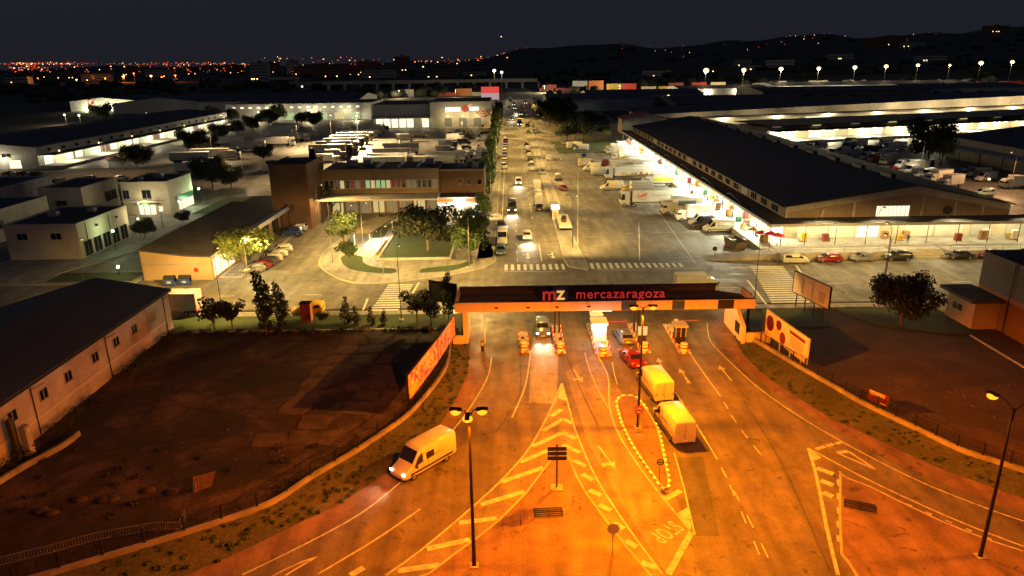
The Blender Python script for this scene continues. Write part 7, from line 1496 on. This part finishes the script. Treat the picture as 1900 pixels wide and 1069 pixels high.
for k, u in enumerate((.12, .25, .38, .5, .60, .70, .80, .90, .98)): house(wr, *along(u, 12), 5.5, 2500 if k < 4 else 9000, (1, .76, .36))  # added lights out in front of the row, brightening its wall
for k in range(8): house(lw, -156.2, 252+k*21, 4.0, 4200, (1, .84, .5))
house(lw, -188, 236, 3.8, 3200, (1, .62, .25)); house(lw, -172, 237.5, 3.4, 1200, (1, .85, .5))
for x in (-322, -308, -296): house(fl, x, 551, .8, 7000, (1, .92, .55))
for x in (-142, -120, -100): house(sl, x, 433, 5.2, 2200, (1, .84, .42))
for k in range(3): house(fd, -31.8+k*7.6, 368.0, 6.0, 900, (1, .72, .30))
for x in (-66, -54, -45): house(fd, x, 371, 4.6, 700, (1, .80, .36))
house(lb, -84, 158.6, 3.0, 350, (1, .80, .45)); house(lb, -77.3, 168, 2.4, 300, (.8, 1, .6))
house(sh, -46.9, 110.8, 3.4, 350, (1, .9, .6)); house(re, -11, 149.3, 3.3, 900, (1, .80, .45)); house(br, -40.2, 149.4, 3.6, 260, (1, .8, .4)); house(bs, -25.8, 128, 2.7, 1100, (1, .92, .72)); house(br, -26, 151, 4.4, 500, YEL)
house(bs, -25.0, 133.5, 2.6, 700, (1, .92, .72))
# canopy underside and booth
for x in (-2, 3.4, 8, 13, 18, 23.5): house(gt, x, 83.2, zb-.25, 520, (1, .60, .14), .3)
part(gt, 'ceiling_lamp', 'window_cream', lambda m: [m.box(x-.5, x+.5, 82.8, 83.0, zb-.02, zb+.08) for x in (-2, 3.4, 8, 13, 18, 23.5)])
house(gt, 10.6, 78.6, 2.2, 220, (.9, .95, 1)); house(gt, 13.2, 76.2, .75, 60, (1, .03, .04), .2); house(gt, 13.6, 72.0, .8, 50, (1, .03, .02), .2)
# yard right of hall
for x, y in ((120, 205), (128, 178), (112, 150)): street_lamp((x, y), 9, [180], 'pole lamp of the yard right of the market hall, %s' % {205: 'farthest', 178: 'middle', 150: 'nearest'}[y], (1, .52, .22) if y < 200 else (1, .8, .5), 'warm', 4200, px=False, group='yard pole lamps', head=.2)
for px_, py_ in ((1694, 273), (1847, 272)):
    p = ray(px_, py_); t = 150/p[1]; rt = thing('wall_lamp', '%s bright point lamp on the roofs right of the market hall' % ('left' if px_ < 1700 else 'right'), 'lamp', (p[0]*t*1.1, 165, 4.4)); m = MB(); m.ball((0, 0, .4), .3); m.build('bulb', 'warm', rt); m = MB(); m.box(-.1, .1, 0, .2, 0, .2); m.build('bracket', 'metal_dark', rt); point(rt, (0, -1, .6), 1600, WARM)
# row of floodlight masts, far right
def mast(px, py, d, hgt, label, r=1.1, glow='flood', pw=0, grp='floodlight masts in the background'):
    q = ray(px, py); t = d/q[1]; x = q[0]*t; z = CH+q[2]*t; g0 = terrain_h(x, d); rt = thing('floodlight_mast', label, 'floodlight mast', (x, d, g0), 0, grp); h = z-g0
    m = MB(); m.tube([(0, 0, 0), (0, 0, h)], [.3, .12], 6); m.build('mast', 'metal_black', rt); m = MB(); m.ball((0, -.3, h), r*1.15, 0, 12, .8); m.build('lamp', glow, rt); m = MB(); m.box(-r, r, .2, .5, h-.2, h+.5); m.build('housing', 'metal_dark', rt)
    if pw: point(rt, (0, -2, h-r-.6), pw, (1, .80, .45), .5)
for k, (x, y, r) in enumerate([(1310, 131, 2.6), (1380, 130, 2.1), (1449, 128, 2.0), (1519, 127, 1.8), (1586, 125, 1.9), (1644, 123, 1.8), (1703, 121, 1.6), (1762, 121, 1.1), (1820, 117, 2.0), (1878, 115, 1.7)]):
    mast(x, y, 760, 0, 'glaring floodlight in the long row, %s from the left' % ORD[k], r, pw=60000 if k < 4 else 30000)
for k, (x, y, r) in enumerate([(1286, 168, 1.0), (1314, 167, 1.0), (1369, 166, 1.0), (1449, 164, .9), (1476, 163, .8), (1504, 164, .6), (1567, 163, .8), (1592, 162, .9)]): mast(x, y, 640, 0, 'smaller yellowish lamp under the row of floodlights, %s from the left' % ORD[k], r, 'white', 9000)
for k, (x, y, r) in enumerate([(917, 131, 1.2), (931, 134, 1.0)]): mast(x, y, 620, 0, 'tall mast lamp above the end of the avenue, %s' % ['left and brighter', 'right and dimmer'][k], r, 'white', 16000)
for k, (x, y, c) in enumerate([(1250, 182, SOD), (1240, 178, WARM)]): mast(x, y, 470, 0, ['orange lamp against the shed wall behind the hall', 'small white lamp left of the orange one'][k], .8, 'sodium' if k == 0 else 'warm', 9000)
for k, (x, y) in enumerate([(120, 213), (147, 214), (272, 211), (354, 209), (480, 208), (662, 215), (572, 205)]): mast(x, y, 430, 0, 'cold white lamp on the roofs behind the long warehouse, %s from the left' % ORD[k], .55, 'white', 5000)
for k, (x, y) in enumerate([(1078, 160), (1150, 160), (1010, 160)]): mast(x, y, 770, 0, 'added lamp lighting the coloured containers, %s' % ['under the orange ones', 'under the yellow ones', 'at the left end'][k], .35, 'warm', 55000)  # no lamps known here, added to light up the container stacks
for k, (x, y) in enumerate([(740, 168), (845, 168)]): mast(x, y, 690, 0, 'added lamp lighting the containers left of the avenue, %s' % ['left one', 'right one'][k], .35, 'warm', 22000)  # likewise added, only to light these containers
# distant orange glows
random.seed(83)
spots = [(8, 161), (20, 160), (42, 158), (55, 160), (72, 163), (70, 145), (142, 148), (195, 145), (230, 141), (240, 131), (248, 136), (280, 141), (300, 143), (325, 140), (228, 142), (560, 126), (745, 117), (757, 116), (770, 115), (782, 114), (790, 114), (800, 114), (742, 124), (785, 124), (850, 111), (848, 118), (887, 112), (941, 107), (1174, 102), (1200, 100), (1229, 99), (1291, 96), (1510, 95), (1518, 95), (1625, 92), (1640, 92), (1672, 91), (1690, 90), (1720, 89), (1800, 76), (1818, 74), (1828, 75), (1858, 73), (1870, 72), (930, 68)]
for k, (x, y) in enumerate(sorted(spots)):
    q = ray(x, y); d = 1500 if y > 135 else (2300 if y > 104 else 2700)
    if x > 1500: d = 2350
    t = d/q[1]; X = q[0]*t; Z = CH+q[2]*t; g0 = min(terrain_h(X, d), Z-4); col = 'far_orange' if k % 3 else 'far_warm'
    rt = thing('distant_street_lamp', 'distant glowing lamp on the plain or hillside, %s from the left' % ORD[k], 'street lamp', (X, d, g0), 0, 'distant single lamps'); h = Z-g0; rr = 2.6 if y > 135 else 2.4
    m = MB(); m.tube([(0, 0, 0), (0, 0, h)], .25, 4); m.build('pole', 'metal_pole', rt); m = MB(); m.ball((0, 0, h), rr*random.uniform(.6, 1.1), 0, 8, .6); m.build('lamp', col, rt)
    if y > 135: point(rt, (0, 0, h-3), 24000, (1, .28, .05), 1)
m = MB(); random.seed(89)
for k in range(620):
    px_ = random.choice([random.uniform(0, 480), random.gauss(105, 25), random.gauss(45, 18), random.uniform(240, 470), random.uniform(0, 480), random.uniform(480, 1000)]); py_ = random.gauss(118.5, 1.1) if random.random() < .6 else random.uniform(115, 134)
    if px_ > 480: py_ = random.uniform(105, 122)
    if px_ < 0: continue
    q = ray(px_, py_); d = random.uniform(3200, 4200) if py_ < 122 else random.uniform(1900, 2600); t = d/q[1]; X = q[0]*t; Z = CH+q[2]*t; Z = max(Z, terrain_h(X, d)+2)
    m.ball((X, d, Z), random.uniform(.8, 2.4), 0 if random.random() < .7 else (1 if random.random() < .5 else 2), 6, .7)
tag(m.build('city_lights', ['far_red', 'far_orange', 'far_warm']), 'thin band of red and orange city lights along the left horizon', 'city lights', kind='stuff')
m = MB()
for k in range(45):
    px_ = random.uniform(1150, 1900); py_ = random.uniform(80, 108); q = ray(px_, py_); d = random.uniform(2200, 2900); t = d/q[1]; X = q[0]*t; Z = max(CH+q[2]*t, terrain_h(X, d)+2); m.ball((X, d, Z), random.uniform(.4, 1.1), 0 if random.random() < .5 else 2, 6)
tag(m.build('village_lights', ['far_red', 'far_orange', 'far_warm']), 'faint scattered village lights on the right-hand hillside', 'village lights', kind='stuff')
# ------------------------------------------------------------------ dusk sky and moonless night
w = bpy.data.worlds.new('World'); sc.world = w; w.use_nodes = True; nt = w.node_tree; bg = nt.nodes['Background']
sky = nt.nodes.new('ShaderNodeTexSky'); sky.sky_type = 'NISHITA'; sky.sun_disc = False; sky.sun_elevation = R(SUN_EL); sky.sun_rotation = R(200); sky.altitude = 200; sky.air_density = 1.0; sky.dust_density = 1.5; sky.ozone_density = 3
bg.inputs['Strength'].default_value = 1.0
# the last dusk light (Nishita) on top of a dark navy night gradient
tcw = nt.nodes.new('ShaderNodeTexCoord'); sxyz = nt.nodes.new('ShaderNodeSeparateXYZ'); nt.links.new(tcw.outputs['Generated'], sxyz.inputs[0])
rw_ = nt.nodes.new('ShaderNodeValToRGB'); rw_.color_ramp.elements[0].position = 0; rw_.color_ramp.elements[0].color = (.0125, .0125, .0175, 1); rw_.color_ramp.elements[1].position = .25; rw_.color_ramp.elements[1].color = (.0120, .0165, .0270, 1)
nt.links.new(sxyz.outputs['Z'], rw_.inputs['Fac'])
ad = nt.nodes.new('ShaderNodeMix'); ad.data_type = 'RGBA'; ad.blend_type = 'ADD'; ad.inputs['Factor'].default_value = SKY_S
nt.links.new(rw_.outputs['Color'], ad.inputs['A']); nt.links.new(sky.outputs['Color'], ad.inputs['B']); nt.links.new(ad.outputs['Result'], bg.inputs['Color'])
sl_ = bpy.data.lights.new('skyglow_fill', 'SUN'); sl_.energy = .03; sl_.angle = R(90); sl_.color = (1, .88, .72); so_ = bpy.data.objects.new('skyglow_fill', sl_); COL.objects.link(so_); so_.rotation_euler = (R(40), 0, R(20))  # soft overhead fill added for sky glow, the real sun is down
sc.view_settings.view_transform = 'Standard'; sc.view_settings.look = 'None'; sc.view_settings.exposure = 0; sc.view_settings.gamma = 1
sc.render.engine = 'CYCLES'; sc.cycles.use_denoising = True; sc.cycles.use_light_tree = True; sc.cycles.max_bounces = 4; sc.cycles.diffuse_bounces = 2; sc.cycles.glossy_bounces = 2; sc.cycles.transmission_bounces = 2
sc.cycles.sample_clamp_indirect = 3; sc.cycles.caustics_reflective = False; sc.cycles.caustics_refractive = False
print('objects', len(sc.objects), 'dup labels', sum(1 for v in USED.values() if v > 1)); print([k for k, v in USED.items() if v > 1][:12])

for k_, v_ in USED.items():
    if len(k_.split()) > 16: print('LONG', k_)
